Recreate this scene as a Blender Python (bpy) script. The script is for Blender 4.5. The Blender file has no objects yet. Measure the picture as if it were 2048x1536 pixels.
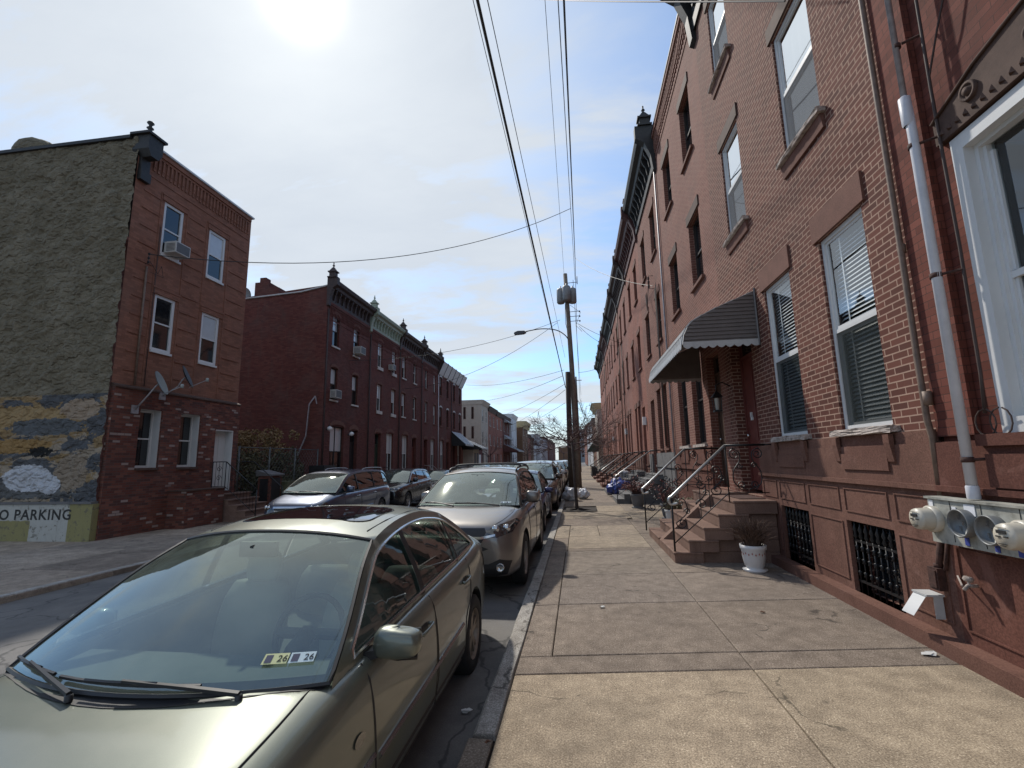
import bpy, bmesh, math, random
from mathutils import Vector, Matrix
from mathutils.bvhtree import BVHTree
random.seed(7)
R=math.radians; sin=math.sin; cos=math.cos; PI=math.pi
scn=bpy.context.scene
COL=scn.collection
# ------------------------------------------------------------------ materials
def nm(name):
    m=bpy.data.materials.new(name); m.use_nodes=True
    nt=m.node_tree; b=nt.nodes['Principled BSDF']
    return m,nt,b
def N(nt,t,**k):
    n=nt.nodes.new(t)
    for a,v in k.items():
        if a in n.inputs.keys() if hasattr(n.inputs,'keys') else False: n.inputs[a].default_value=v
        else: setattr(n,a,v)
    return n
def L(nt,a,b): nt.links.new(a,b)
def rgb(c): return (c[0],c[1],c[2],1)
def ramp(nt,stops,interp='LINEAR'):
    r=nt.nodes.new('ShaderNodeValToRGB'); r.color_ramp.interpolation=interp
    e=r.color_ramp.elements
    while len(e)>1: e.remove(e[0])
    e[0].position=stops[0][0]; e[0].color=rgb(stops[0][1])
    for p,c in stops[1:]:
        x=e.new(p); x.color=rgb(c)
    return r
def coords(nt,kind='Object',sc=None,loc=None):
    tc=nt.nodes.new('ShaderNodeTexCoord'); o=tc.outputs[kind]
    if sc or loc:
        mp=nt.nodes.new('ShaderNodeMapping')
        if sc: mp.inputs['Scale'].default_value=sc
        if loc: mp.inputs['Location'].default_value=loc
        L(nt,o,mp.inputs[0]); o=mp.outputs[0]
    return o
def noise(nt,co,scale,detail=6,rough=.6,dist=0):
    n=nt.nodes.new('ShaderNodeTexNoise'); n.inputs['Scale'].default_value=scale
    n.inputs['Detail'].default_value=detail; n.inputs['Roughness'].default_value=rough
    n.inputs['Distortion'].default_value=dist
    if co is not None: L(nt,co,n.inputs['Vector'])
    return n.outputs['Fac']
def mixc(nt,fac,a,b,mode='MIX'):
    m=nt.nodes.new('ShaderNodeMix'); m.data_type='RGBA'; m.blend_type=mode
    def put(i,v):
        if isinstance(v,(tuple,list)): m.inputs[i].default_value=rgb(v)
        elif isinstance(v,(int,float)): m.inputs[i].default_value=v
        else: L(nt,v,m.inputs[i])
    put(0,fac); put(6,a); put(7,b)
    return m.outputs[2]
def math_(nt,op,a,b=None,c=None,clamp=False):
    m=nt.nodes.new('ShaderNodeMath'); m.operation=op; m.use_clamp=clamp
    for i,v in enumerate((a,b,c)):
        if v is None: continue
        if isinstance(v,(int,float)): m.inputs[i].default_value=v
        else: L(nt,v,m.inputs[i])
    return m.outputs[0]
def sstep(nt,v,lo,hi):
    m=nt.nodes.new('ShaderNodeMapRange'); m.interpolation_type='SMOOTHSTEP'
    m.inputs[1].default_value=lo; m.inputs[2].default_value=hi
    L(nt,v,m.inputs[0]); return m.outputs[0]
def bump(nt,b,h,strength=.3,dist=.01):
    n=nt.nodes.new('ShaderNodeBump'); n.inputs['Strength'].default_value=strength
    n.inputs['Distance'].default_value=dist
    L(nt,h,n.inputs['Height']); L(nt,n.outputs[0],b.inputs['Normal']); return n
def plain(name,c,rough=.6,metal=0,var=.15,scale=6,bumpv=0,spec=.5,coat=0,var2=None,weather=0):
    m,nt,b=nm(name); co=coords(nt)
    n1=noise(nt,co,scale,8,.65)
    c2=tuple(x*(1-var*1.6) for x in c); c3=tuple(min(1,x*(1+var)) for x in c)
    r=ramp(nt,[(.3,c2),(.5,c),(.72,c3)]); L(nt,n1,r.inputs[0])
    out=r.outputs[0]
    if var2:
        n2=noise(nt,co,scale*.13,4,.6); out=mixc(nt,sstep(nt,n2,.45,.7),out,var2)
    if weather:
        gn=noise(nt,co,70,5,.7); out=mixc(nt,1.0,out,mixc(nt,sstep(nt,gn,.3,.7),(.72,.70,.70),(1.25,1.25,1.25)),'MULTIPLY')
        sk=noise(nt,coords(nt,'Object',(5,5,.5)),1,7,.7); out=mixc(nt,math_(nt,'MULTIPLY',sstep(nt,sk,.52,.75),weather),out,tuple(x*.45 for x in c))
        pk=noise(nt,coords(nt,'Object',(1,1,1),(3,8,1)),1.7,8,.75,.6); out=mixc(nt,math_(nt,'MULTIPLY',sstep(nt,pk,.55,.66),weather*.8),out,tuple(min(1,x*1.35+.03) for x in c))
    L(nt,out,b.inputs['Base Color'])
    b.inputs['Roughness'].default_value=rough; b.inputs['Metallic'].default_value=metal
    b.inputs['Specular IOR Level'].default_value=spec
    if coat: b.inputs['Coat Weight'].default_value=coat; b.inputs['Coat Roughness'].default_value=.04
    if bumpv: bump(nt,b,noise(nt,co,scale*6,8,.7),bumpv,.006)
    return m
def brickmat(name,cols,mortar,bw=.2127,bh=.0677,ms=.0048,dirt=(.1,.08,.07),dirtamt=.35,bumpv=.6,white=None,wfrac=.93,smooth=.1):
    m,nt,b=nm(name); uv=coords(nt,'UV')
    # slight warp so courses are not ruler straight
    nz=nt.nodes.new('ShaderNodeTexNoise'); nz.inputs['Scale'].default_value=1.3; L(nt,uv,nz.inputs['Vector'])
    v=nt.nodes.new('ShaderNodeVectorMath'); v.operation='MULTIPLY_ADD'; L(nt,nz.outputs['Color'],v.inputs[0]); v.inputs[1].default_value=(.012,.012,0); L(nt,uv,v.inputs[2])
    t=nt.nodes.new('ShaderNodeTexBrick'); L(nt,v.outputs[0],t.inputs['Vector'])
    t.inputs['Scale'].default_value=1; t.inputs['Brick Width'].default_value=bw; t.inputs['Row Height'].default_value=bh
    t.inputs['Mortar Size'].default_value=ms; t.inputs['Mortar Smooth'].default_value=smooth
    t.inputs['Color1'].default_value=(0,0,0,1); t.inputs['Color2'].default_value=(1,1,1,1); t.inputs['Mortar'].default_value=(.5,.5,.5,1)
    t.inputs['Bias'].default_value=0
    st=[(i/(len(cols)-1)*(.9 if white else 1),c) for i,c in enumerate(cols)]
    r=ramp(nt,st); L(nt,t.outputs['Color'],r.inputs[0]); col=r.outputs[0]
    if white: col=mixc(nt,sstep(nt,t.outputs['Color'],wfrac,wfrac+.02),col,white)
    fine=noise(nt,uv,45,6,.7); col=mixc(nt,.35,col,mixc(nt,fine,(.55,.5,.5),(1.3,1.3,1.3)),'MULTIPLY')
    mo=mixc(nt,noise(nt,uv,9,5),tuple(x*.7 for x in mortar),tuple(min(1,x*1.15) for x in mortar))
    col=mixc(nt,t.outputs['Fac'],col,mo)
    pt=noise(nt,coords(nt,'UV',(1,.6,1),(7,2,0)),.9,6,.6,.4); col=mixc(nt,math_(nt,'MULTIPLY',sstep(nt,pt,.60,.76),.2),col,tuple(min(1,x*1.5+.04) for x in cols[len(cols)//2])); col=mixc(nt,.5,col,mixc(nt,sstep(nt,noise(nt,uv,.35,5,.6),.3,.7),(.78,.76,.75),(1.2,1.18,1.16)),'MULTIPLY')
    big=noise(nt,uv,.7,8,.65,.3); col=mixc(nt,math_(nt,'MULTIPLY',sstep(nt,big,.42,.72),dirtamt),col,dirt)
    st2=coords(nt,'UV',(3.5,.25,1)); sk=noise(nt,st2,1,7,.7); col=mixc(nt,math_(nt,'MULTIPLY',sstep(nt,sk,.5,.8),dirtamt*.8),col,dirt)
    L(nt,col,b.inputs['Base Color']); b.inputs['Roughness'].default_value=.88; b.inputs['Specular IOR Level'].default_value=.25
    h=math_(nt,'ADD',math_(nt,'SUBTRACT',1.0,t.outputs['Fac']),math_(nt,'MULTIPLY',fine,.35))
    bump(nt,b,h,bumpv,.006)
    return m
M={}
M['brickA']=brickmat('red brick pale mortar',[(.085,.029,.021),(.118,.040,.028),(.15,.053,.037),(.10,.034,.024)],(.40,.265,.20),ms=.0068,dirtamt=.16)
M['brickB']=brickmat('row brick tan mortar',[(.16,.060,.043),(.19,.074,.054),(.22,.09,.066)],(.36,.23,.175),ms=.0062,dirtamt=.3)
M['brickC']=brickmat('orange red brick',[(.22,.082,.058),(.27,.104,.074),(.30,.125,.09)],(.27,.15,.11),ms=.003,dirtamt=.35,bumpv=.3)
M['brickD']=brickmat('pinkish painted brick',[(.25,.11,.085),(.29,.13,.10)],(.26,.13,.10),ms=.003,dirtamt=.4,bumpv=.3)
M['brick0']=brickmat('old painted red brick',[(.12,.036,.025),(.16,.05,.035),(.20,.066,.047)],(.075,.034,.027),ms=.0032,dirtamt=.6,bumpv=.5,dirt=(.06,.028,.022))
M['brickL']=brickmat('brown orange brick',[(.215,.096,.062),(.265,.118,.076),(.30,.138,.09)],(.19,.10,.072),ms=.003,dirtamt=.3)
M['brickLow']=brickmat('antique mixed brick',[(.11,.036,.027),(.17,.055,.038),(.22,.085,.058),(.085,.04,.034),(.15,.05,.036)],(.11,.08,.07),ms=.005,dirtamt=.2,white=(.33,.25,.22),wfrac=.93)
M['brickM']=brickmat('dark red brick',[(.105,.036,.030),(.135,.046,.037),(.16,.058,.046)],(.075,.035,.03),ms=.003,dirtamt=.4)
M['brickM2']=brickmat('dark maroon brick',[(.11,.038,.032),(.145,.049,.04),(.17,.06,.048)],(.105,.048,.04),ms=.003,dirtamt=.4)
M['brickTan']=brickmat('tan brown brick',[(.16,.09,.055),(.2,.12,.075)],(.12,.08,.055),dirtamt=.3)
M['brown']=plain('brownstone stucco',(.165,.084,.062),.9,var=.14,scale=3,bumpv=.5,spec=.2,var2=(.12,.055,.042),weather=.5)
M['brownstep']=plain('brownstone steps',(.20,.125,.095),.88,var=.15,scale=4,bumpv=.4,spec=.25,var2=(.14,.085,.066),weather=.5)
M['browntrim']=plain('brown painted stone',(.165,.08,.06),.85,var=.12,scale=5,bumpv=.3,spec=.25,weather=.4)
M['darktrim']=plain('dark brown stone trim',(.085,.05,.038),.8,var=.25,scale=6,bumpv=.2,spec=.3)
M['redplinth']=plain('red painted base',(.145,.062,.045),.9,var=.2,scale=3,bumpv=.5,spec=.2,var2=(.10,.04,.03),weather=.6)
M['sill']=plain('rough grey stone sill',(.42,.36,.32),.9,var=.45,scale=14,bumpv=.9,spec=.2)
M['whitesill']=plain('pale stone',(.55,.52,.48),.8,var=.15,scale=8,bumpv=.1)
M['white']=plain('white painted vinyl',(.62,.62,.61),.42,var=.04,scale=2,spec=.4)
M['whitedull']=plain('aged white paint',(.48,.48,.47),.6,var=.18,scale=5,bumpv=.1)
M['alu']=plain('grey aluminium frame',(.38,.39,.40),.4,.5,var=.06,scale=4)
M['screen']=plain('insect screen',(.12,.12,.125),.8,var=.05,scale=3)
M['darkframe']=plain('dark brown frame',(.035,.026,.022),.6,var=.2)
M['blind']=plain('pale blind slats',(.85,.86,.85),.6,var=.04)
M['curtain']=plain('white curtain',(.6,.6,.58),.8,var=.08)
M['interior']=plain('dim room',(.02,.021,.022),.9,var=.3,scale=1.5)
M['reddoor']=plain('dark red door',(.13,.034,.027),.5,var=.15,scale=5,spec=.4)
M['wooddoor']=plain('brown wood door',(.075,.04,.025),.55,var=.3,scale=9)
M['bluedoor']=plain('slate blue door',(.07,.10,.15),.5,var=.1)
M['darkdoor']=plain('black door',(.018,.018,.02),.5,var=.1)
M['greendoor']=plain('dark green door',(.03,.05,.035),.5,var=.1)
M['iron']=plain('black iron',(.014,.014,.015),.45,.2,var=.2,scale=20,bumpv=.15)
M['brightrail']=plain('worn bright handrail',(.55,.55,.53),.35,.7,var=.1,scale=12)
M['black']=plain('black sheet metal',(.02,.02,.021),.5,.1,var=.3,scale=6)
M['cornblack']=plain('black painted cornice',(.022,.021,.02),.6,var=.35,scale=8,bumpv=.2)
M['cornbrown']=plain('brown painted cornice',(.05,.03,.026),.65,var=.3,scale=8,bumpv=.2)
M['corngreen']=plain('sage green cornice',(.30,.34,.26),.65,var=.12,scale=8)
M['cornred']=plain('dark red cornice',(.085,.03,.026),.65,var=.25,scale=8)
M['cornwhite']=plain('white metal cornice',(.55,.56,.56),.5,var=.08,scale=5)
M['cornyellow']=plain('tan yellow cornice',(.42,.35,.2),.65,var=.1,scale=5)
M['beige']=plain('beige stucco',(.42,.37,.31),.9,var=.07,scale=3,bumpv=.1)
M['greywall']=plain('grey wall',(.34,.35,.37),.9,var=.12,scale=2)
M['whitewall']=plain('white siding',(.5,.52,.54),.8,var=.1,scale=2)
M['roof']=plain('tar roof',(.035,.034,.034),.9,var=.3)
M['awn']=plain('grey brown awning metal',(.155,.135,.125),.5,.2,var=.1,scale=5,spec=.4)
M['awnlight']=plain('pale awning strip',(.45,.44,.43),.45,.2,var=.1,scale=6)
M['awnsilver']=plain('silver awning',(.34,.35,.36),.5,.3,var=.12,scale=5)
M['pipewhite']=plain('white downspout',(.56,.56,.59),.45,var=.08,scale=6,spec=.4)
M['pipegrey']=plain('grey weathered pipe',(.33,.31,.32),.55,.3,var=.25,scale=9,bumpv=.2)
M['conduit']=plain('brown painted conduit',(.17,.115,.085),.6,.1,var=.25,scale=12,bumpv=.2)
M['rust']=plain('rusty iron',(.06,.025,.018),.85,var=.4,scale=25,bumpv=.5)
M['cable']=plain('black cable',(.016,.017,.017),.6,var=.1)
M['cablegreen']=plain('dark wire',(.022,.03,.03),.6,var=.1)
M['cablebrown']=plain('brown cable',(.05,.03,.025),.7,var=.2)
M['meterbox']=plain('weathered grey meter cabinet',(.36,.36,.32),.6,.1,var=.35,scale=9,bumpv=.2,var2=(.24,.21,.16))
M['meter']=plain('cream meter cover',(.5,.46,.38),.4,var=.12,scale=9)
M['metermark']=plain('dark meter display',(.04,.04,.04),.3,var=.1)
M['socket']=plain('grey meter socket',(.16,.165,.165),.45,.3,var=.25,scale=10)
M['label']=plain('paper label',(.7,.7,.72),.7,var=.05)
M['bluelab']=plain('blue label',(.03,.05,.25),.6,var=.05)
M['ink']=plain('black ink',(.012,.012,.012),.8,var=.1)
M['stencil']=plain('worn black stencil paint',(.035,.034,.032),.9,var=.6,scale=14)
M['pot']=plain('white glazed pot',(.62,.60,.58),.35,var=.06,scale=5,spec=.5)
M['potred']=plain('red glaze dabs',(.3,.08,.06),.5,var=.1)
M['twig']=plain('dry brown twigs',(.11,.065,.045),.9,var=.3,scale=12)
M['bark']=plain('grey brown bark',(.065,.048,.04),.95,var=.35,scale=18,bumpv=.8)
M['twigred']=plain('reddish bare twigs',(.10,.055,.05),.9,var=.25,scale=12)
M['polewood']=plain('weathered pole wood',(.19,.155,.125),.9,var=.3,scale=12,bumpv=.5,var2=(.13,.10,.08))
M['poledark']=plain('dark creosote pole',(.045,.033,.026),.9,var=.3,scale=12,bumpv=.6)
M['transf']=plain('grey transformer',(.22,.22,.22),.5,.2,var=.12,scale=7)
M['lampgrey']=plain('street lamp metal',(.07,.07,.075),.45,.5,var=.1)
M['bagwhite']=plain('white plastic bag',(.6,.61,.64),.4,var=.1,scale=5,bumpv=.3)
M['tarp']=plain('blue plastic',(.015,.04,.22),.4,var=.2,scale=5,bumpv=.3)
M['leafred']=plain('dull red leaves',(.17,.06,.05),.8,var=.3)
M['ivy']=plain('olive leaves',(.10,.095,.05),.8,var=.4,scale=4)
M['ivyyellow']=plain('yellowing leaves',(.24,.165,.07),.8,var=.3,scale=4)
M['fence']=plain('galvanised fence',(.11,.115,.11),.5,.5,var=.15)
M['slate']=plain('slate grey concrete',(.13,.125,.125),.9,var=.2,scale=5,bumpv=.2)
M['soil']=plain('dark soil',(.03,.022,.017),.95,var=.4,scale=15,bumpv=.6)
M['dish']=plain('grey dish',(.30,.33,.32),.5,var=.1)
M['dishdark']=plain('dark dish',(.03,.03,.032),.5,var=.1)
M['acwhite']=plain('white air conditioner',(.5,.49,.46),.5,var=.08)
M['acgrille']=plain('grey air conditioner grille',(.1,.1,.1),.6,var=.1)
M['lampglass']=plain('frosted lamp glass',(.4,.38,.33),.2,var=.05)
M['whitelamp']=plain('white lamp globe',(.75,.75,.74),.3,var=.03)
M['litter']=plain('pale litter',(.6,.59,.56),.7,var=.1)
M['leafdead']=plain('dead leaf',(.14,.06,.03),.9,var=.2)
# window glass: reflective, lets the room and blinds show
def glassmat(name,tint,fl,rough=.015,dust=0,gc=(.92,.95,.97)):
    m,nt,b=nm(name); nt.nodes.remove(b); out=nt.nodes['Material Output']
    g=nt.nodes.new('ShaderNodeBsdfGlossy'); g.inputs['Roughness'].default_value=rough; g.inputs['Color'].default_value=rgb(gc)
    t=nt.nodes.new('ShaderNodeBsdfTransparent'); t.inputs['Color'].default_value=rgb(tint)
    ge=nt.nodes.new('ShaderNodeNewGeometry'); dd=nt.nodes.new('ShaderNodeVectorMath'); dd.operation='DOT_PRODUCT'; L(nt,ge.outputs['Incoming'],dd.inputs[0]); L(nt,ge.outputs['Normal'],dd.inputs[1])
    cc_=math_(nt,'SUBTRACT',1.0,math_(nt,'ABSOLUTE',dd.outputs['Value']),clamp=True)
    f=math_(nt,'ADD',math_(nt,'MULTIPLY_ADD',math_(nt,'POWER',cc_,4.0),.85,.07),fl,clamp=True)
    bp=nt.nodes.new('ShaderNodeBump'); bp.inputs['Strength'].default_value=.06; bp.inputs['Distance'].default_value=.01
    L(nt,noise(nt,coords(nt),1.1,2),bp.inputs['Height']); L(nt,bp.outputs[0],g.inputs['Normal'])
    mx=nt.nodes.new('ShaderNodeMixShader'); L(nt,f,mx.inputs[0]); L(nt,t.outputs[0],mx.inputs[1]); L(nt,g.outputs[0],mx.inputs[2])
    o=mx.outputs[0]
    if dust:
        d=nt.nodes.new('ShaderNodeBsdfDiffuse'); d.inputs[0].default_value=(.55,.63,.56,1); m2=nt.nodes.new('ShaderNodeMixShader')
        L(nt,math_(nt,'MULTIPLY',sstep(nt,noise(nt,coords(nt),3,6),.1,.8),dust*1.6),m2.inputs[0]); L(nt,o,m2.inputs[1]); L(nt,d.outputs[0],m2.inputs[2]); o=m2.outputs[0]
    L(nt,o,out.inputs['Surface']); return m
M['glass']=glassmat('window glass',(.96,.98,.98),.10); M['glassup']=glassmat('reflective window glass',(.85,.88,.88),.62); M['glassbig']=glassmat('big window glass',(.6,.64,.64),.02)
M['glassdark']=glassmat('tinted car glass',(.16,.19,.18),.05)
M['glassws']=glassmat('windshield glass',(.56,.66,.60),.12,.03,.07,(.84,.90,.84))
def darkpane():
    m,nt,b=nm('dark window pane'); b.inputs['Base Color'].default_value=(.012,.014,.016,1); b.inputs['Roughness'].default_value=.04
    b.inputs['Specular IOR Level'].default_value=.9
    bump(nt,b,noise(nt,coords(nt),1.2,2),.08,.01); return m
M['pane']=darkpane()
# concrete slabs with per-slab tone
def concrete(name,base,alt,speck,attr=True):
    m,nt,b=nm(name); co=coords(nt)
    n1=noise(nt,co,1.1,9,.7,.4); n2=noise(nt,co,95,4,.7); n3=noise(nt,co,6,8,.7)
    c=mixc(nt,sstep(nt,n1,.35,.68),base,alt)
    v=nt.nodes.new('ShaderNodeTexVoronoi'); v.inputs['Scale'].default_value=75; L(nt,co,v.inputs['Vector'])
    sp=sstep(nt,v.outputs['Distance'],.45,.15)
    c=mixc(nt,math_(nt,'MULTIPLY',sp,math_(nt,'MULTIPLY',sstep(nt,n2,.5,.68),.6)),c,speck)
    c=mixc(nt,1.0,c,mixc(nt,sstep(nt,n2,.34,.66),(.55,.53,.51),(1.4,1.4,1.4)),'MULTIPLY')
    c=mixc(nt,.8,c,mixc(nt,sstep(nt,n3,.3,.7),(.7,.68,.66),(1.25,1.25,1.23)),'MULTIPLY')
    # dark stains and gum spots
    vs=nt.nodes.new('ShaderNodeTexVoronoi'); vs.inputs['Scale'].default_value=1.7; L(nt,co,vs.inputs['Vector'])
    c=mixc(nt,math_(nt,'MULTIPLY',sstep(nt,vs.outputs['Distance'],.06,.02),.55),c,(.06,.05,.045))
    n5=noise(nt,coords(nt,'Object',loc=(5,3,1)),.55,9,.72,.6)
    c=mixc(nt,math_(nt,'MULTIPLY',sstep(nt,n5,.52,.70),.42),c,tuple(x*.45 for x in base))
    vc=nt.nodes.new('ShaderNodeTexVoronoi'); vc.feature='DISTANCE_TO_EDGE'; vc.inputs['Scale'].default_value=.42; nn=nt.nodes.new('ShaderNodeTexNoise'); nn.inputs['Scale'].default_value=1.6; nn.inputs['Detail'].default_value=7; L(nt,co,nn.inputs['Vector'])
    va=nt.nodes.new('ShaderNodeVectorMath'); va.operation='MULTIPLY_ADD'; L(nt,nn.outputs['Color'],va.inputs[0]); va.inputs[1].default_value=(.9,.9,0); L(nt,co,va.inputs[2]); L(nt,va.outputs[0],vc.inputs['Vector'])
    c=mixc(nt,math_(nt,'MULTIPLY',math_(nt,'MULTIPLY',sstep(nt,vc.outputs['Distance'],.006,.001),sstep(nt,n1,.47,.56)),.75),c,(.04,.035,.03))
    if attr:
        a=nt.nodes.new('ShaderNodeVertexColor'); a.layer_name='tone'; c=mixc(nt,1.0,c,a.outputs[0],'MULTIPLY')
    L(nt,c,b.inputs['Base Color']); b.inputs['Roughness'].default_value=.88; b.inputs['Specular IOR Level'].default_value=.3
    h=math_(nt,'ADD',n2,math_(nt,'MULTIPLY',n3,.6)); bump(nt,b,h,.5,.005); return m
M['slab']=concrete('exposed aggregate sidewalk',(.25,.215,.182),(.205,.176,.15),(.6,.56,.52))
M['slabL']=concrete('left sidewalk concrete',(.38,.325,.27),(.27,.23,.19),(.5,.45,.4))
M['kerb']=concrete('granite kerb',(.36,.345,.32),(.28,.26,.235),(.5,.5,.5),False)
def asphalt():
    m,nt,b=nm('worn asphalt'); co=coords(nt)
    n1=noise(nt,co,.8,9,.7,.5); n2=noise(nt,co,110,4,.75); n3=noise(nt,co,4,7,.7)
    c=mixc(nt,sstep(nt,n1,.35,.65),(.10,.095,.09),(.16,.15,.138))
    c=mixc(nt,.8,c,mixc(nt,n2,(.4,.4,.4),(1.6,1.6,1.6)),'MULTIPLY'); c=mixc(nt,.4,c,mixc(nt,n3,(.6,.6,.6),(1.4,1.4,1.4)),'MULTIPLY')
    v=nt.nodes.new('ShaderNodeTexVoronoi'); v.feature='DISTANCE_TO_EDGE'; v.inputs['Scale'].default_value=.55
    nn=nt.nodes.new('ShaderNodeTexNoise'); nn.inputs['Scale'].default_value=1.2; nn.inputs['Detail'].default_value=6; L(nt,co,nn.inputs['Vector'])
    va=nt.nodes.new('ShaderNodeVectorMath'); va.operation='MULTIPLY_ADD'; L(nt,nn.outputs['Color'],va.inputs[0]); va.inputs[1].default_value=(1.2,1.2,0); L(nt,co,va.inputs[2]); L(nt,va.outputs[0],v.inputs['Vector'])
    c=mixc(nt,math_(nt,'MULTIPLY',sstep(nt,v.outputs['Distance'],.012,.002),.6),c,(.015,.015,.015))
    L(nt,c,b.inputs['Base Color']); b.inputs['Roughness'].default_value=.85; bump(nt,b,n2,.6,.006); return m
M['asphalt']=asphalt()
# olive stucco wall with layered peeling paint on its lower part (UV = metres: x along wall, y height)
def stucco():
    m,nt,b=nm('rough stucco with peeling paint'); uv=coords(nt,'UV'); 
    sx=nt.nodes.new('ShaderNodeSeparateXYZ'); L(nt,uv,sx.inputs[0]); U=sx.outputs[0]; V=sx.outputs[1]
    vo=nt.nodes.new('ShaderNodeTexVoronoi'); vo.feature='SMOOTH_F1'; vo.inputs['Scale'].default_value=5.5; vo.inputs['Smoothness'].default_value=.3
    wn=nt.nodes.new('ShaderNodeTexNoise'); wn.inputs['Scale'].default_value=4; wn.inputs['Detail'].default_value=5; L(nt,uv,wn.inputs['Vector'])
    va=nt.nodes.new('ShaderNodeVectorMath'); va.operation='MULTIPLY_ADD'; L(nt,wn.outputs['Color'],va.inputs[0]); va.inputs[1].default_value=(.35,.35,0); L(nt,uv,va.inputs[2]); 
    mp=nt.nodes.new('ShaderNodeMapping'); mp.inputs['Scale'].default_value=(1,1.9,1); L(nt,va.outputs[0],mp.inputs[0]); L(nt,mp.outputs[0],vo.inputs['Vector'])
    nl=noise(nt,uv,1.2,9,.72,.4); nf=noise(nt,uv,16,8,.7)
    c=mixc(nt,sstep(nt,nl,.35,.68),(.145,.122,.082),(.215,.185,.132))
    c=mixc(nt,math_(nt,'MULTIPLY',sstep(nt,vo.outputs['Distance'],.25,.02),.5),c,(.07,.064,.046))  # shade in the hollows of the relief put into the colour
    c=mixc(nt,.6,c,mixc(nt,nf,(.6,.6,.6),(1.4,1.4,1.4)),'MULTIPLY')
    band=noise(nt,coords(nt,'UV',(.5,1.1,1),(3,1,0)),1.7,7,.62,.5); band2=noise(nt,coords(nt,'UV',(.55,1,1),(9,4,0)),1.6,8,.65,.4)
    wob=math_(nt,'MULTIPLY_ADD',nf,.14,V)
    low=mixc(nt,noise(nt,uv,3,6),(.27,.215,.155),(.34,.275,.205))
    low=mixc(nt,sstep(nt,math_(nt,'ADD',math_(nt,'MULTIPLY',band,1.0),math_(nt,'MULTIPLY',math_(nt,'SUBTRACT',V,2.0),.06)),.50,.53),low,(.27,.185,.095))
    low=mixc(nt,sstep(nt,band2,.47,.49),low,(.095,.098,.105))
    # white patch
    def blob(cx,cy,rx,ry,col,src,n_amt=.55,nz=None):
        du=math_(nt,'MULTIPLY',math_(nt,'SUBTRACT',U,cx),1/rx); dv=math_(nt,'MULTIPLY',math_(nt,'SUBTRACT',V,cy),1/ry)
        d=math_(nt,'ADD',math_(nt,'MULTIPLY',du,du),math_(nt,'MULTIPLY',dv,dv))
        d=math_(nt,'ADD',d,math_(nt,'MULTIPLY',math_(nt,'SUBTRACT',nz or noise(nt,uv,5,7,.65),.5),n_amt*4))
        return mixc(nt,sstep(nt,d,1.05,.95),src,col)
    low=blob(-15.35,3.0,1.9,.36,(.33,.225,.11),low)
    low=blob(-13.35,3.2,.6,.3,(.33,.25,.18),low)
    low=blob(-14.4,2.75,1.25,.24,(.11,.115,.12),low)
    low=blob(-15.3,2.25,1.2,.2,(.30,.185,.075),low)
    low=blob(-14.6,1.12,1.5,.28,(.13,.13,.128),low,.8)
    low=blob(-13.4,1.5,.5,.5,(.27,.215,.16),low)
    low=blob(-14.75,1.38,.78,.36,(.50,.51,.54),low,.3)
    low=blob(-14.0,1.2,.3,.25,(.50,.51,.54),low,.4)
    low=blob(-14.45,2.08,.42,.13,(.018,.018,.018),low,.9,noise(nt,uv,11,3,.5))
    low=mixc(nt,math_(nt,'MULTIPLY',sstep(nt,vo.outputs['Distance'],.2,.02),.35),low,(.08,.07,.055))  # same hollow shade painted over the lower paint layers
    c=mixc(nt,sstep(nt,wob,3.72,3.69),c,low)
    L(nt,c,b.inputs['Base Color']); b.inputs['Roughness'].default_value=.9; b.inputs['Specular IOR Level'].default_value=.25
    h=math_(nt,'ADD',math_(nt,'MULTIPLY',vo.outputs['Distance'],1.0),math_(nt,'MULTIPLY',nf,.35)); bump(nt,b,h,1.0,.11); return m
M['stucco']=stucco()
def bandmat():
    m,nt,b=nm('olive and white painted plinth'); uv=coords(nt,'UV'); sx=nt.nodes.new('ShaderNodeSeparateXYZ'); L(nt,uv,sx.inputs[0]); U=sx.outputs[0];V=sx.outputs[1]
    nf=noise(nt,uv,7,9,.72); 
    yel=mixc(nt,noise(nt,uv,3,6),(.21,.185,.075),(.28,.25,.11))
    wh=mixc(nt,noise(nt,uv,5,7,.7),(.34,.33,.29),(.46,.455,.43))
    # white upper strip, white lower right block
    a=math_(nt,'MULTIPLY',sstep(nt,math_(nt,'MULTIPLY_ADD',nf,.12,V),.33,.35),sstep(nt,U,-13.2,-13.22))
    c=mixc(nt,a,yel,wh)
    b2=math_(nt,'MULTIPLY',sstep(nt,math_(nt,'MULTIPLY_ADD',nf,.1,U),-14.32,-14.30),sstep(nt,U,-13.2,-13.22))
    c=mixc(nt,b2,c,wh)
    c=mixc(nt,math_(nt,'MULTIPLY',sstep(nt,noise(nt,uv,6,9,.75,.5),.56,.60),.8),c,(.12,.105,.08))
    c=mixc(nt,math_(nt,'MULTIPLY',sstep(nt,noise(nt,coords(nt,'UV',(9,1.2,1)),1,6,.7),.52,.75),.5),c,(.10,.085,.06))
    L(nt,c,b.inputs['Base Color']); b.inputs['Roughness'].default_value=.85; bump(nt,b,nf,.5,.02); return m
M['band']=bandmat()
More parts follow.
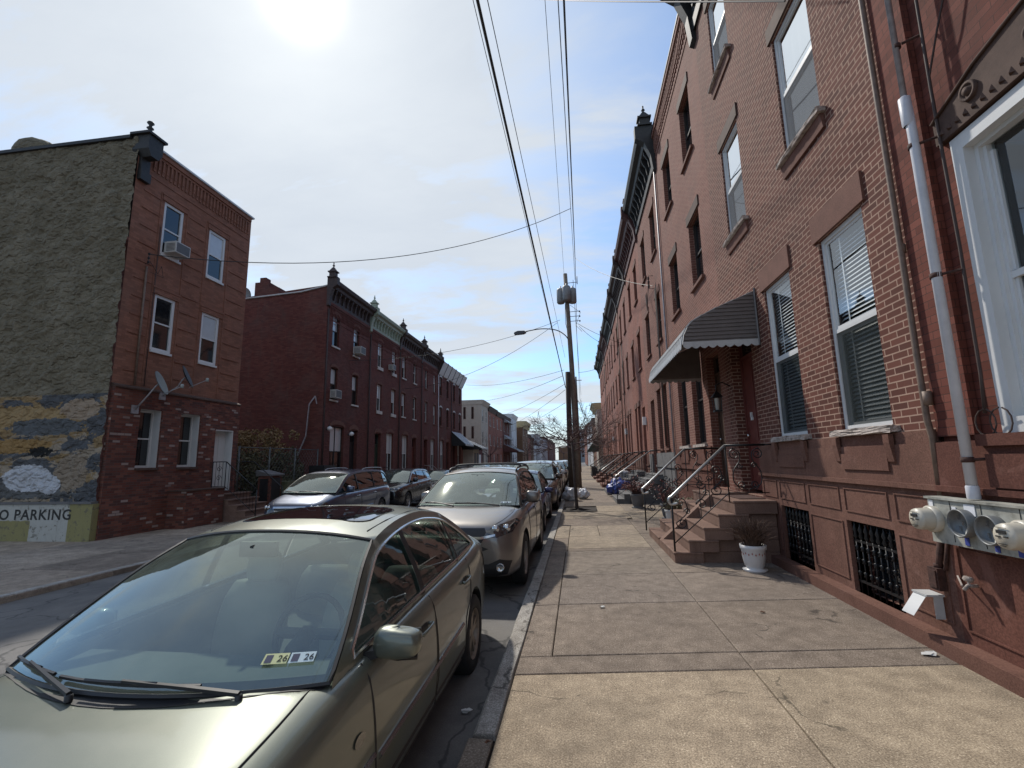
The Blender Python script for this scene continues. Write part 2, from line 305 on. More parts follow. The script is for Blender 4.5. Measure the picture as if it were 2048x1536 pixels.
def carpaint(name,c,metal=.5,rough=.32,dirt=.12):
    m,nt,b=nm(name); co=coords(nt)
    n1=noise(nt,co,2.2,8,.7); n2=noise(nt,co,500,2,.5)
    cc=mixc(nt,n2,tuple(x*.8 for x in c),tuple(min(1,x*1.2) for x in c))
    cc=mixc(nt,math_(nt,'MULTIPLY',sstep(nt,n1,.4,.75),dirt),cc,(.22,.20,.17))
    L(nt,cc,b.inputs['Base Color']); b.inputs['Metallic'].default_value=metal
    L(nt,math_(nt,'MULTIPLY_ADD',n1,.2,rough-.08),b.inputs['Roughness'])
    b.inputs['Coat Weight'].default_value=.8; L(nt,math_(nt,'MULTIPLY_ADD',n1,.10,.02),b.inputs['Coat Roughness']); return m
M['chrome']=plain('chrome trim',(.6,.6,.6),.18,.95,var=.05)
M['rubber']=plain('tyre rubber',(.018,.018,.018),.85,var=.2,scale=20,bumpv=.2)
M['rim']=plain('alloy rim',(.34,.33,.32),.35,.7,var=.12,scale=9)
M['rimbrown']=plain('dusty alloy rim',(.26,.215,.17),.5,.45,var=.2,scale=9)
M['plastic']=plain('black plastic trim',(.016,.016,.017),.5,var=.15,scale=9)
M['seat']=plain('grey leather seat',(.40,.39,.345),.6,var=.05,scale=5)
M['seatdark']=plain('dark seat',(.04,.04,.042),.7,var=.1)
M['dash']=plain('grey dashboard',(.15,.16,.15),.7,var=.1)
M['lamp']=plain('headlamp reflector',(.5,.5,.5),.15,.8,var=.25,scale=18,coat=1)
M['lampdk']=plain('smoked headlamp',(.09,.09,.09),.1,.6,var=.5,scale=14,coat=1)
M['amber']=plain('amber lens',(.35,.10,.02),.2,var=.1,coat=1)
M['redlens']=plain('red lens',(.25,.01,.01),.2,var=.1,coat=1)
M['sunroof']=plain('black roof glass',(.008,.008,.009),.04,0,var=.02,spec=.9,coat=1)
M['stickY']=plain('yellow green sticker',(.55,.58,.30),.6,var=.05)
M['stickW']=plain('pale blue sticker',(.5,.62,.66),.6,var=.05)
M['navy']=plain('navy print',(.02,.03,.08),.6,var=.05)
# ------------------------------------------------------------------ objects
def tag(o,label=None,cat=None,group=None,kind=None):
    if label: o['label']=label
    if cat: o['category']=cat
    if group: o['group']=group
    if kind: o['kind']=kind
    return o
def empty(name,loc=(0,0,0),rz=0,label=None,cat=None,group=None):
    o=bpy.data.objects.new(name,None); COL.objects.link(o); o.location=loc; o.rotation_euler=(0,0,rz); o.empty_display_size=.2
    return tag(o,label,cat,group)
def copytree(o,parent=None):
    c=o.copy(); COL.objects.link(c)
    if parent: c.parent=parent
    for ch in list(o.children): copytree(ch,c)
    return c
class MB:
    def __init__(s): s.v=[]; s.f=[]; s.mi=[]; s.cur=0; s.sm=[]; s.smooth=False
    def add(s,vs,fs):
        n=len(s.v); s.v+= [tuple(p) for p in vs]
        for f in fs: s.f.append(tuple(i+n for i in f)); s.mi.append(s.cur); s.sm.append(s.smooth)
        return s
    def box(s,x0,x1,y0,y1,z0,z1):
        if x0>x1:x0,x1=x1,x0
        if y0>y1:y0,y1=y1,y0
        if z0>z1:z0,z1=z1,z0
        return s.add([(x0,y0,z0),(x1,y0,z0),(x1,y1,z0),(x0,y1,z0),(x0,y0,z1),(x1,y0,z1),(x1,y1,z1),(x0,y1,z1)],
              [(0,3,2,1),(4,5,6,7),(0,1,5,4),(1,2,6,5),(2,3,7,6),(3,0,4,7)])
    def quad(s,a,b,c,d): return s.add([a,b,c,d],[(0,1,2,3)])
    def tube(s,pts,r,n=6,cap=True,closed=False):
        pts=[Vector(p) for p in pts]; rs=r if isinstance(r,(list,tuple)) else [r]*len(pts)
        vs=[];fs=[];prev=None;m=len(pts)
        for i,p in enumerate(pts):
            if closed: t=pts[(i+1)%m]-pts[i-1]
            else: t=(pts[min(i+1,m-1)]-pts[max(i-1,0)])
            if t.length<1e-9: t=Vector((0,0,1))
            t.normalize()
            if prev is None:
                a=Vector((0,0,1)) if abs(t.z)<.9 else Vector((1,0,0)); u=t.cross(a).normalized()
            else:
                u=prev-t*prev.dot(t)
                if u.length<1e-6: u=t.cross(Vector((0,0,1)))
                u.normalize()
            prev=u; w=t.cross(u)
            for k in range(n):
                an=2*PI*k/n; vs.append(p+(u*cos(an)+w*sin(an))*rs[i])
        seg=m if closed else m-1
        for i in range(seg):
            j=(i+1)%m
            for k in range(n): fs.append((i*n+k,i*n+(k+1)%n,j*n+(k+1)%n,j*n+k))
        if cap and not closed: fs.append(tuple(range(n))[::-1]); fs.append(tuple((m-1)*n+k for k in range(n)))
        sm=s.smooth; s.smooth=n>5; s.add(vs,fs); s.smooth=sm; return s
    def lathe(s,prof,n=20,axis='z',c=(0,0,0),cap=False):
        vs=[];fs=[]
        for (r,h) in prof:
            for k in range(n):
                a=2*PI*k/n
                if axis=='z': p=(c[0]+r*cos(a),c[1]+r*sin(a),c[2]+h)
                elif axis=='x': p=(c[0]+h,c[1]+r*cos(a),c[2]+r*sin(a))
                else: p=(c[0]+r*cos(a),c[1]+h,c[2]+r*sin(a))
                vs.append(p)
        for i in range(len(prof)-1):
            for k in range(n): fs.append((i*n+k,i*n+(k+1)%n,(i+1)*n+(k+1)%n,(i+1)*n+k))
        if cap: fs.append(tuple(range(n))[::-1]); fs.append(tuple((len(prof)-1)*n+k for k in range(n)))
        sm=s.smooth; s.smooth=True; s.add(vs,fs); s.smooth=sm; return s
    def prism(s,poly,h0,h1,axis='y'):
        n=len(poly)
        def P(a,b,h): return {'y':(a,h,b),'x':(h,a,b),'z':(a,b,h)}[axis]
        return s.add([P(a,b,h0) for a,b in poly]+[P(a,b,h1) for a,b in poly],[tuple(range(n)),tuple(range(2*n-1,n-1,-1))]+[((i+1)%n,i,n+i,n+(i+1)%n) for i in range(n)])
    def build(s,name,mat,parent=None,loc=None,rot=None,auto=None):
        me=bpy.data.meshes.new(name); me.from_pydata(s.v,[],s.f)
        mats=mat if isinstance(mat,(list,tuple)) else [mat]
        for m in mats: me.materials.append(M[m] if isinstance(m,str) else m)
        for p,mi,sm in zip(me.polygons,s.mi,s.sm): p.material_index=mi; p.use_smooth=sm
        bm=bmesh.new(); bm.from_mesh(me); bmesh.ops.recalc_face_normals(bm,faces=bm.faces)
        uvl=bm.loops.layers.uv.new('UVMap')
        for f in bm.faces:
            nn=f.normal; ax=max(range(3),key=lambda i:abs(nn[i]))
            for l in f.loops:
                c=l.vert.co; l[uvl].uv=((c.y,c.z),(c.x,c.z),(c.x,c.y))[ax]
        bm.to_mesh(me); bm.free()
        if auto: 
            for p in me.polygons: p.use_smooth=True
            me.set_sharp_from_angle(angle=R(auto))
        o=bpy.data.objects.new(name,me); COL.objects.link(o)
        if parent: o.parent=parent
        if loc: o.location=loc
        if rot: o.rotation_euler=rot
        return o
def crom(pts,k=6):
    out=[]; P=[Vector(p) for p in pts]
    for i in range(len(P)-1):
        p0=P[max(i-1,0)];p1=P[i];p2=P[i+1];p3=P[min(i+2,len(P)-1)]
        for j in range(k):
            t=j/k
            out.append(.5*((2*p1)+(p2-p0)*t+(2*p0-5*p1+4*p2-p3)*t*t+(3*p1-p0-3*p2+p3)*t**3))
    out.append(P[-1]); return out
def interp(tab,x):
    if x<=tab[0][0]: return tab[0][1]
    for (a,b),(c,d) in zip(tab,tab[1:]):
        if x<=c: return b+(d-b)*(x-a)/(c-a) if c>a else d
    return tab[-1][1]
# ------------------------------------------------------------------ camera
f_=940.; CAM=Vector((0,0,1.62))
Mr=[(0.9903472269713027,0.13735669677800738,-0.018587842276218836),(-0.04017221477573521,0.15608715542955384,-0.9869260322181813),(-0.13265957632324646,0.9781461740252041,0.160098404269349)]
def ray(px,py):
    a=(px-1024)/f_; b=(py-768)/f_
    return Vector([Mr[0][i]*a+Mr[1][i]*b+Mr[2][i] for i in range(3)])
def onY(px,py,Y): v=ray(px,py); return CAM+v*(Y/v.y)
def onX(px,py,X): v=ray(px,py); return CAM+v*(X/v.x)
def onZ(px,py,Z=0): v=ray(px,py); return CAM+v*((Z-CAM.z)/v.z)
cd=bpy.data.cameras.new('camera'); cam=bpy.data.objects.new('camera',cd); COL.objects.link(cam)
rx=Vector(Mr[0]); up=-Vector(Mr[1]); bk=-Vector(Mr[2])
mw=Matrix(((rx.x,up.x,bk.x,0),(rx.y,up.y,bk.y,0),(rx.z,up.z,bk.z,CAM.z),(0,0,0,1))); cam.matrix_world=mw
cd.sensor_width=36; cd.lens=36*f_/2048; cd.clip_start=.05; cd.clip_end=3000; scn.camera=cam
# ------------------------------------------------------------------ setting
XF=3.06; XL=-12.6; ZL=-.24
def struct(o): o['kind']='structure'; return o
def groundz(x):
    return interp([(-60,-.4),(-8.65,-.34),(-6.9,-.24),(-4.5,-.11),(-2.6,-.10),(-.7,-.135),(60,-.14)],x)
def sheet(name,xs,ys,zf,mat):
    m=MB(); n=len(ys)
    vs=[(x,y,zf(x)) for x in xs for y in ys]
    m.add(vs,[(i*n+j,(i+1)*n+j,(i+1)*n+j+1,i*n+j+1) for i in range(len(xs)-1) for j in range(n-1)])
    return struct(m.build(name,mat))
g=sheet('ground',[-1500,-60,60,1500],[-300,-20,250,2500],lambda x:-.62,'slate')
road=sheet('road',[-8.66,-7.8,-6.9,-5.7,-4.5,-3.5,-2.6,-1.6,-.69],[-8,0,6,12,30,60,120,200,320],groundz,'asphalt')
for k,(px,py,r_) in enumerate([(20,1400,0)]): pass
# slabs with open joints
def slabs(name,rects,mat,z,th=.1,gap=.005,skew=.145,xref=-.55,seed=3):
    rnd=random.Random(seed); m=MB(); tones=[]
    for (x0,x1,y0,y1,t) in rects:
        g_=gap
        def Y(x,y): return y+skew*(x-xref)
        zt=z+rnd.uniform(-.002,.002); b=.008
        top=[(x0+g_+b,Y(x0+g_,y0)+g_+b),(x1-g_-b,Y(x1-g_,y0)+g_+b),(x1-g_-b,Y(x1-g_,y1)-g_-b),(x0+g_+b,Y(x0+g_,y1)-g_-b)]
        out=[(x0+g_,Y(x0+g_,y0)+g_),(x1-g_,Y(x1-g_,y0)+g_),(x1-g_,Y(x1-g_,y1)-g_),(x0+g_,Y(x0+g_,y1)-g_)]
        vs=[(a,c,zt) for a,c in top]+[(a,c,zt-.006) for a,c in out]+[(a,c,zt-th) for a,c in out]
        m.add(vs,[(0,1,2,3),(0,4,5,1),(1,5,6,2),(2,6,7,3),(3,7,4,0),(4,8,9,5),(5,9,10,6),(6,10,11,7),(7,11,8,4)])
        tones+= [t]*9
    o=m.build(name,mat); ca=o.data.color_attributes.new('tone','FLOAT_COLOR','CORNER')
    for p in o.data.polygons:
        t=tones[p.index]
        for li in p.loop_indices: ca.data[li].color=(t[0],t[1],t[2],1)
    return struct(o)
rnd=random.Random(5)
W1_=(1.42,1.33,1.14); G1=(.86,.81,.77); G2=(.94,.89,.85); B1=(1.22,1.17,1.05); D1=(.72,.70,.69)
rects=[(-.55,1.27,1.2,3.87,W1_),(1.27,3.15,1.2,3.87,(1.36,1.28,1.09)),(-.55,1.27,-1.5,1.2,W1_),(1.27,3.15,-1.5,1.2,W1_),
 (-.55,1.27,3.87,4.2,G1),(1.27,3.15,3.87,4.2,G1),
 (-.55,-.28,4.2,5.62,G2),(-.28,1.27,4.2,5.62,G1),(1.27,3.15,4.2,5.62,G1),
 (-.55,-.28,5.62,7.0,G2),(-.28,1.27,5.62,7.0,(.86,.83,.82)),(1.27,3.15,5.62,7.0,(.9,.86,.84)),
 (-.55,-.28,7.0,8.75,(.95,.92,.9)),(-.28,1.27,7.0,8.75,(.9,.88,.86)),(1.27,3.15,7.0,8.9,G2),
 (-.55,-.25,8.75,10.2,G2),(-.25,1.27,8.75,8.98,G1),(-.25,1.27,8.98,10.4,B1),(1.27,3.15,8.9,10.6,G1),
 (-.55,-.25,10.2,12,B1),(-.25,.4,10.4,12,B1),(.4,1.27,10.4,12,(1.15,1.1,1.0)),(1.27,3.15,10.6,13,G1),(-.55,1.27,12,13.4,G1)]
y=13.4
for k in range(60):
    h=rnd.uniform(1.3,1.9); a=rnd.choice([G1,G2,B1,D1,G2,B1]); b=rnd.choice([G1,G2,B1,G2,(1,.96,.92)])
    if 15.0<y<16.4:
        rects+= [(.55,1.4,y,y+h,B1)]
    else: rects+=[(-.55,1.4,y,y+h,a)]
    rects+=[(1.4,3.15,y if k else 13.0,y+h,b)]; y+=h
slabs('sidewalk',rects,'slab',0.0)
m=MB(); m.add([(-.6,-6,-.035),(3.3,-6,-.035),(3.3,115,-.035),(-.6,115,-.035)],[(0,1,2,3)])
struct(m.build('soil',M['soil']))
# kerb stones
def kerb(name,x0,x1,ys,zt,zb,seed=1):
    rn=random.Random(seed); m=MB()
    for a,b in zip(ys,ys[1:]):
        n=max(1,int((b-a)/.35)); dz=rn.uniform(-.004,.004); sec=[]
        for i in range(n+1):
            yy=a+.004+(b-a-.008)*i/n; e1=rn.uniform(-.006,.006); e2=rn.uniform(-.004,.004)
            sec.append([(x0+e1,yy,zb),(x0+e1,yy,zt-.02+dz),(x0+.02+e1,yy,zt+dz+rn.uniform(-.003,.003)),(x1-.008+e2,yy,zt+dz),(x1+e2,yy,zt-.01+dz),(x1+e2,yy,zb)])
        vs=[p for s_ in sec for p in s_]; fs=[]
        for i in range(n):
            for k in range(5): fs.append((i*6+k,i*6+k+1,(i+1)*6+k+1,(i+1)*6+k))
        fs+= [(0,1,2,3,4,5),tuple(n*6+k for k in range(6))]; m.add(vs,fs)
    return struct(m.build(name,'kerb',auto=40))
ky=[3.06,4.4,6.3,8.9,11.5]+[14+2.6*i for i in range(40)]
kerb('kerb',-.70,-.556,ky,.006,-.2)
slabs('kerb_patch',[(-.72,-.56,-2,3.04,(1.1,1.05,.98))],'slab',-.004,skew=0)
kerb('kerb',-8.66,-8.5,[-8+2.6*i for i in range(48)],ZL+.01,-.45,3)
LR=[]
y=-6
rn=random.Random(9)
while y<120:
    h=rn.uniform(1.4,2.2)
    for a,b in ((-8.49,-10.4),(-10.4,-12.7)):
        LR.append((b,a,y,y+h,rn.choice([(1,.97,.93),(.8,.78,.76),(1.15,1.1,1.0),(.65,.62,.6),(.9,.86,.82)])))
    y+=h
slabs('sidewalk',LR,'slabL',ZL,skew=0,seed=4)
slabs('sidewalk',[(-22,-12.71,6.9,8.9,(.95,.9,.85)),(-22,-12.71,8.9,11.05,(1.05,1,.93)),(-22,-12.71,4,6.9,(.7,.7,.7))],'slabL',ZL-.005,skew=0,seed=5)
m=MB(); m.add([(-24,-6,ZL-.04),(-8.55,-6,ZL-.04),(-8.55,125,ZL-.04),(-24,125,ZL-.04)],[(0,1,2,3)])
struct(m.build('soil','soil'))
# ------------------------------------------------------------------ house builder
def house(name,side,Y0,Y1,label,cat='house',group=None,X=None):
    if side>0: return empty(name,(XF if X is None else X,Y0,0),PI/2,label,cat,group)
    return empty(name,(XL if X is None else X,Y1,0),-PI/2,label,cat,group)
def wallmesh(hs,w,h,ops,mat,depth=9,zb=-.3,rev=.14,y=0,name='wall',z1=None,sides=True,roof=True,backh=None):
    m=MB(); xs=sorted({0,w}|{o[0] for o in ops}|{o[1] for o in ops}); zs=sorted({zb,h}|{o[2] for o in ops}|{o[3] for o in ops})
    for a,b in zip(xs,xs[1:]):
        for c,d in zip(zs,zs[1:]):
            cx=(a+b)/2; cz=(c+d)/2
            if any(o[0]<cx<o[1] and o[2]<cz<o[3] for o in ops): continue
            m.quad((a,y,c),(b,y,c),(b,y,d),(a,y,d))
    for (a,b,c,d,*rest) in ops:
        r=-(rest[0] if rest else rev)+y
        m.quad((a,y,c),(a,r,c),(a,r,d),(a,y,d)); m.quad((b,y,c),(b,r,c),(b,r,d),(b,y,d))
        m.quad((a,y,d),(b,y,d),(b,r,d),(a,r,d)); m.quad((a,y,c),(b,y,c),(b,r,c),(a,r,c))
    if sides:
        bh=backh or h
        m.quad((0,y,zb),(0,-depth,zb),(0,-depth,bh),(0,y,h)); m.quad((w,y,zb),(w,-depth,zb),(w,-depth,bh),(w,y,h)); m.quad((0,-depth,zb),(w,-depth,zb),(w,-depth,bh),(0,-depth,bh))
    o=m.build(name,mat,hs)
    if roof and sides:
        r=MB(); bh=(backh or h)
        r.quad((.02,-.02,h-.12),(w-.02,-.02,h-.12),(w-.02,-depth+.02,bh-.12),(.02,-depth+.02,bh-.12)); r.build('roof','roof',hs)
    return o
def window(hs,x0,x1,z0,z1,y=-.1,fr='white',fw=.05,near=False,sill='sill',lint=None,lh=.2,blind=None,mid=.5,split=False,sillw=.07,arch=None,screen=False,silld=.07,sillh=.07,glass=None,lintlab=None):
    """sash window: frame object with pane, blind, sill and lintel as its sub-parts"""
    m=MB(); zt=z1; d=.06; zm=z0+(z1-z0)*mid
    m.box(x0+.002,x0+fw,y-d,y,z0,z1-.002); m.box(x1-fw,x1-.002,y-d,y,z0,z1-.002)
    m.box(x0+fw,x1-fw,y-d,y,z1-fw,z1-.002); m.box(x0+fw,x1-fw,y-d,y,z0,z0+fw)
    m.box(x0+fw,x1-fw,y-d*.8,y-.012,zm-.022,zm+.022)
    if near:
        for a,b,yy in ((zm+.022,z1-fw,y-.022),(z0+fw,zm-.022,y-.04)):
            m.box(x0+fw,x0+fw+.03,yy-.02,yy,a,b); m.box(x1-fw-.03,x1-fw,yy-.02,yy,a,b)
            m.box(x0+fw+.03,x1-fw-.03,yy-.02,yy,b-.03,b); m.box(x0+fw+.03,x1-fw-.03,yy-.02,yy,a,a+.035)
    if split:
        xm=(x0+x1)/2; m.box(xm-.025,xm+.025,y-d*.9,y-.006,z0+fw,z1-fw)
    w=m.build('window',fr,hs)
    p=MB()
    if near:
        p.quad((x0+fw,y-.034,zm),(x1-fw,y-.034,zm),(x1-fw,y-.034,z1-fw),(x0+fw,y-.034,z1-fw)); p.quad((x0+fw,y-.052,z0+fw),(x1-fw,y-.052,z0+fw),(x1-fw,y-.052,zm),(x0+fw,y-.052,zm))
        p.build('pane',glass or 'glass',w)
        q=MB(); D=.42  # shallow near-black box, its colour standing in for the unlit room
        q.quad((x0,y-D,z0),(x1,y-D,z0),(x1,y-D,z1),(x0,y-D,z1)); q.quad((x0,y-.07,z0),(x0,y-D,z0),(x0,y-D,z1),(x0,y-.07,z1)); q.quad((x1,y-.07,z0),(x1,y-D,z0),(x1,y-D,z1),(x1,y-.07,z1))
        q.quad((x0,y-.07,z0),(x1,y-.07,z0),(x1,y-D,z0),(x0,y-D,z0)); q.quad((x0,y-.07,z1),(x1,y-.07,z1),(x1,y-D,z1),(x0,y-D,z1)); q.build('dark_backing','interior',w)
    else:
        p.quad((x0+fw*.5,y-.045,z0+fw*.5),(x1-fw*.5,y-.045,z0+fw*.5),(x1-fw*.5,y-.045,z1-fw*.5),(x0+fw*.5,y-.045,z1-fw*.5)); p.build('pane',glass or 'pane',w)
    if screen:
        q=MB(); q.quad((x0+fw*.6,y-.014,z0+fw*.6),(x1-fw*.6,y-.014,z0+fw*.6),(x1-fw*.6,y-.014,zm-.02),(x0+fw*.6,y-.014,zm-.02)); q.build('insect_screen','screenmesh' if screen is True else screen,w)
    if blind=='slats':
        q=MB(); yy=y-.12; n=int((z1-z0-.1)/.05)
        for i in range(n):
            z=z0+.06+i*.05; q.add([(x0+.03,yy-.014,z+.022),(x1-.03,yy-.014,z+.022),(x1-.03,yy+.014,z-.012),(x0+.03,yy+.014,z-.012)],[(0,1,2,3)])
        for fx in (.22,.78):
            xx=x0+(x1-x0)*fx; q.box(xx-.012,xx+.012,yy+.02,yy+.022,z0+.05,z1-.04)
        q.build('blind','blind',w)
    elif blind=='curtain' or blind=='half':
        q=MB(); zz=z0+fw if blind=='curtain' else zm; yy=y-.09 if near else y-.035
        n=14 if near else 1
        for i in range(n):
            a=x0+fw+(x1-x0-2*fw)*i/n; b=x0+fw+(x1-x0-2*fw)*(i+1)/n; da=.02*sin(i*2.2)*(n>1); db=.02*sin((i+1)*2.2)*(n>1)
            q.quad((a,yy+da,zz),(b,yy+db,zz),(b,yy+db,z1-fw),(a,yy+da,z1-fw))
        q.build('curtain','curtain' if near else 'curtainbright',w)
    if sill:
        q=MB(); q.box(x0-sillw,x1+sillw,y-.02,silld,z0-sillh,z0-.002)
        o=q.build('sill',sill,w)
        if near and sill=='sill': rough_box(o,.012)
    if lint:
        q=MB()
        if arch:
            n=8; xc=(x0+x1)/2; hw=(x1-x0)/2+.09; pts=[]
            for i in range(n+1):
                a=PI*i/n; pts.append((xc-hw*cos(a),z1-.02+arch*sin(a)))
            inner=[(xc-(hw-.1)*cos(PI*i/n),z1-.02+max(0,arch*.35)*sin(PI*i/n)) for i in range(n+1)]
            q.prism(pts+inner[::-1],.0,.035,'y')
        else: q.box(x0-.09,x1+.09,-.02,.03,z1+.002,z1+lh)
        q.build('lintel',lint,w)
    return w
def rough_box(o,amp):
    bm=bmesh.new(); bm.from_mesh(o.data); bmesh.ops.subdivide_edges(bm,edges=bm.edges,cuts=7,use_grid_fill=True)
    rn=random.Random(3)
    for v in bm.verts:
        if v.co.y>0: v.co+=Vector((rn.uniform(-1,1)*amp*.4,rn.uniform(-1,.6)*amp,rn.uniform(-1,1)*amp*.6))
    bm.to_mesh(o.data); bm.free()
def screenm():
    m,nt,b=nm('fine insect screen'); nt.nodes.remove(b); out=nt.nodes['Material Output']
    d=nt.nodes.new('ShaderNodeBsdfDiffuse'); d.inputs[0].default_value=(.16,.16,.165,1); t=nt.nodes.new('ShaderNodeBsdfTransparent'); mx=nt.nodes.new('ShaderNodeMixShader'); mx.inputs[0].default_value=.62
    L(nt,t.outputs[0],mx.inputs[1]); L(nt,d.outputs[0],mx.inputs[2]); L(nt,mx.outputs[0],out.inputs['Surface']); M['screenmesh']=m; m=m.copy(); M['screendark']=m; [setattr(n.inputs[0],'default_value',(.03,.036,.036,1)) for n in m.node_tree.nodes if n.type=='BSDF_DIFFUSE']
    m=plain('pale window shade',(.5,.52,.53),.25,var=.04,coat=.8); M['curtainbright']=m
screenm()
def door(hs,x0,x1,z0,z1,mat,y=-.3,transom=.45,label=None,framem=None,handle='chrome',panels=True):
    framem=framem or mat
    m=MB(); zt=z1-transom; m.box(x0+.05,x1-.05,y-.05,y,z0,zt)
    if panels:
        xm=(x0+x1)/2
        for (a,b) in ((x0+.13,xm-.04),(xm+.04,x1-.13)):
            for c,d in ((z0+.15,z0+.75),(z0+.9,zt-.15)):
                m.box(a,b,y,y+.012,c,d); 
    d_=m.build('door',mat,hs)
    if label: d_['label']=label
    q=MB(); q.box(x0+.001,x0+.05,y-.06,y+.03,z0,z1-.001); q.box(x1-.05,x1-.001,y-.06,y+.03,z0,z1-.001); q.box(x0+.05,x1-.05,y-.06,y+.03,zt,zt+.06); q.box(x0+.05,x1-.05,y-.06,y+.03,z1-.05,z1-.001)
    q.build('door_frame',framem,d_)
    if transom>.1:
        q=MB(); q.quad((x0+.05,y-.02,zt+.06),(x1-.05,y-.02,zt+.06),(x1-.05,y-.02,z1-.05),(x0+.05,y-.02,z1-.05)); q.build('transom','pane',d_)
    q=MB(); q.lathe([(0,.07),(.03,.065),(.035,.04),(.015,.03),(.015,0)],8,'y',(x1-.13,y,z0+1.0)); q.build('handle',handle,d_)
    return d_
def cornice(hs,x0,x1,zt,mat,h=.9,proj=.55,brk=.45,finials=(True,True),fm=None,slope=False):
    m=MB(); f=fm or mat
    prof=[(0,zt-h),(.06,zt-h),(.08,zt-h*.86),(.05,zt-h*.8),(.06,zt-h*.42),(proj*.55,zt-h*.34),(proj*.62,zt-h*.22),(proj*.9,zt-h*.16),(proj,zt-h*.05),(proj,zt),(.0,zt+.02)]
    m.prism(prof,x0+.1,x1-.1,'x')
    c=m.build('cornice',mat,hs)
    n=max(2,int((x1-x0)/brk)); 
    for i in range(1,n):
        q=MB(); x=x0+(x1-x0)*i/n
        q.prism([(.055,zt-h*.8),(.13,zt-h*.8),(.17,zt-h*.6),(proj*.5,zt-h*.45),(proj*.52,zt-h*.36),(.055,zt-h*.36)],x-.035,x+.035,'x'); q.build('bracket',mat,c)
    for k,(xx,on) in enumerate(zip((x0,x1),finials)):
        if not on: continue
        q=MB(); a=.13
        q.prism([(0,zt-h-.25),(.1,zt-h-.2),(.16,zt-h*.75),(proj*.6,zt-h*.4),(proj+.06,zt-h*.25),(proj+.06,zt+.12),(0,zt+.12)],xx-a,xx+a,'x')
        cy=proj*.5
        def sq(r,z0,z1): q.box(xx-r,xx+r,cy-r*1.3,cy+r*1.3,z0,z1)
        sq(.19,zt+.12,zt+.18); sq(.13,zt+.18,zt+.42); sq(.18,zt+.42,zt+.48)
        q.add([(xx-.15,cy-.18,zt+.48),(xx+.15,cy-.18,zt+.48),(xx+.15,cy+.18,zt+.48),(xx-.15,cy+.18,zt+.48),(xx-.05,cy-.05,zt+.70),(xx+.05,cy-.05,zt+.70),(xx+.05,cy+.05,zt+.70),(xx-.05,cy+.05,zt+.70)],[(0,1,5,4),(1,2,6,5),(2,3,7,6),(3,0,4,7),(4,5,6,7)])
        q.lathe([(.035,.70),(.03,.76),(.07,.80),(.05,.84),(.02,.88),(.035,.94),(0,1.0)],8,'z',(xx,cy,zt)); 
        q.build('finial',f,c)
    return c
def corbels(hs,x0,x1,zt,mat):
    m=MB(); 
    m.box(x0,x1,.002,.09,zt-.12,zt+.03); m.box(x0,x1,.002,.05,zt-.2,zt-.12)
    x=x0+.03
    while x<x1-.08:
        m.box(x,x+.07,.002,.045,zt-.55,zt-.2); m.box(x,x+.07,.002,.03,zt-.68,zt-.55); x+=.15
    m.box(x0,x1,.002,.02,zt-.9,zt-.84)
    return m.build('corbel_table',mat,hs)
# ------------------------------------------------------------------ right row: the two near houses
def grille(hs,x0,x1,z0,z1,y):
    m=MB(); n=8
    for zz in (z0+.13,z1-.22): m.box(x0+.01,x1-.01,y-.012,y+.008,zz-.012,zz+.012)
    for i in range(n):
        x=x0+(x1-x0)*(i+.5)/n
        m.tube([(x,y,z0+.01),(x,y,z1-.2)],.009,6)
        for zz in (.27,.45,.62):
            zc=z0+(z1-z0)*zz; m.lathe([(.009,-.03),(.022,-.02),(.013,0),(.024,.02),(.009,.03)],6,'z',(x,y,zc))
        zc=z0+(z1-z0)*.5; m.add([(x-.03,y,zc),(x,y+.02,zc+.012),(x+.03,y,zc),(x,y-.012,zc-.012)],[(0,1,2,3)])
        zc=z1-.2; m.lathe([(.009,0),(.024,.03),(.014,.07),(.026,.10),(.010,.15),(.002,.19)],6,'z',(x,y,zc))
    return m.build('basement_grille','iron',hs)
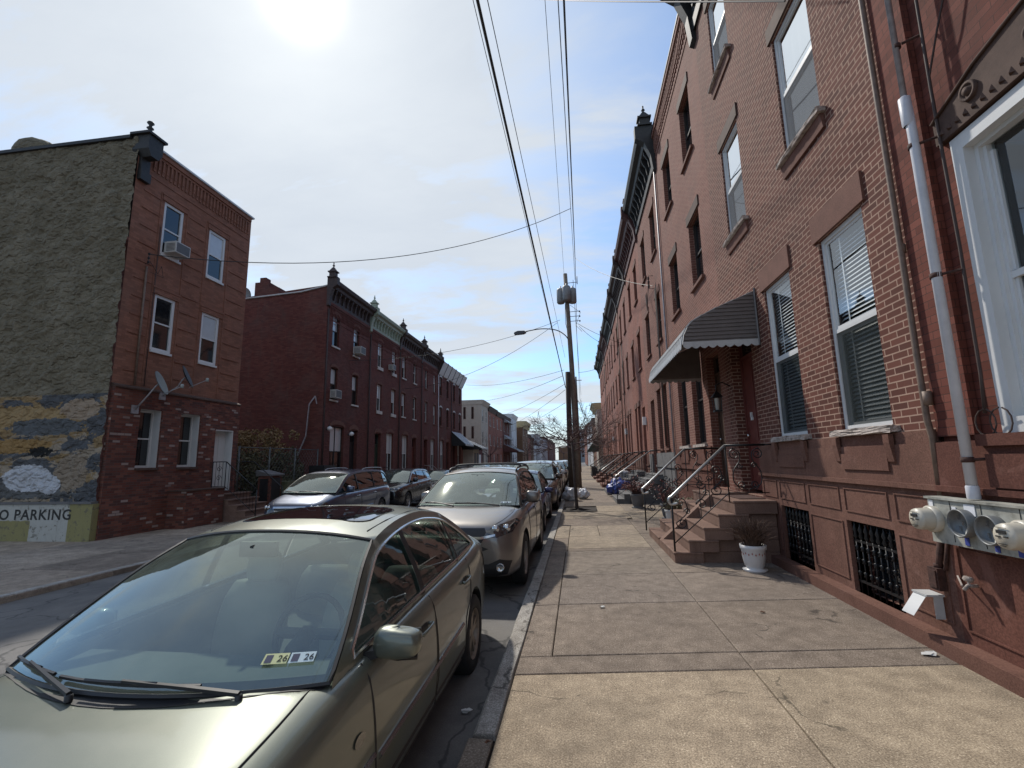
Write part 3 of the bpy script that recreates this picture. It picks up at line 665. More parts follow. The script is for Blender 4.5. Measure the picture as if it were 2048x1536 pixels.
def baseA(hs,w,wins,bas,mat,x0=0,sillz=1.89,doorgap=None,zb=-.2,off=.0):
    """brownstone base: plinth, panelled course, ledge, top course with moulding; windows notch into it"""
    m=MB(); gx=doorgap or (99,99)
    def seg(xa,xb,*a):
        # split an x run around the door
        if xa<gx[0]<xb: seg(xa,gx[0],*a); xa=gx[1]
        if xa>=xb or (gx[0]<=xa<gx[1]): return
        m.box(xa,xb,*a)
    # lower wall .04 proud with basement openings
    xs=[x0]+[v for b in bas for v in (b[0],b[1])]+[w]
    for i in range(0,len(xs),2): seg(xs[i],xs[i+1],-.12,.05,zb,1.30)
    for b in bas: m.box(b[0],b[1],-.12,.05,b[3],1.30); m.box(b[0],b[1],-.12,.05,zb,b[2])
    seg(x0,w,-.1,.095,1.30,1.345)           # belt ledge
    seg(x0,w,-.1,.055,1.345,1.70)
    seg(x0,w,-.1,.035,1.70,sillz-.075)
    o=m.build('stone_base',mat,hs)
    # raised panels
    q=MB()
    def fr(a,b,c,d):
        t=.012
        for (p,r,s_,u) in ((a,b,c,c+t),(a,b,d-t,d),(a,a+t,c+t,d-t),(b-t,b,c+t,d-t)): q.box(p,r,.05,.062,s_,u)
    edges=[x0]+[v for b in bas for v in (b[0],b[1])]+[w]
    for i in range(0,len(edges),2):
        a,b=edges[i],edges[i+1]
        if a>=gx[0]: continue
        b=min(b,gx[0])
        if b-a>.3: fr(a+.07,b-.07,.22,.86)
    for b in bas: fr(b[0]+.03,b[1]-.03,.98,1.24)
    for i in range(0,len(edges),2):
        a,b=edges[i],min(edges[i+1],gx[0])
        if b-a>.35: fr(a+.08,b-.08,.98,1.24)
    for (a,b) in wins:
        # apron panel and console brackets below each sill
        q.box(a+.04,b-.04,.055,.075,1.45,1.62)
        for xx in (a-.02,b+.02): q.prism([(.055,1.52),(.075,1.54),(.10,1.72),(.10,1.80),(.055,1.80)],xx-.045,xx+.045,'x')
    q.build('base_panel',mat,o)
    p=MB(); seg2=[(x0,min(w,gx[0]))]
    p.box(x0,min(w,gx[0]),.05,.20,-.1,.12); p.build('plinth',M['brown'],o)
    return o
HA=house('brick_house',1,4.5,9.95,'red brick house with pale mortar, brownstone base and a grey awning over its door')
w=5.45
pw=[(.56,1.46),(2.30,3.20)]; up=[(1.03,2.0),(3.58,4.52)]
opsA=[(a,b,1.89,4.22) for a,b in pw]+[(3.98,5.1,.95,3.9,.3)]+[(a,b,5.70,7.62) for a,b in up]+[(a,b,9.08,10.9) for a,b in up]
opsA+=[(a,b,.09,.88,.2) for a,b in ((.69,1.52),(2.42,3.28))]
wallmesh(HA,w,12.75,opsA,'brickA')
for a,b in pw: window(HA,a,b,1.89,4.22,y=-.035,fr='white',near=True,lint='browntrim',lh=.33,blind='slats',silld=.10,sillw=.1,screen='screendark')
for a,b in up: window(HA,a,b,5.70,7.62,y=-.035,fr='white',near=True,lint='darktrim',lh=.25,blind='curtain' ,screen=True,glass='glassup',silld=.10,sillw=.1)
for a,b in up: window(HA,a,b,9.08,10.9,y=-.035,fr='white',near=True,lint='darktrim',lh=.25,blind='curtain',screen=True,glass='glassup',silld=.10,sillw=.1)
# second moulding under the upper sills
for a,b in up:
    for z in (5.70,9.08):
        q=MB(); q.prism([(.002,z-.25),(.03,z-.25),(.05,z-.10),(.05,z-.071),(.002,z-.071)],a-.06,b+.06,'x'); q.build('sill_moulding','browntrim',HA)
baseA(HA,w,pw,[(.69,1.52,.09,.88),(2.42,3.28,.09,.88)],'brown',doorgap=(3.96,5.5))
for a,b in ((.69,1.52),(2.42,3.28)):
    grille(HA,a,b,.10,.88,.0); q=MB(); q.quad((a,-.17,.09),(b,-.17,.09),(b,-.17,.88),(a,-.17,.88)); q.build('basement_window','pane',HA)
door(HA,3.98,5.1,1.0,3.9,'reddoor',y=-.2,label='dark red panelled door')
q=MB(); q.box(4.72,4.80,-.187,-.165,2.27,2.33); q.box(4.74,4.77,-.187,-.15,2.33,2.42); q.build('mail_slot','white',HA)
cornice(HA,.0,w,12.85,'cornblack',h=1.6,proj=.62,finials=(False,True))
HB=house('brick_house',1,9.95,15.4,'three-storey red brick house with a corbelled brick parapet, beyond the house with the grey awning')
opsB=[(.42,1.4,.95,3.9,.3),(1.88,2.92,1.93,4.2),(3.55,4.6,1.93,4.2)]
upB=[(.92,1.92),(3.43,4.42)]
opsB+=[(a,b,5.78,7.5) for a,b in upB]+[(a,b,9.08,10.8) for a,b in upB]
wallmesh(HB,w,12.65,opsB,'brickB')
for a,b in ((1.88,2.92),(3.55,4.6)): window(HB,a,b,1.93,4.2,fr='darkframe',lint='browntrim',lh=.3,sill='sill',y=-.12)
for a,b in upB:
    window(HB,a,b,5.78,7.5,fr='darkframe',lint='darktrim',lh=.25,y=-.12,sill='browntrim'); window(HB,a,b,9.08,10.8,fr='darkframe',lint='darktrim',lh=.25,y=-.12,sill='browntrim')
baseA(HB,w,[(1.88,2.92),(3.55,4.6)],[],'redplinth',x0=1.45,sillz=1.93)
door(HB,.42,1.4,1.0,3.9,'wooddoor',y=-.2,label='brown wooden double door')
corbels(HB,0,w,12.65,'brickB')
q=MB(); q.box(0,w,-.3,.11,12.68,12.74); q.build('coping','cornblack',HB)
# painted brick house closest to the camera
H0=house('brick_house',1,-1.5,4.5,'dark red painted brick house with large white-framed window, closest on the right')
ops0=[(3.75,5.40,1.75,4.10,.20),(.9,2.5,1.75,4.10,.2)]
wallmesh(H0,6.0,12.5,ops0,'brick0',y=-.04)
def bigwin(x0,x1):
    m=MB()
    y=-.06
    m.box(x0+.002,x0+.11,y-.10,y+.045,1.75,4.09); m.box(x1-.11,x1-.002,y-.10,y+.045,1.75,4.09); m.box(x0+.11,x1-.11,y-.1,y+.045,3.97,4.09); m.box(x0+.11,x1-.11,y-.1,y+.06,1.75,1.86)
    for (a,b,t,yy) in ((x0+.11,x1-.11,.035,y-.03),(x0+.145,x1-.145,.03,y-.06)):
        m.box(a,a+t,yy-.06,yy,1.86,3.97); m.box(b-t,b,yy-.06,yy,1.86,3.97); m.box(a+t,b-t,yy-.06,yy,3.97-t,3.97); m.box(a+t,b-t,yy-.06,yy,1.86,1.86+t)
    m.box(x0+.175,x1-.175,y-.11,y-.065,2.86,2.91)
    for (c,d) in ((1.905,2.86),(2.92,3.875)):
        for (p,r) in ((x0+.175,x0+.20),(x1-.20,x1-.175)): m.box(p,r,y-.115,y-.08,c,d)
    w_=m.build('window','white',H0); w_['label']='large window in a deep white frame'
    q=MB(); q.quad((x0+.17,y-.10,1.9),(x1-.17,y-.10,1.9),(x1-.17,y-.10,3.94),(x0+.17,y-.10,3.94)); q.build('pane','glassbig',w_)
    q=MB(); q.quad((x0+.2,y-.6,1.86),(x1-.2,y-.6,1.86),(x1-.2,y-.6,3.92),(x0+.2,y-.6,3.92)); q.quad((x1-.2,y-.11,1.86),(x1-.2,y-.6,1.86),(x1-.2,y-.6,3.92),(x1-.2,y-.11,3.92)); q.quad((x0+.2,y-.11,1.86),(x0+.2,y-.6,1.86),(x0+.2,y-.6,3.92),(x0+.2,y-.11,3.92)); q.quad((x0+.2,y-.11,3.93),(x1-.2,y-.11,3.93),(x1-.2,y-.6,3.93),(x0+.2,y-.6,3.93)); q.build('dark_backing','interior',w_)  # near-black sheets behind the pane paint in the room's darkness
    
    # carved pediment lintel with rosette and dentils
    q=MB(); xc=(x0+x1)/2; yb=-.04
    q.prism([(x0-.08,4.11),(x1+.08,4.11),(x1+.08,4.30),(xc+.45,4.47),(xc,4.56),(xc-.45,4.47),(x0-.08,4.30)],yb+.002,yb+.06,'y')
    lt=q.build('lintel','darktrim',w_)
    q=MB()
    n=22
    for i in range(n):
        x=x0-.04+(x1-x0+.08)*(i+.5)/n; q.add([(x-.022,yb+.061,4.16),(x+.022,yb+.061,4.16),(x,yb+.061,4.215),(x,yb+.085,4.165)],[(0,1,3),(1,2,3),(2,0,3)])
    for xx in (x0+.30,xc,x1-.30):
        q.lathe([(.075,.06),(.075,.085),(.055,.085),(.05,.07),(.035,.07),(.03,.095),(0,.10)],16,'y',(xx,yb,4.31))
    q.tube([(x0-.08,yb+.07,4.31),(xc-.45,yb+.07,4.475),(xc,yb+.07,4.565),(xc+.45,yb+.07,4.475),(x1+.08,yb+.07,4.31)],.014,6)
    q.build('carving','darktrim',w_)
bigwin(3.75,5.40)
baseA(H0,6.0,[],[],'redplinth',sillz=1.78)
q=MB(); q.box(3.65,5.5,-.1,.10,1.66,1.745); q.box(3.70,5.45,.055,.09,1.36,1.60); q.build('sill','redplinth',H0)
q=MB(); q.box(5.3,5.44,.05,.075,.2,1.2); q.box(3.2,5.0,.05,.065,.3,.8); q.build('base_panel','redplinth',H0)
# pilaster strip between the painted house and the brick house
q=MB(); q.box(5.60,5.985,-.035,.02,1.75,12.4); q.build('pilaster','brick0',H0)
# ------------------------------------------------------------------ rest of the right row
colsR=[('brickB','cornblack','brown stone base and black bracketed cornice',('slate','bluedoor')),
 ('brickC','cornred','orange-red brick front with dark red cornice and slate blue door',('brown','bluedoor')),
 ('brickD','cornbrown','pinkish painted brick with brown cornice, fifth house from the near corner',('redplinth','darkdoor')),
 ('brickC','cornbrown','orange brick front behind a stoop with twin rails',('redplinth','wooddoor')),
 ('brickD','cornblack','faded pink brick front with black cornice far along the right row',('brown','darkdoor')),
 ('brickC','cornred','reddish brick front well down the right row, red cornice',('redplinth','greendoor')),
 ('brickD','cornbrown','pale red house near the end of the right row',('redplinth','darkdoor')),
 ('brickC','cornblack','last full brick front before the end of the right row',('redplinth','darkdoor'))]
Y=15.4
for k,(bm_,cm,lab,(base,dm)) in enumerate(colsR):
    h=house('row_house',1,Y,Y+5.35,lab,group='brick row houses on the right side'); mir=k%2
    ww=5.35; fx=(lambda a,b:(ww-b,ww-a)) if mir else (lambda a,b:(a,b))
    ground=[fx(.95,1.7),fx(2.1,2.9)]; dr=fx(3.6,4.5); ups=[fx(.95,1.9),fx(3.45,4.4)]
    ops=[(a,b,1.93,4.1) for a,b in ground]+[(dr[0],dr[1],.95,3.9,.3)]+[(a,b,5.7,7.4) for a,b in ups]+[(a,b,8.95,10.7) for a,b in ups]
    wallmesh(h,ww,12.7 if k else 12.75,ops,bm_)
    fr=['darkframe','darkframe','whitedull'][k%3]
    for a,b in ground: window(h,a,b,1.93,4.1,fr=fr,y=-.11,lint='browntrim',lh=.25,sill='browntrim')
    for a,b in ups: window(h,a,b,5.7,7.4,fr=fr,y=-.11,lint='browntrim',lh=.22,sill='browntrim'); window(h,a,b,8.95,10.7,fr=fr,y=-.11,lint='browntrim',lh=.22,sill='browntrim')
    door(h,dr[0],dr[1],1.0,3.9,dm,y=-.25)
    q=MB(); q.box(0,dr[0]-.12,-.1,.06,-.2,1.78); 
    if ww-dr[1]>.3: q.box(dr[1]+.12,ww,-.1,.06,-.2,1.78)
    q.box(0,dr[0]-.12,.06,.1,1.28,1.34); q.build('stone_base',base,h)
    cornice(h,0,ww,12.95,cm,h=1.35,proj=.58,finials=(True,k==7))
    if k in (0,3,6): q=MB(); q.tube([(.06,.05,.1),(.06,.05,12)],.03,6); q.build('drainpipe','conduit' if k else 'pipegrey',h)
    # porch lantern
    if k in (1,2,4):
        q=MB(); xx=dr[0]-.2; q.box(xx-.07,xx+.07,.01,.16,3.05,3.4); q.build('wall_lantern','whitelamp',h)
    Y+=5.35
YR=Y
def PM(o): return Matrix.Translation(o.location)@Matrix.Rotation(o.rotation_euler.z,4,'Z')
def wb(mb,name,mat,parent=None,**k):
    o=mb.build(name,mat,None,**k)
    if parent is not None:
        pm=PM(parent)
        if parent.parent: pm=PM(parent.parent)@parent.matrix_parent_inverse@pm if parent.type=='MESH' else PM(parent.parent)@pm
        o.parent=parent; o.matrix_parent_inverse=pm.inverted()
    return o
def thing(mb,name,mat,label,cat,group=None,**k): return tag(wb(mb,name,mat,**k),label,cat,group)
# ---------------- awning over the shared stoop (part of the near brick house)
aw=MB(); Xf=1.86; Ya,Yb=8.05,11.75
prof=[(3.05,4.36),(2.75,4.24),(2.45,4.12),(2.2,4.0),(2.02,3.90),(1.93,3.80),(Xf,3.66),(Xf-.03,3.50)]
n=len(prof)
m=MB()
# corrugated front/top: panels running down the slope with raised standing seams
K=26
for i in range(K):
    y0=Ya+(Yb-Ya)*i/K; y1=Ya+(Yb-Ya)*(i+1)/K; ym=y0+(y1-y0)*.6
    for (p,q) in zip(prof,prof[1:]):
        m.quad((p[0],y0,p[1]),(q[0],y0,q[1]),(q[0],ym,q[1]),(p[0],ym,p[1]))
        d=.025; m.quad((p[0]-d*.4,ym,p[1]+d),(q[0]-d,ym,q[1]+d*.4),(q[0]-d,y1,q[1]+d*.4),(p[0]-d*.4,y1,p[1]+d))
        m.quad((p[0],ym,p[1]),(q[0],ym,q[1]),(q[0]-d,ym,q[1]+d*.4),(p[0]-d*.4,ym,p[1]+d)); m.quad((p[0],y1,p[1]),(q[0],y1,q[1]),(q[0]-d,y1,q[1]+d*.4),(p[0]-d*.4,y1,p[1]+d))
AW=wb(m,'awning','awnlight',HA); AW['label']='grey metal awning over the doors'
for yy in (Ya,Yb):
    m=MB()
    # side panel of overlapping horizontal slats between the wall, curved front edge and hem
    zz=3.50
    while zz<4.30:
        z2=min(zz+.065,4.34)
        def xa(z): 
            for (p,q) in zip(prof,prof[1:]):
                if q[1]<=z<=p[1]: t=(p[1]-z)/(p[1]-q[1]); return p[0]+(q[0]-p[0])*t
            return prof[-1][0] if z<3.5 else 3.05
        s_=-.018 if yy==Ya else .018
        m.quad((xa(zz)+.01,yy+s_,zz),(3.05,yy+s_,zz),(3.05,yy,z2),(xa(z2)+.01,yy,z2)); m.quad((xa(z2)+.01,yy,z2),(3.05,yy,z2),(3.05,yy+s_,z2),(xa(z2)+.01,yy+s_,z2)); zz+=.065
    wb(m,'side_panel','awn',AW)
m=MB()
# scalloped valances
def scal(a,b,fx,depth=.09):
    k=max(4,int(abs(b-a)/.13)); pts=[]
    for i in range(k*6+1):
        t=i/(k*6); pts.append((a+(b-a)*t,-depth*.55-depth*.45*abs(sin(PI*k*t))))
    for (p,q) in zip(pts,pts[1:]): m.quad(fx(p[0],0.03),fx(q[0],0.03),fx(q[0],q[1]),fx(p[0],p[1]))
scal(Xf-.03,3.05,lambda x,z:(x,Ya-.022,3.50+z)); scal(Xf-.03,3.05,lambda x,z:(x,Yb+.022,3.50+z)); scal(Ya,Yb,lambda y,z:(Xf-.058,y,3.50+z))
wb(m,'valance','awnlight',AW)
m=MB()
for yy in (Ya+.03,(Ya+Yb)/2,Yb-.03): m.tube([(p[0]+.02,yy,p[1]-.03) for p in prof],.012,6)
m.tube([(Xf,Ya,3.5),(Xf,Yb,3.5)],.014,6); m.tube([(Xf,Ya+.03,3.5),(3.05,Ya+.03,3.5)],.012,6)
m.tube([(3.04,Ya-.02,4.40),(3.04,Ya-.02,3.42)],.018,4)
wb(m,'awning_frame','awn',AW)
# lantern hanging on a bracket between the doors
t=empty('wall_lantern',(2.78,9.75,2.85),0,'small black hanging lantern beside the doors under the awning','lantern')
m=MB(); m.tube([(3.05,9.75,3.0),(2.9,9.75,3.08),(2.78,9.75,3.02),(2.78,9.75,2.9)],.012,6); m.add([(2.78+a*.10,9.75+b*.10,2.78) for a,b in ((-1,-1),(1,-1),(1,1),(-1,1))]+[(2.78,9.75,2.92)],[(0,1,4),(1,2,4),(2,3,4),(3,0,4),(0,1,2,3)])
for a,b in ((-1,-1),(1,-1),(1,1),(-1,1)): m.tube([(2.78+a*.075,9.75+b*.075,2.78),(2.78+a*.055,9.75+b*.055,2.52)],.007,4)
m.box(2.71,2.85,9.68,9.82,2.49,2.52); wb(m,'lantern_frame','iron',t)
m=MB(); m.lathe([(.055,2.76),(.04,2.53)],8,'z',(2.78,9.75,0)); wb(m,'lantern_glass','lampglass',t)

# ---------------- near stoop
def stoop(Y0,Y1,steps,mat,label,name='stoop',div=None,land=.93,group=None,treadmat=None,xw=3.0,parent=True):
    t=empty(name,(steps[0][0],(Y0+Y1)/2,0),0,label,'stoop',group)
    fl=[(Y0,Y1)] if not div else [(Y0,div[0]),(div[1],Y1)]
    for (a,b) in fl:
        for i,(x,z) in enumerate(steps):
            zl=steps[i-1][1] if i else -.1; nx=steps[i+1][0] if i+1<len(steps) else xw
            m=MB(); m.box(x+.03,xw,a+.07,b-.07,zl-.001,z-.003)
            m.box(x,min(nx+.20,xw) if i<len(steps)-1 else xw,a,b,zl,z)
            m.box(x-.012,min(nx+.20,xw) if i<len(steps)-1 else xw,a-.012,b+.012,z-.035,z+.001)
            o=wb(m,'step',mat,t); o.data.materials.clear(); o.data.materials.append(M[mat])
            bm=bmesh.new(); bm.from_mesh(o.data); bmesh.ops.bevel(bm,geom=[e for e in bm.edges],offset=.008,segments=1,affect='EDGES'); bm.to_mesh(o.data); bm.free()
    if div:
        m=MB(); x0=steps[0][0]-.0; m.prism([(x0,-.05),(x0,.13),(steps[-1][0],land+.03),(xw,land+.03),(xw,-.05)],div[0]+.002,div[1]-.002,'y'); wb(m,'cheek_wall',mat,t)
    return t
steps=[(1.43,.16),(1.66,.34),(1.90,.53),(2.13,.73),(2.38,.93)]
stoop(7.9,10.6,steps,'brownstep','brown stone stoop with two flights under the grey awning, closest to the camera',div=(9.12,9.32))
m=MB(); m.box(2.55,2.95,8.2,8.95,.932,.942); thing(m,'doormat','rust','flat dark doormat on the landing of the nearest brown stoop','doormat')
def scroll(cx,cz,r,turns,a0,dirn=1,n=22):
    return [(cx+r*(1-i/n*.85)*cos(a0+dirn*turns*2*PI*i/n),cz+r*(1-i/n*.85)*sin(a0+dirn*turns*2*PI*i/n)) for i in range(n+1)]
def railing(Yr,lab,bright=True,p0=(1.45,1.0),p1=(2.33,1.79),p2=2.93,zf=(.14,.93),scrolls=True,tilt=0,grp=None,name='stair_railing',post=True):
    t=empty(name,(p0[0],Yr,zf[0]),0,lab,'railing',grp)
    def W(p,dy=0): return (p[0],Yr+dy+tilt*(p[0]-p0[0]),p[1])
    m=MB(); m.tube([W((p0[0],zf[0]-.02)),W(p0)],.016,6)
    m.tube([W((p1[0],zf[1]-.02)),W(p1)],.010,6)
    # lower rail parallel to the slope
    off=.66; m.tube([W((p0[0],p0[1]-off-.06)),W((p1[0],p1[1]-off-.08)),W((p2,p1[1]-off-.08))],.009,6)
    nb=6
    for i in range(1,nb):
        f=i/nb; x=p0[0]+(p1[0]-p0[0])*f; zt=p0[1]+(p1[1]-p0[1])*f
        if not scrolls or i in (3,4): m.tube([W((x,zt-off-.06)),W((x,zt))],.0065,5)
    if not scrolls:
        k=int((p2-p1[0])/.12)
        for i in range(1,k+1): x=p1[0]+(p2-p1[0])*i/(k+1); m.tube([W((x,p1[1]-off-.08)),W((x,p1[1]))],.0065,5)
    wb(m,'baluster','iron',t)
    if scrolls:
        q=MB(); sl=math.atan2(p1[1]-p0[1],p1[0]-p0[0]); 
        def S(pts,r=.0085): q.tube([W(p) for p in pts],r,5)
        def sc(cx,cz,big,rot,flip=1):
            # S-scroll: two spirals joined by a bow
            a=scroll(cx,cz+big*.62,big*.30,1.35,rot,flip); b=scroll(cx,cz-big*.62,big*.36,1.35,rot+PI,flip)
            S(a); S(b); S([(p[0],p[1]) for p in crom([(a[0][0],a[0][1],0),(cx+flip*big*.05+big*.28*cos(rot),cz,0),(b[0][0],b[0][1],0)],6)])
        L_=p1[0]-p0[0]
        for f in (.16,.52,.80):
            x=p0[0]+L_*f; z=p0[1]+(p1[1]-p0[1])*f-.38; sc(x,z,.25,0,1 if f!=.52 else -1)
            S(scroll(x+.09,z+.02,.055,1.3,PI,-1))
        # lyre on the landing section
        xc=(p1[0]+p2)/2; zc=p1[1]-.36
        for s_ in (-1,1):
            S([(p[0],p[1]) for p in crom([(xc+s_*.015,zc-.33,0),(xc+s_*.19,zc-.24,0),(xc+s_*.20,zc-.05,0),(xc+s_*.10,zc+.12,0),(xc+s_*.10,zc+.25,0),(xc+s_*.2,zc+.32,0)],6)])
            S(scroll(xc+s_*.17,zc+.22,.085,1.5,PI/2,-s_)); S(scroll(xc+s_*.09,zc-.26,.07,1.4,-PI/2,s_)); S(scroll(xc+s_*.11,zc+.04,.05,1.3,0,s_))
        m2=MB(); m2.tube([W((p2,p1[1]-off-.08)),W((p2,p1[1]-.1))],.008,5)
        wb(q,'scrollwork','iron',t)
    h=MB(); pts=[(p0[0]+.10,p0[1]-.10),(p0[0]-.01,p0[1]-.12),(p0[0]-.045,p0[1]-.04),p0,p1]
    h.tube([W(p) for p in crom([(a,b,0) for a,b in pts[:4]],4)[:]]+[W(p1)],.022,8)
    wb(h,'handrail','brightrail' if bright else 'iron',t)
    h=MB(); h.tube([W(p1),W((p2,p1[1]))],.018,8); h.tube([W((p2-.02,p1[1])),W((p2+.11,p1[1]))],.012,6); wb(h,'landing_rail','iron',t)
    return t
_c=crom
def crom2(p,k): return [(a.x,a.y) for a in _c(p,k)]
railing(7.97,'scrolled iron stair railing with bright worn handrail, on the near side of the nearest stoop')
railing(10.48,'scrolled iron stair railing with bright handrail, on the far side of the nearest stoop',p0=(1.36,1.0),p1=(2.25,1.79))
# farther stoops
rs=[(17.75,20.0,'slate',1.33,'grey concrete stoop with black rails beside a blue plastic heap'),(22.0,24.6,'slate',1.25,'grey stoop with silver painted bars beyond the blue plastic heap'),(27.7,30.2,'browntrim',1.3,'brown stoop with a long pale rail, third beyond the nearest one'),
    (33.3,35.6,'browntrim',1.25,'red brown stoop, third from the far end of the right row'),(39,41.3,'browntrim',1.2,'small reddish stoop, second from the far end of the right row'),(46,48.4,'slate',1.2,'last grey stoop at the far end of the right row')]
for k,(a,b,mt,x0,lab) in enumerate(rs):
    st=[(x0+.27*i,.17*(i+1)) for i in range(6)]
    stoop(a,b,st,mt,lab,land=1.02,group='stoops of the right row')
    for yy,nr in ((a+.06,'near'),(b-.06,'far')):
        railing(yy,'black iron railing on the %s side of the %s'%(nr,' '.join(lab.split()[:7])),bright=(k in (0,2) and nr=='near'),p0=(x0+.03,1.0),p1=(x0+1.3,1.88),p2=2.95,zf=(.15,1.0),scrolls=False,grp='railings of the right row stoops')
# blue plastic heap, pots and plants between the stoops
def blobmesh(c,r,seed,n=2,sq=(1,1,1),amp=.25):
    bm=bmesh.new(); bmesh.ops.create_icosphere(bm,subdivisions=n+1,radius=1); rn=random.Random(seed)
    from mathutils import noise as nz
    for v in bm.verts:
        d=1+amp*nz.noise(v.co*1.6+Vector((seed,0,0)))+amp*.6*nz.noise(v.co*4+Vector((0,seed,0)))
        v.co=Vector((v.co.x*r*sq[0]*d,v.co.y*r*sq[1]*d,max(v.co.z*d,-.82)*r*sq[2])); v.co+=Vector(c)
    m=MB(); m.smooth=True; m.add([v.co for v in bm.verts],[tuple(x.index for x in f.verts) for f in bm.faces]); bm.free(); return m
m=blobmesh((1.7,21.2,.36),.52,4,3,(.9,1,.7),.35); thing(m,'plastic_heap','tarp','bright blue plastic heap between two stoops','tarp')
m=blobmesh((-.33,19.3,.24),.30,2,3,(1,1,.95),.4); thing(m,'rubbish_bag','bagwhite','tall white rubbish bag by the kerb behind the thin tree trunk','bag','white rubbish bags behind the bare tree')
m=blobmesh((.16,19.9,.19),.23,8,3,(1,1,.95),.4); thing(m,'rubbish_bag','bagwhite','smaller white rubbish bag on the right of the thin tree trunk','bag','white rubbish bags behind the bare tree')
def potted(x,y,r,h,potm,twm,lab,tw=70,th=.4,leaf=None,seed=1,deco=False,wid=1.0):
    t=empty('potted_plant',(x,y,0),0,lab,'potted plant')
    m=MB(); m.lathe([(r*.62,0),(r*.95,0),(r*.98,.03),(r*.7,.035),(r*.66,.05),(r*.80,h*.22),(r*.93,h*.55),(r*.97,h*.8),(r*1.06,h*.86),(r*1.08,h),(r*.98,h),(r*.9,h*.82)],28,'z',(x,y,0)); p=wb(m,'pot',potm,t)
    m=MB(); m.lathe([(0,h*.84),(r*.93,h*.84)],20,'z',(x,y,0)); wb(m,'soil','soil',t)
    if deco:
        m=MB()
        for i in range(22):
            a=2*PI*i/22; rr=r*.972
            m.lathe([(0,.0),(.013,0),(.013,.004),(0,.004)],6,'z',(0,0,0)) if 0 else None
            cx=x+rr*cos(a); cy=y+rr*sin(a); tx,ty=-sin(a),cos(a); z=h*.68+(.008 if i%2 else -.006)
            m.add([(cx-tx*.010,cy-ty*.010,z),(cx+cos(a)*.004,cy+sin(a)*.004,z-.018),(cx+tx*.010,cy+ty*.010,z),(cx+cos(a)*.004,cy+sin(a)*.004,z+.018)],[(0,1,2,3)])
        wb(m,'glaze_dab','potred',p)
    rn=random.Random(seed); m=MB(); lf=MB()
    for i in range(tw):
        a=rn.uniform(0,2*PI); r0=rn.uniform(0,r*.6); sp=rn.uniform(.15,1.0)*wid; hh=th*rn.uniform(.45,1)
        p0=(x+r0*cos(a),y+r0*sin(a),h*.84); pts=[p0]
        for j in (1,2,3):
            f=j/3; pts.append((x+(r0+sp*r*1.7*f**1.4)*cos(a+rn.uniform(-.25,.25)),y+(r0+sp*r*1.7*f**1.4)*sin(a+rn.uniform(-.25,.25)),h*.84+hh*(f**.8)*(1-.25*sp*f)))
        m.tube(pts,[.008,.006,.005,.003],4)
        if leaf:
            for j in range(6):
                q=pts[rn.choice((1,2,3))]; s_=rn.uniform(.02,.05); c=Vector(q)+Vector((rn.uniform(-.06,.06),rn.uniform(-.06,.06),rn.uniform(-.04,.05))); u=Vector((rn.uniform(-1,1),rn.uniform(-1,1),rn.uniform(-1,1))).normalized()*s_; v=u.cross(Vector((rn.uniform(-1,1),rn.uniform(-1,1),1))).normalized()*s_*.5
                lf.quad(c-u,c-v,c+u,c+v)
    wb(m,'stem',twm,t)
    if leaf: wb(lf,'foliage',leaf,t)
    return t
potted(2.44,7.45,.165,.36,'pot','twig','white glazed pot of dry brown twigs beside the nearest stoop',260,.5,seed=5,deco=True)
potted(2.35,13.4,.2,.4,'slate','twigred','dark pot with drooping reddish leaves beyond the nearest stoop',60,.8,'leafred',seed=3,wid=1.6)
potted(2.5,12.2,.17,.36,'black','twig','small black pot with dull green leaves just beyond the nearest stoop',40,.35,'ivy',seed=8)
potted(1.9,16.3,.22,.45,'slate','twigred','broad red leaved plant standing before the grey concrete stoop',80,.7,'leafred',seed=12,wid=1.6)
potted(2.3,12.8,.15,.3,'white','twig','small white pot half hidden behind the nearest stoop',30,.3,'ivy',seed=18)
# ---------------- pipes, meters and fittings on the near wall
t=empty('downspout',(2.9,4.02,1.28),0,'white plastic downspout joined to a thinner grey pipe, standing above the electric meters','downspout')
m=MB(); m.tube([(2.91,4.03,1.27),(2.91,4.02,4.3),(2.91,4.03,4.62)],.035,16); m.lathe([(.037,1.27),(.041,1.28),(.041,1.36),(.037,1.37)],16,'z',(2.91,4.03,0)); m.lathe([(.036,4.36),(.043,4.38),(.045,4.62),(.022,4.64)],16,'z',(2.898,4.03,0)); wb(m,'lower_pipe','pipewhite',t)
m=MB(); m.tube([(2.90,4.03,4.6),(2.91,4.03,9),(2.91,4.03,12.4)],.023,12); wb(m,'upper_pipe','pipegrey',t)
for z in (1.56,3.02,4.17,5.13):
    m=MB(); m.lathe([(.036,-.02),(.041,-.02),(.041,.02),(.036,.02)],14,'z',(2.91,4.03,z)) if z<4.3 else m.lathe([(.024,-.02),(.03,-.02),(.03,.02),(.024,.02)],12,'z',(2.91,4.03,z)); m.tube([(2.93,4.0,z),(3.05,3.93,z+.01)],.012,5); wb(m,'pipe_bracket','rust',t)
m=MB(); m.tube([(3.02,4.52,1.25),(3.01,4.50,1.75),(2.985,4.49,1.9),(2.985,4.49,2.2),(2.99,4.50,2.35),(3.0,4.5,3.4),(3.01,4.51,5),(3.02,4.52,9),(3.02,4.52,12)],.026,10)
m.tube([(3.0,4.47,2.02),(3.0,4.47,2.14)],.036,8); m.tube([(3.01,4.505,3.42),(3.01,4.505,3.5)],.034,8)
thing(m,'conduit','conduit','long brown painted conduit running up the brick beside the white downspout','conduit')
m=MB()
m.tube([(3.03,3.90+.0,z_) for z_ in (12,8,5.8)]+[(3.03,3.92,4.6),(3.04,3.93,3.2),(3.04,3.95,2.2),(3.03,3.96,1.9)],.012,6)
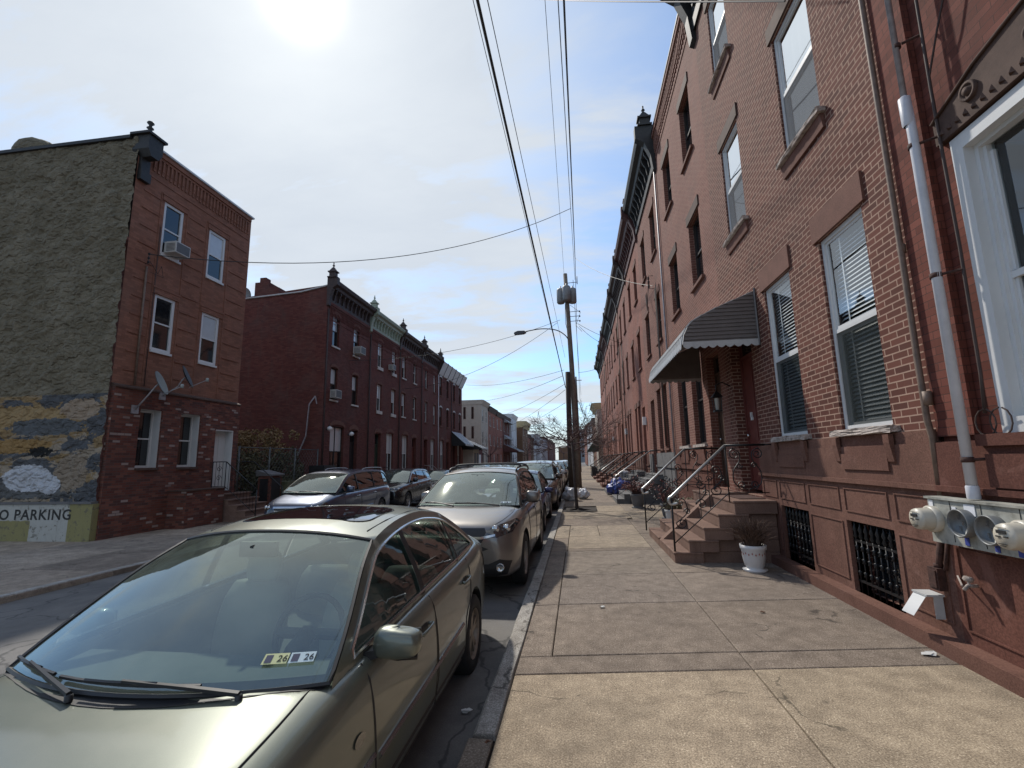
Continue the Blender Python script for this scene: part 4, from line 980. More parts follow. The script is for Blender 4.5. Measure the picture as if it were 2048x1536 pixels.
m.tube([(3.03,3.92,4.7),(3.02,3.75,5.0),(3.03,3.62,5.25),(3.03,3.60,5.4),(3.02,3.56,5.33),(3.03,3.58,5.22)],.008,5)
m.tube([(3.0,3.93+.09*sin(a),1.83+.1*cos(a)) for a in [i*.5 for i in range(13)]],.006,5); m.tube([(3.0,4.02+.09*sin(a)-.22,1.83+.1*cos(a)) for a in [i*.5 for i in range(13)]],.006,5)
thing(m,'cable','cablebrown','thin dark cable with coiled loose ends running beside the white downspout','cable')
t=empty('electric_meter_bank',(2.9,4.0,.9),0,'weathered grey cabinet holding two round cream meters and two empty sockets','meter')
m=MB(); m.prism([(4.46,.90),(3.1,.93),(3.1,1.245),(4.46,1.245)],2.87,2.97,'x'); m.box(2.85,2.975,3.09,4.47,1.245,1.262); cab=wb(m,'cabinet','meterbox',t)
m=MB()
for yy in (4.22,3.93,3.62,3.35): m.box(2.866,2.869,yy-.0015,yy+.0015,.93,1.24)
wb(m,'seam','ink',cab)
m=MB(); m.box(2.864,2.868,4.395,4.44,1.17,1.235); m.box(2.864,2.868,4.16,4.20,1.12,1.20); m.box(2.864,2.868,3.98,4.08,1.15,1.23); m.box(2.864,2.868,4.12,4.17,1.0,1.1); wb(m,'paper_label','label',cab)
m=MB()
for yy in (4.10,3.84,3.66): m.box(2.864,2.868,yy-.02,yy+.02,.925,.985)
wb(m,'blue_label','bluelab',cab)
def meter(y,z,full):
    m=MB()
    if full:
        m.lathe([(.102,2.87),(.105,2.83),(.09,2.82)],24,'x',(0,y,z)); m.lathe([(.088,2.83),(.085,2.745),(.079,2.725),(0,2.715)],28,'x',(0,y,z)); o=wb(m,'meter','meter',t)
        q=MB(); q.box(2.710,2.717,y-.035,y+.035,z+.018,z+.040); q.box(2.711,2.717,y-.045,y-.015,z-.005,z+.004); q.box(2.711,2.717,y+.01,y+.045,z-.007,z+.002); q.box(2.711,2.717,y-.03,y+.03,z-.05,z-.046); q.box(2.711,2.717,y-.02,y+.02,z-.062,z-.058); q.box(2.711,2.717,y-.04,y+.04,z+.055,z+.058); wb(q,'display','metermark',o)
    else:
        m.lathe([(.100,2.87),(.104,2.80),(.097,2.795),(.091,2.81),(.089,2.85),(0,2.852)],28,'x',(0,y,z)); o=wb(m,'meter_socket','socket',t)
        q=MB(); 
        for (a,b) in ((.04,.04),(-.04,.04),(.04,-.04),(-.04,-.04),(0,0)): q.box(2.835,2.85,y+a-.006,y+a+.006,z+b-.016,z+b+.016)
        wb(q,'contact','chrome',o)
meter(4.40,1.085,True); meter(4.07,1.09,False); meter(3.82,1.075,False); meter(3.59,1.07,True); meter(3.3,1.07,True)
def textmesh(s,size,mat,name,parent,mw_,ext=.002,stencil=False):
    cu=bpy.data.curves.new('t','FONT'); cu.body=s; cu.size=size; cu.extrude=ext; cu.resolution_u=3; cu.offset=.022*size if stencil else 0
    if stencil: cu.space_character=1.12
    ob=bpy.data.objects.new('t',cu); COL.objects.link(ob); dg=bpy.context.evaluated_depsgraph_get(); me=bpy.data.meshes.new_from_object(ob.evaluated_get(dg)); bpy.data.objects.remove(ob)
    me.transform(mw_); me.materials.clear(); me.materials.append(M[mat]); o=bpy.data.objects.new(name,me); COL.objects.link(o)
    if parent is not None:
        pm=PM(parent)
        if parent.parent: pm=PM(parent.parent)
        o.parent=parent; o.matrix_parent_inverse=pm.inverted()
    return o
def basis(o,x,y): 
    x=Vector(x).normalized(); y=Vector(y).normalized(); z=x.cross(y)
    return Matrix(((x.x,y.x,z.x,o[0]),(x.y,y.y,z.y,o[1]),(x.z,y.z,z.z,o[2]),(0,0,0,1)))
for s_,y,z in (('A',4.13,1.13),('R',3.99,1.12),('4',3.68,1.17),('2',4.36,1.19)):
    textmesh(s_,.10 if s_ in 'AR' else .06,'ink','lettering',cab,basis((2.868,y,z),(0,-1,0),(0,0,1)),.001)
m=MB(); m.tube([(2.99,4.56,.9),(2.98,4.60,.72),(2.98,4.62,.62)],.024,8); m.tube([(3.0,4.50,.9),(2.985,4.55,.65)],.015,8); m.tube([(2.98,4.62,.69),(2.98,4.62,.66)],.034,8); m.box(2.93,2.99,4.57,4.68,.48,.66); m.box(2.92,2.93,4.585,4.665,.50,.64)
thing(m,'junction_box','rust','rusty junction box at the foot of the conduit below the meters','junction box')
t=empty('dryer_vent',(2.93,4.72,.35),0,'white flap of a small wall vent low on the brown wall','vent')
m=MB(); m.add([(2.87,4.65,.42),(2.87,4.80,.42),(2.76,4.81,.26),(2.76,4.66,.26),(2.876,4.65,.43),(2.876,4.80,.43),(2.766,4.81,.27),(2.766,4.66,.27)],[(0,1,2,3),(4,5,6,7),(0,1,5,4),(1,2,6,5),(2,3,7,6),(3,0,4,7)]); wb(m,'flap','white',t)
m=MB(); m.prism([(4.63,.42),(4.81,.42),(4.81,.435),(4.63,.435)],2.86,3.0,'x'); m.box(2.92,2.99,4.64,4.65,.24,.42); wb(m,'hood','whitedull',t)
m=MB(); m.tube([(3.0,4.26,.60),(2.93,4.26,.60),(2.90,4.26,.57)],.014,6); m.tube([(2.94,4.23,.65),(2.94,4.29,.65)],.022,6); m.tube([(2.94,4.26,.60),(2.94,4.26,.65)],.01,5); m.tube([(2.92,4.3,.59),(3.0,4.45,.63)],.008,5)
thing(m,'hose_tap','sill','pale encrusted hose tap on the painted base under the meters','tap')
# leaf and litter
lit=[((1524,1225),.03,'leafdead','dead brown leaf lying on the aggregate slab in mid-pavement'),((1205,1216),.035,'litter','white scrap of paper in the gutter beside the rear wheel of the green sedan'),((932,1424),.045,'litter','crumpled white paper under the near kerb end'),((975,1490),.02,'leafdead','small dark twig scrap on the light slab near the kerb'),((1860,1310),.06,'litter','flat grey stone chips at the foot of the brown wall')]
for (px,s_,mt,lab) in lit:
    p=onZ(px[0],px[1],0.0 if px[0]>1000 else (-.13 if px[0]<940 else 0)); rn=random.Random(px[0]); m=MB()
    for j in range(3):
        c=Vector((p.x+rn.uniform(-.4,.4)*s_,p.y+rn.uniform(-.4,.4)*s_,p.z+.012)); a=rn.uniform(0,3); pts=[c+Vector((s_*cos(a+k*1.25)*rn.uniform(.5,1),s_*.5*sin(a+k*1.25),rn.uniform(-.006,.01))) for k in range(5)]
        m.add(pts,[(0,1,2,3,4)]); m.add([q+Vector((0,0,.002)) for q in pts],[(0,1,2,3,4)])
    thing(m,'leaf' if mt=='leafdead' else 'litter',mt,lab,'litter')
# ---------------- left corner building
LB=house('corner_house',-1,11.1,16.0,'three-storey brick corner house with rough olive stucco side wall and peeling painted lower band')
LBops=[(3.12,3.87,8.17,9.91),(1.23,2.03,8.17,9.91),(3.12,3.87,5.11,6.86),(1.23,2.03,5.11,6.86)]
wallmesh(LB,4.9,11.35,LBops,'brickL',zb=3.75,sides=False,rev=.1)
lo=[(3.30,4.05,1.6,3.3,.38),(1.80,2.62,1.6,3.3,.38),(.25,1.12,.72,2.88,.35)]
o=wallmesh(LB,4.9,3.82,lo,'brickLow',y=.12,sides=False,name='lower_wall')
m=MB(); m.prism([(-.01,3.82),(.16,3.82),(.16,3.86),(-.01,3.95)],0,4.9,'x'); m.build('ledge','darktrim',LB)
for (a,b,c,d) in LBops: window(LB,a,b,c,d,y=-.02,fr='white',fw=.09,sill='white',silld=.05,sillw=.0,near=False,blind='half' if a<3 else None)
for (a,b,c,d,_) in lo[:2]: window(LB,a,b,c,d,y=-.17,fr='white',fw=.07,sill='darktrim',silld=.17,sillw=.0)
for (a,b,c,d,_) in lo[:2]:
    q=MB(); q.box(a+.001,a+.02,-.17,.06,c,d-.001); q.box(a+.02,b-.02,-.17,.06,d-.02,d-.002); q.build('window_casing','white',LB)
door(LB,.25,1.12,.74,2.88,'white',y=-.15,transom=0.0,label='white panelled door in a deep white frame')
q=MB(); q.box(.252,.28,-.12,.11,.74,2.87); q.box(.28,1.1,-.12,.11,2.84,2.875); q.build('door_casing','white',LB)
q=MB()
for (a,b) in ((4.05,4.62),(2.25,2.95),(.15,1.0)):
    for i in range(11):
        z=4.35+i*.55
        if z<10.2: q.box(a,b,.001,.022,z,z+.03)
for x in (4.0,3.0,2.15,1.08): q.box(x-.018,x+.018,.001,.016,4.0,10.15)
for (a,b,c,d) in LBops: q.box(a-.1,b+.1,.001,.035,d+.002,d+.2); q.box(a-.13,b+.13,.035,.05,d+.17,d+.22)
q.build('brick_band','brickL',LB)
corbels(LB,.1,4.55,11.3,'brickL')
q=MB(); q.box(0,4.75,-.2,.14,11.34,11.40); q.build('coping','cornwhite',LB)
q=MB()
q.box(4.55,4.88,.002,.14,10.05,10.35); q.box(4.58,4.87,.002,.10,10.35,10.75)
q.prism([(4.50,10.95),(4.62,10.75),(4.86,10.75),(4.98,10.95),(4.98,11.45),(4.50,11.45)],-.15,.40,'y')
q.box(4.42,5.06,-.2,.46,11.40,11.47); q.add([(4.46,-.16,11.47),(5.02,-.16,11.47),(5.02,.42,11.47),(4.46,.42,11.47),(4.68,.06,11.68),(4.80,.06,11.68),(4.80,.18,11.68),(4.68,.18,11.68)],[(0,1,5,4),(1,2,6,5),(2,3,7,6),(3,0,4,7),(4,5,6,7)])
q.lathe([(.07,11.66),(.05,11.74),(.10,11.78),(.05,11.83),(.04,11.88),(.10,11.95),(.08,11.99),(0,12.02)],10,'z',(4.74,.12,0)); q.build('finial','cornblack',LB)
# stucco side wall, displaced surface, with ragged edge
nx,nzn=130,170
from mathutils import noise as mnz
m=MB(); m.smooth=True; vs=[]
for i in range(nx+1):
    for j in range(nzn+1):
        x=-12.56-7.2*i/nx; ztop=11.32+.02*sin(i*.7); z=.72+(ztop-.72)*j/nzn
        d=.06*mnz.noise(Vector((x*2.4,0,z*3.2)))+.05*mnz.noise(Vector((x*5.5,3,z*8)))+.02*mnz.noise(Vector((x*13,5,z*17)))+.04
        xx=x+(.03*mnz.noise(Vector((0,7,z*4)))+.02*mnz.noise(Vector((0,9,z*11))) if i==0 else 0)
        vs.append((xx,11.06-d,z))
m.add(vs,[(i*(nzn+1)+j,(i+1)*(nzn+1)+j,(i+1)*(nzn+1)+j+1,i*(nzn+1)+j+1) for i in range(nx) for j in range(nzn)])
wb(m,'side_wall','stucco',LB)
m=MB(); m.box(-20,-12.47,11.06,20,ZL-.1,.7) ; m.box(-20,-12.605,11.07,15.99,.7,11.28); wb(m,'wall_core','darktrim',LB) if 0 else None
m=MB(); m.quad((-12.605,16.0,-.4),(-19.8,16.0,-.4),(-19.8,16.0,11.2),(-12.605,16.0,11.3)); wb(m,'wall','brickM',LB)
m=MB(); m.quad((-12.48,11.1,-.4),(-12.6,11.1,-.4),(-12.6,11.1,3.82),(-12.48,11.1,3.82)); wb(m,'wall','brickLow',LB)
m=MB(); m.prism([(-20,-.35),(-12.52,-.35),(-12.52,.70),(-20,.70)],10.93,11.1,'y'); wb(m,'plinth','band',LB)
m=MB(); m.prism([(-20,.70),(-12.54,.70),(-12.54,.76),(-20,.76)],10.90,11.08,'y'); wb(m,'ledge','slate',LB)
lt=textmesh('NO PARKING',.37,'stencil','lettering',LB,basis((-17.28,10.928,.31),(1,0,0),(0,0,1)),.001,True)
wd=max(v.co.x for v in lt.data.vertices)-min(v.co.x for v in lt.data.vertices); mn=min(v.co.x for v in lt.data.vertices)
lt.name='lettering'
for v in lt.data.vertices: v.co.x=-15.66+(v.co.x-mn)*2.52/wd
m=MB(); m.box(-12.8,-19.8,10.95,11.35,11.30,11.40); wb(m,'roof_edge','cornblack',LB)
m=MB(); m.quad((-12.7,11.1,11.22),(-19.8,11.1,11.22),(-19.8,15.9,11.0),(-12.7,15.9,11.2)); wb(m,'roof','roof',LB)
m=blobmesh((0,0,0),1,3,2,(1,1,1),.12)
m.v=[(-16.9+x*.75,11.5+y*.4,11.6+z*.5) for x,y,z in m.v]; wb(m,'chimney','stucco',LB)
m=MB(); m.tube([(-12.56,11.75,3.97),(-12.56,11.72,7.55)],.028,8); thing(m,'conduit','conduit','thin brown conduit climbing the corner house facade between satellite dishes and wire bracket','conduit')
m=MB(); m.tube([(-12.56,12.05,3.97),(-12.57,12.05,9.0)],.012,6); thing(m,'cable','cablebrown','thin brown cable running up the corner house facade beside its windows','cable')
m=MB()
for z in (7.65,7.78,7.91): m.lathe([(.02,-.03),(.04,-.015),(.02,0),(.04,.015),(.02,.03)],8,'z',(-12.45,11.65,z))
m.tube([(-12.56,11.65,7.6),(-12.47,11.65,7.6),(-12.45,11.65,7.95)],.012,5); m.tube([(-12.45,11.7,7.7),(-12.4,11.95,7.4),(-12.45,12.1,7.7),(-12.4,12.15,7.35),(-12.5,11.8,7.4)],.008,5)
thing(m,'wire_bracket','iron','black insulator bracket with looped wires on the corner house facade','bracket')
# porch block, steps and railing of the corner house
m=MB(); m.box(-12.479,-11.85,13.15,14.72,ZL-.1,.86); pb=thing(m,'porch_wall','brickLow','low block of mixed brick beside the white door of the corner house','wall'); 
m=MB(); m.box(-12.479,-11.82,13.12,14.75,.862,.90); wb(m,'coping','darktrim',pb)
t=empty('stoop',(-11,15.4,ZL),0,'concrete steps leading up to the white door of the corner house','stoop')
for i in range(5):
    x1=-10.75-.32*i; z=ZL+.18*(i+1); m=MB(); m.box(-12.478,x1,14.78,16.3,z-.18+ (0 if i else -.05),z-.04); m.box(-12.478,x1+.03,14.77,16.32,z-.04,z); wb(m,'step','brownstep',t)
t=empty('stair_railing',(-11,14.85,ZL),0,'black scrolled iron railing on the steps to the white door','railing')
m=MB(); pts=[(-12.45,1.75),(-11.95,1.75),(-10.75,.80)]
m.tube([(x,14.85,z) for x,z in pts],.018,6); m.tube([(-10.75,14.85,ZL),(-10.75,14.85,.80)],.018,6); m.tube([(-11.95,14.85,.8),(-11.95,14.85,1.75)],.014,6); m.tube([(-12.45,14.85,.8),(-12.45,14.85,1.75)],.014,6)
m.tube([(-12.45,14.85,.92),(-11.95,14.85,.92),(-10.75,14.85,0.0)],.010,6)
for i in range(1,10):
    f=i/10; x=-11.95+1.2*f; z=1.75-.95*f; m.tube([(x,14.85,z-.82),(x,14.85,z)],.007,5)
for i in range(1,4):
    x=-12.45+.5*i/4; m.tube([(x,14.85,.92),(x,14.85,1.75)],.007,5)
for cx,cz in ((-12.2,1.5),(-12.2,1.2),(-11.7,1.2),(-11.4,.95)): m.tube([(a,14.85,b) for a,b in scroll(cx,cz,.1,1.4,0)],.008,5)
wb(m,'railing_bars','iron',t)
# second flight railing on far side
m=MB(); m.tube([(-12.45,16.25,1.75),(-11.95,16.25,1.75),(-10.75,16.25,.80),(-10.75,16.25,ZL)],.016,6); thing(m,'stair_railing','iron','plain black railing on the far side of the steps to the white door','railing')
# satellite dishes
def dish(p,d,mat,lab,arm,mount):
    t=empty('satellite_dish',mount,0,lab,'satellite dish','satellite dishes on the corner house')
    d=Vector(d).normalized(); a=d.cross(Vector((0,0,1))).normalized(); b=a.cross(d); m=MB(); m.smooth=True; vs=[Vector(p)]; fs=[]
    for r_,h in ((.12,.008),(.22,.025),(.33,.06)):
        for k in range(20): an=2*PI*k/20; vs.append(Vector(p)+a*r_*cos(an)+b*r_*1.12*sin(an)+d*h)
    fs=[(0,1+k,1+(k+1)%20) for k in range(20)]+[(1+i*20+k,1+i*20+(k+1)%20,21+i*20+(k+1)%20,21+i*20+k) for i in range(2) for k in range(20)]
    m.add(vs,fs); m.add([v-d*.012 for v in vs],fs); wb(m,'reflector',mat,t)
    m=MB(); m.tube([Vector(p)-d*.02,Vector(p)-d*.1+Vector((0,0,-.05)),arm,mount],.022,6); q=Vector(p)+d*.5-b*.28; m.tube([Vector(p)-b*.33-d*.02,q],.012,5); m.box(mount[0]-.03,mount[0]+.01,mount[1]-.1,mount[1]+.1,mount[2]-.12,mount[2]+.12); wb(m,'mounting_arm','pipegrey',t)
    m=MB(); m.lathe([(.0,-.05),(.045,-.05),(.045,.04),(.03,.06),(0,.06)],10,'z',q); wb(m,'receiver','dish',t)
dish((-12.0,12.0,4.02),(.75,.35,.35),'dish','pale grey satellite dish on a bent arm at the brick ledge of the corner house',(-12.15,11.85,3.7),(-12.45,11.75,3.25))
dish((-11.95,12.85,4.35),(.7,.4,.35),'dishdark','dark satellite dish tilted upward beside the pale one',(-12.1,12.75,4.05),(-12.45,12.6,3.75))
# window air conditioners
def acunit(x,y,z,dx,w,h,d,lab):
    t=empty('air_conditioner',(x,y,z),0,lab,'air conditioner','window air conditioners'); m=MB(); x1=x+dx*d
    m.box(min(x,x1),max(x,x1),y,y+w,z,z+h); wb(m,'casing','acwhite',t)
    q=MB(); 
    q.box(x1,x1+dx*.006,y+.03,y+w-.03,z+.03,z+h-.03)
    for i in range(6): q.box(min(x,x1)+.08,max(x,x1)-.04,y-.006,y,z+.05+i*(h-.1)/6,z+.05+i*(h-.1)/6+.02)
    wb(q,'grille','acgrille',t)
acunit(-12.62,12.28,8.26,1,.55,.36,.42,'white air conditioner in the upper left window of the corner house')
# ---------------- empty lot: fence, ivy, kiosk
def leafcloud(m,c,r,n,s,rn,sq=(1,1,1)):
    for i in range(n):
        d=Vector((rn.gauss(0,1),rn.gauss(0,1),rn.gauss(0,1))).normalized()*rn.uniform(.35,1)**.5
        p=Vector(c)+Vector((d.x*r*sq[0],d.y*r*sq[1],d.z*r*sq[2])); u=Vector((rn.uniform(-1,1),rn.uniform(-1,1),rn.uniform(-1,1))).normalized()*s*rn.uniform(.6,1.3); v=u.cross(Vector((rn.uniform(-1,1),rn.uniform(-1,1),rn.uniform(-1,1)))).normalized()*s*.5
        m.quad(p-u,p-v,p+u,p+v)
t=empty('chain_link_fence',(-12.6,16.4,ZL),0,'ivy-covered chain link fence across the empty lot beside the corner house','fence')
m=MB()
for y in (16.4,18.2,20.0,21.9): m.tube([(-12.7,y,ZL),(-12.7,y,2.35)],.03,8)
m.tube([(-12.7,16.4,2.3),(-12.7,21.9,2.3)],.02,6); wb(m,'fence_post','fence',t)
m=MB()
for k in range(34):
    y=16.4+k*.22
    for s_ in (1,-1):
        y0=y if s_>0 else y; y1=y+s_*2.4
        a=max(16.4,min(21.9,y0)); b=max(16.4,min(21.9,y1))
        if abs(b-a)<.05: continue
        za=-.1+(a-y0)/(y1-y0)*2.4; zb_=-.1+(b-y0)/(y1-y0)*2.4; m.tube([(-12.7,a,za),(-12.7,b,zb_)],.004,3,cap=False)
wb(m,'wire_mesh','fence',t)
m=MB(); m.box(-12.95,-12.5,16.05,21.95,ZL-.1,.15); thing(m,'low_wall','slate','low grey concrete wall at the foot of the ivy-covered fence','wall')
rn=random.Random(4); m=MB()
for i in range(60): leafcloud(m,(-12.95+rn.uniform(-.25,.15),rn.uniform(16.5,21.5),rn.uniform(.2,2.05)),.45,90,.075,rn,(.4,1,1))
thing(m,'ivy','ivy','dark olive ivy covering the chain link fence','ivy')
t=empty('shrub',(-13.8,19,ZL),0,'yellowing bush rising behind the chain link fence','shrub')
m=MB(); m2=MB()
for i in range(34):
    c=(-14+rn.uniform(-.9,.9),rn.uniform(17.2,20.8),rn.uniform(1.8,3.1)); leafcloud(m,c,rn.uniform(.22,.5),70,.075,rn)
    m2.tube([(-13.9,19+rn.uniform(-.3,.3),ZL),(-13.9+rn.uniform(-.2,.2),19+(c[1]-19)*.5,1.2),c],[.03,.015,.005],4)
wb(m,'foliage','ivyyellow',t); wb(m2,'branch','bark',t)
t=empty('brick_kiosk',(-11.9,17.2,ZL),0,'small brick pillar box with sloping lid in front of the fence','box')
m=MB(); m.box(-12.2,-11.7,16.9,17.6,ZL,1.2); wb(m,'kiosk_body','brickLow',t); m=MB(); m.box(-11.699,-11.69,16.98,17.52,.3,1.12); m.box(-12.12,-11.78,16.89,16.899,.25,1.1); wb(m,'kiosk_door','black',t)
m=MB(); m.prism([(-12.28,1.2),(-11.6,1.2),(-11.6,1.25),(-12.28,1.42)],16.84,17.66,'y'); wb(m,'kiosk_lid','slate',t)
m=MB(); m.box(-12.2,-11.5,17.7,18.6,ZL,.95); o=thing(m,'hedge_box','ivy','dark clipped hedge behind the blue minivan','hedge')
m.v=[];m.f=[];m.mi=[];m.sm=[]
for i in range(10): leafcloud(m,(-11.85,17.75+i*.08,.4+rn.uniform(0,.5)),.38,60,.04,rn)
wb(m,'foliage','ivy',o)
m=MB(); m.box(-12.35,-11.6,20.6,21.6,ZL,1.55); o=thing(m,'utility_cabinet','black','tall black utility cabinet against the fence','cabinet')
m=MB(); 
for i in range(4): m.box(-11.6,-11.59,20.65,21.55,.1+i*.33,.14+i*.33)
wb(m,'cabinet_slat','slate',o)
# ---------------- middle row on the left
mid=[(22.0,27.1,'brickM','cornbrown','maroon brick row house with a bare side wall facing the empty lot'),
 (27.1,32.1,'brickM2','corngreen','maroon brick row house with sage green cornice, second of the left row'),
 (32.1,37.0,'brickM','cornbrown','dark red row house with a brown cornice, just beyond the sage green cornice'),
 (37.0,41.7,'brickM2','cornbrown','fourth house of the left row, brown cornice, just before the white cornices'),
 (41.7,46.3,'brickM','cornwhite','narrow brick house with the first white cornice of the left row'),
 (46.3,50.9,'brickM','cornwhite','end house of the left row, white cornice above an awning shopfront')]
MH=[]
for k,(a,b,bm_,cm,lab) in enumerate(mid):
    h=house('row_house',-1,a,b,lab,group='brick row houses on the left side'); w=b-a; MH.append(h)
    # fx maps distances from the near end (small Y) to local x
    mir=k%2==1
    fx=(lambda p,q:(w-q,w-p)) if not mir else (lambda p,q:(p,q))
    ups=[fx(.62,1.32),fx(3.0,3.7)]; gw=fx(.8,2.25) if k<1 else fx(.85,2.0); dr=fx(2.95,3.85)
    ops=[(p,q,7.78,9.5) for p,q in ups]+[(p,q,4.92,6.62) for p,q in ups]+[(gw[0],gw[1],.95,3.55,.16),(dr[0],dr[1],.25,3.45,.3)]
    wallmesh(h,w,10.9 if k<4 else 10.5,ops,bm_,backh=10.35 if k==0 else None,depth=7 if k==0 else 9)
    for i,(p,q) in enumerate(ups):
        for z0,z1 in ((7.78,9.5),(4.92,6.62)):
            window(h,p,q,z0,z1,y=-.1,fr='darkframe' if k in (0,4,5) else 'white',fw=.055,sill='whitesill' if k in (0,1,2) else 'browntrim',sillw=.05,lint='browntrim' if k<4 else 'whitedull',arch=.22,blind='half' if (k<2 or i==0) else None,sillh=.09 if k!=1 else .2)
    window(h,gw[0],gw[1],.95,3.55,y=-.12,fr='darkframe' if k==0 else 'white',lint='browntrim',arch=.36,split=True,sill='browntrim',blind='half')
    dm=['darkdoor','greendoor','reddoor','reddoor','darkdoor','darkdoor'][k]
    door(h,dr[0],dr[1],.28,3.45,dm,y=-.22,transom=.7)
    q=MB(); xc=(dr[0]+dr[1])/2; hw=.6
    q.prism([(xc-hw*cos(PI*i/8),3.43+.36*sin(PI*i/8)) for i in range(9)]+[(xc+(hw-.13)*cos(PI*i/8),3.43+.1*sin(PI*i/8)) for i in range(9)],.0,.035,'y'); q.build('door_arch','browntrim',h)
    if k<4: cornice(h,0,w,11.12,cm,h=1.15,proj=.5,finials=(k==3,True) ); corbels(h,.15,w-.15,9.98,bm_)
    else:
        q=MB(); q.prism([(.0,9.7),(.08,9.72),(.55,10.75),(.62,10.85),(.0,10.9)],0.03,w-.03,'x'); c_=q.build('cornice','cornwhite',h)
        for i in range(4): q=MB(); q.prism([(.0,9.65),(.10,9.7),(.60,10.78),(.64,10.92),(.0,10.95)],w*i/3-.03 if i else .0,w*i/3+.03 if i<3 else w,'x'); q.build('cornice_rib','darkframe',c_)
    q=MB(); q.box(0,w,.002,.05,-.4,.25); q.build('stone_base','darktrim',h)
    q=MB(); q.tube([(w-.05,.06,-.1),(w-.05,.06,9.6)],.04,6); q.build('drainpipe','pipewhite' if k==4 else 'cornbrown',h)
    x0=min(dr[0],dr[1])-.15
    t=empty('stoop',(XL+.8,b-(dr[0]+dr[1])/2,ZL),0,'low stone steps of the '+' '.join(lab.split(',')[0].split()[:9]),'stoop','steps of the left row')
    for i in range(3): q=MB(); q.box(XL+.052,XL+1.1-.3*i,b-dr[1]-.1,b-dr[0]+.1,ZL+.17*i-(.05 if i==0 else 0),ZL+.17*(i+1)); wb(q,'step','slate',t)
    if k in (1,2,3):
        q=MB(); yy=b-dr[1]-.12
        for yy in (b-dr[1]-.12,b-dr[0]+.12):
            q.tube([(XL+.1,yy,1.35),(XL+.5,yy,1.3),(XL+1.1,yy,.75),(XL+1.1,yy,ZL)],.018,5)
            for i in range(6): q.tube([(XL+.2+i*.15,yy,0),(XL+.2+i*.15,yy,1.2-.05*i)],.007,4)
        wb(q,'railing','iron' if k!=3 else 'whitedull',t)
h=MH[0]
m=MB(); m.box(-12.72,-19.5,21.93,22.1,10.72,10.80); wb(m,'roof_edge','whitedull',h) if 0 else None
m=MB(); m.tube([(-12.65,21.96,10.85),(-14.1,21.96,10.6),(-16,21.96,10.5),(-19.6,21.96,10.33)],.05,5); wb(m,'roof_edge','whitedull',h)
m=MB(); m.box(-16.9,-16.1,22.1,22.9,10.2,11.35); m.box(-16.1,-15.5,22.1,22.9,10.2,11.0); m.box(-16.7,-16.35,22.2,22.6,11.35,11.65); wb(m,'chimney','brickM',h)
m=MB(); m.tube([(-13.0,21.93,5.0),(-13.3,21.93,4.6),(-13.4,21.93,3.0),(-13.9,21.93,1.8),(-14.0,21.93,.3)],.035,6); m.tube([(-12.9,21.93,4.6),(-13.0,21.93,5.0)],.03,5); thing(m,'service_cable','pipegrey','pale looping service cable on the bare maroon side wall','cable')
m=MB(); m.lathe([(0,0),(.25,.03),(.36,.1)],16,'z',(0,0,0)); m.v=[(-17.6+z*.8,22.3+x,10.75+y*.9+.1) for x,y,z in m.v]; m.tube([(-17.6,22.4,10.3),(-17.6,22.4,10.8)],.02,5); thing(m,'satellite_dish','dish','small grey satellite dish on the roof behind the maroon side wall','satellite dish')
acunit(-12.62,24.97,7.86,1,.62,.42,.5,'white air conditioner in the top floor window nearest the sage green cornice'); acunit(-12.62,22.62,5.0,1,.6,.42,.35,'white air conditioner in the middle floor window at the near corner of the left row'); acunit(-12.62,27.1+3.05,7.9,1,.5,.35,.35,'small white air conditioner under the sage green cornice')
for (y,z,lab) in ((22.35,3.25,'white globe lamp at the near edge of the big arched window'),(24.7,3.1,'white globe lamp beside the black arched door of the left row')):
    t=empty('wall_lamp',(-12.4,y,z),0,lab,'lamp'); m=MB(); m.lathe([(0,.0),(.1,.04),(.14,.12),(.1,.2),(.03,.24),(0,.24)],12,'z',(-12.38,y,z)); wb(m,'globe','whitelamp',t); m=MB(); m.tube([(-12.58,y,z+.05),(-12.4,y,z+.3),(-12.38,y,z+.24)],.02,5); wb(m,'lamp_bracket','iron',t)
# awnings and shopfront at the end of the left row
t=MH[5]
def wedge_awn(x0,x1,y0,y1,zt,zb_,mat,side,parent,drop=.15,name='awning'):
    m=MB(); k=14
    for i in range(k):
        a=y0+(y1-y0)*i/k; b=y0+(y1-y0)*(i+1)/k; d=.02 if i%2 else 0
        m.quad((x0,a,zt+d),(x1,a,zb_+d),(x1,b,zb_+d),(x0,b,zt+d)); m.quad((x1,a,zb_+d),(x1,b,zb_+d),(x1,b,zb_-drop),(x1,a,zb_-drop))
    o=wb(m,name,mat,parent); q=MB()
    for yy in (y0,y1): q.prism([(x0,zb_-drop),(x1,zb_-drop),(x1,zb_),(x0,zt)],yy-.01,yy+.01,'y')
    wb(q,'awning_side',side,o); return o
wedge_awn(-12.55,-11.1,46.4,50.2,4.6,3.3,'awnsilver','black',t)
m=MB(); m.box(-12.5,-11.3,50.9,53.8,-.3,3.3); sh=thing(m,'shopfront','beige','low storefront under a silver awning beyond the left row','shop'); wedge_awn(-12.5,-10.3,50.5,54.2,4.0,3.0,'awnsilver','black',sh)
m=MB(); m.box(-11.29,-11.27,51.3,52.1,0,2.5); m.box(-11.29,-11.27,52.5,53.4,0,2.5); wb(m,'door','darkdoor',sh)
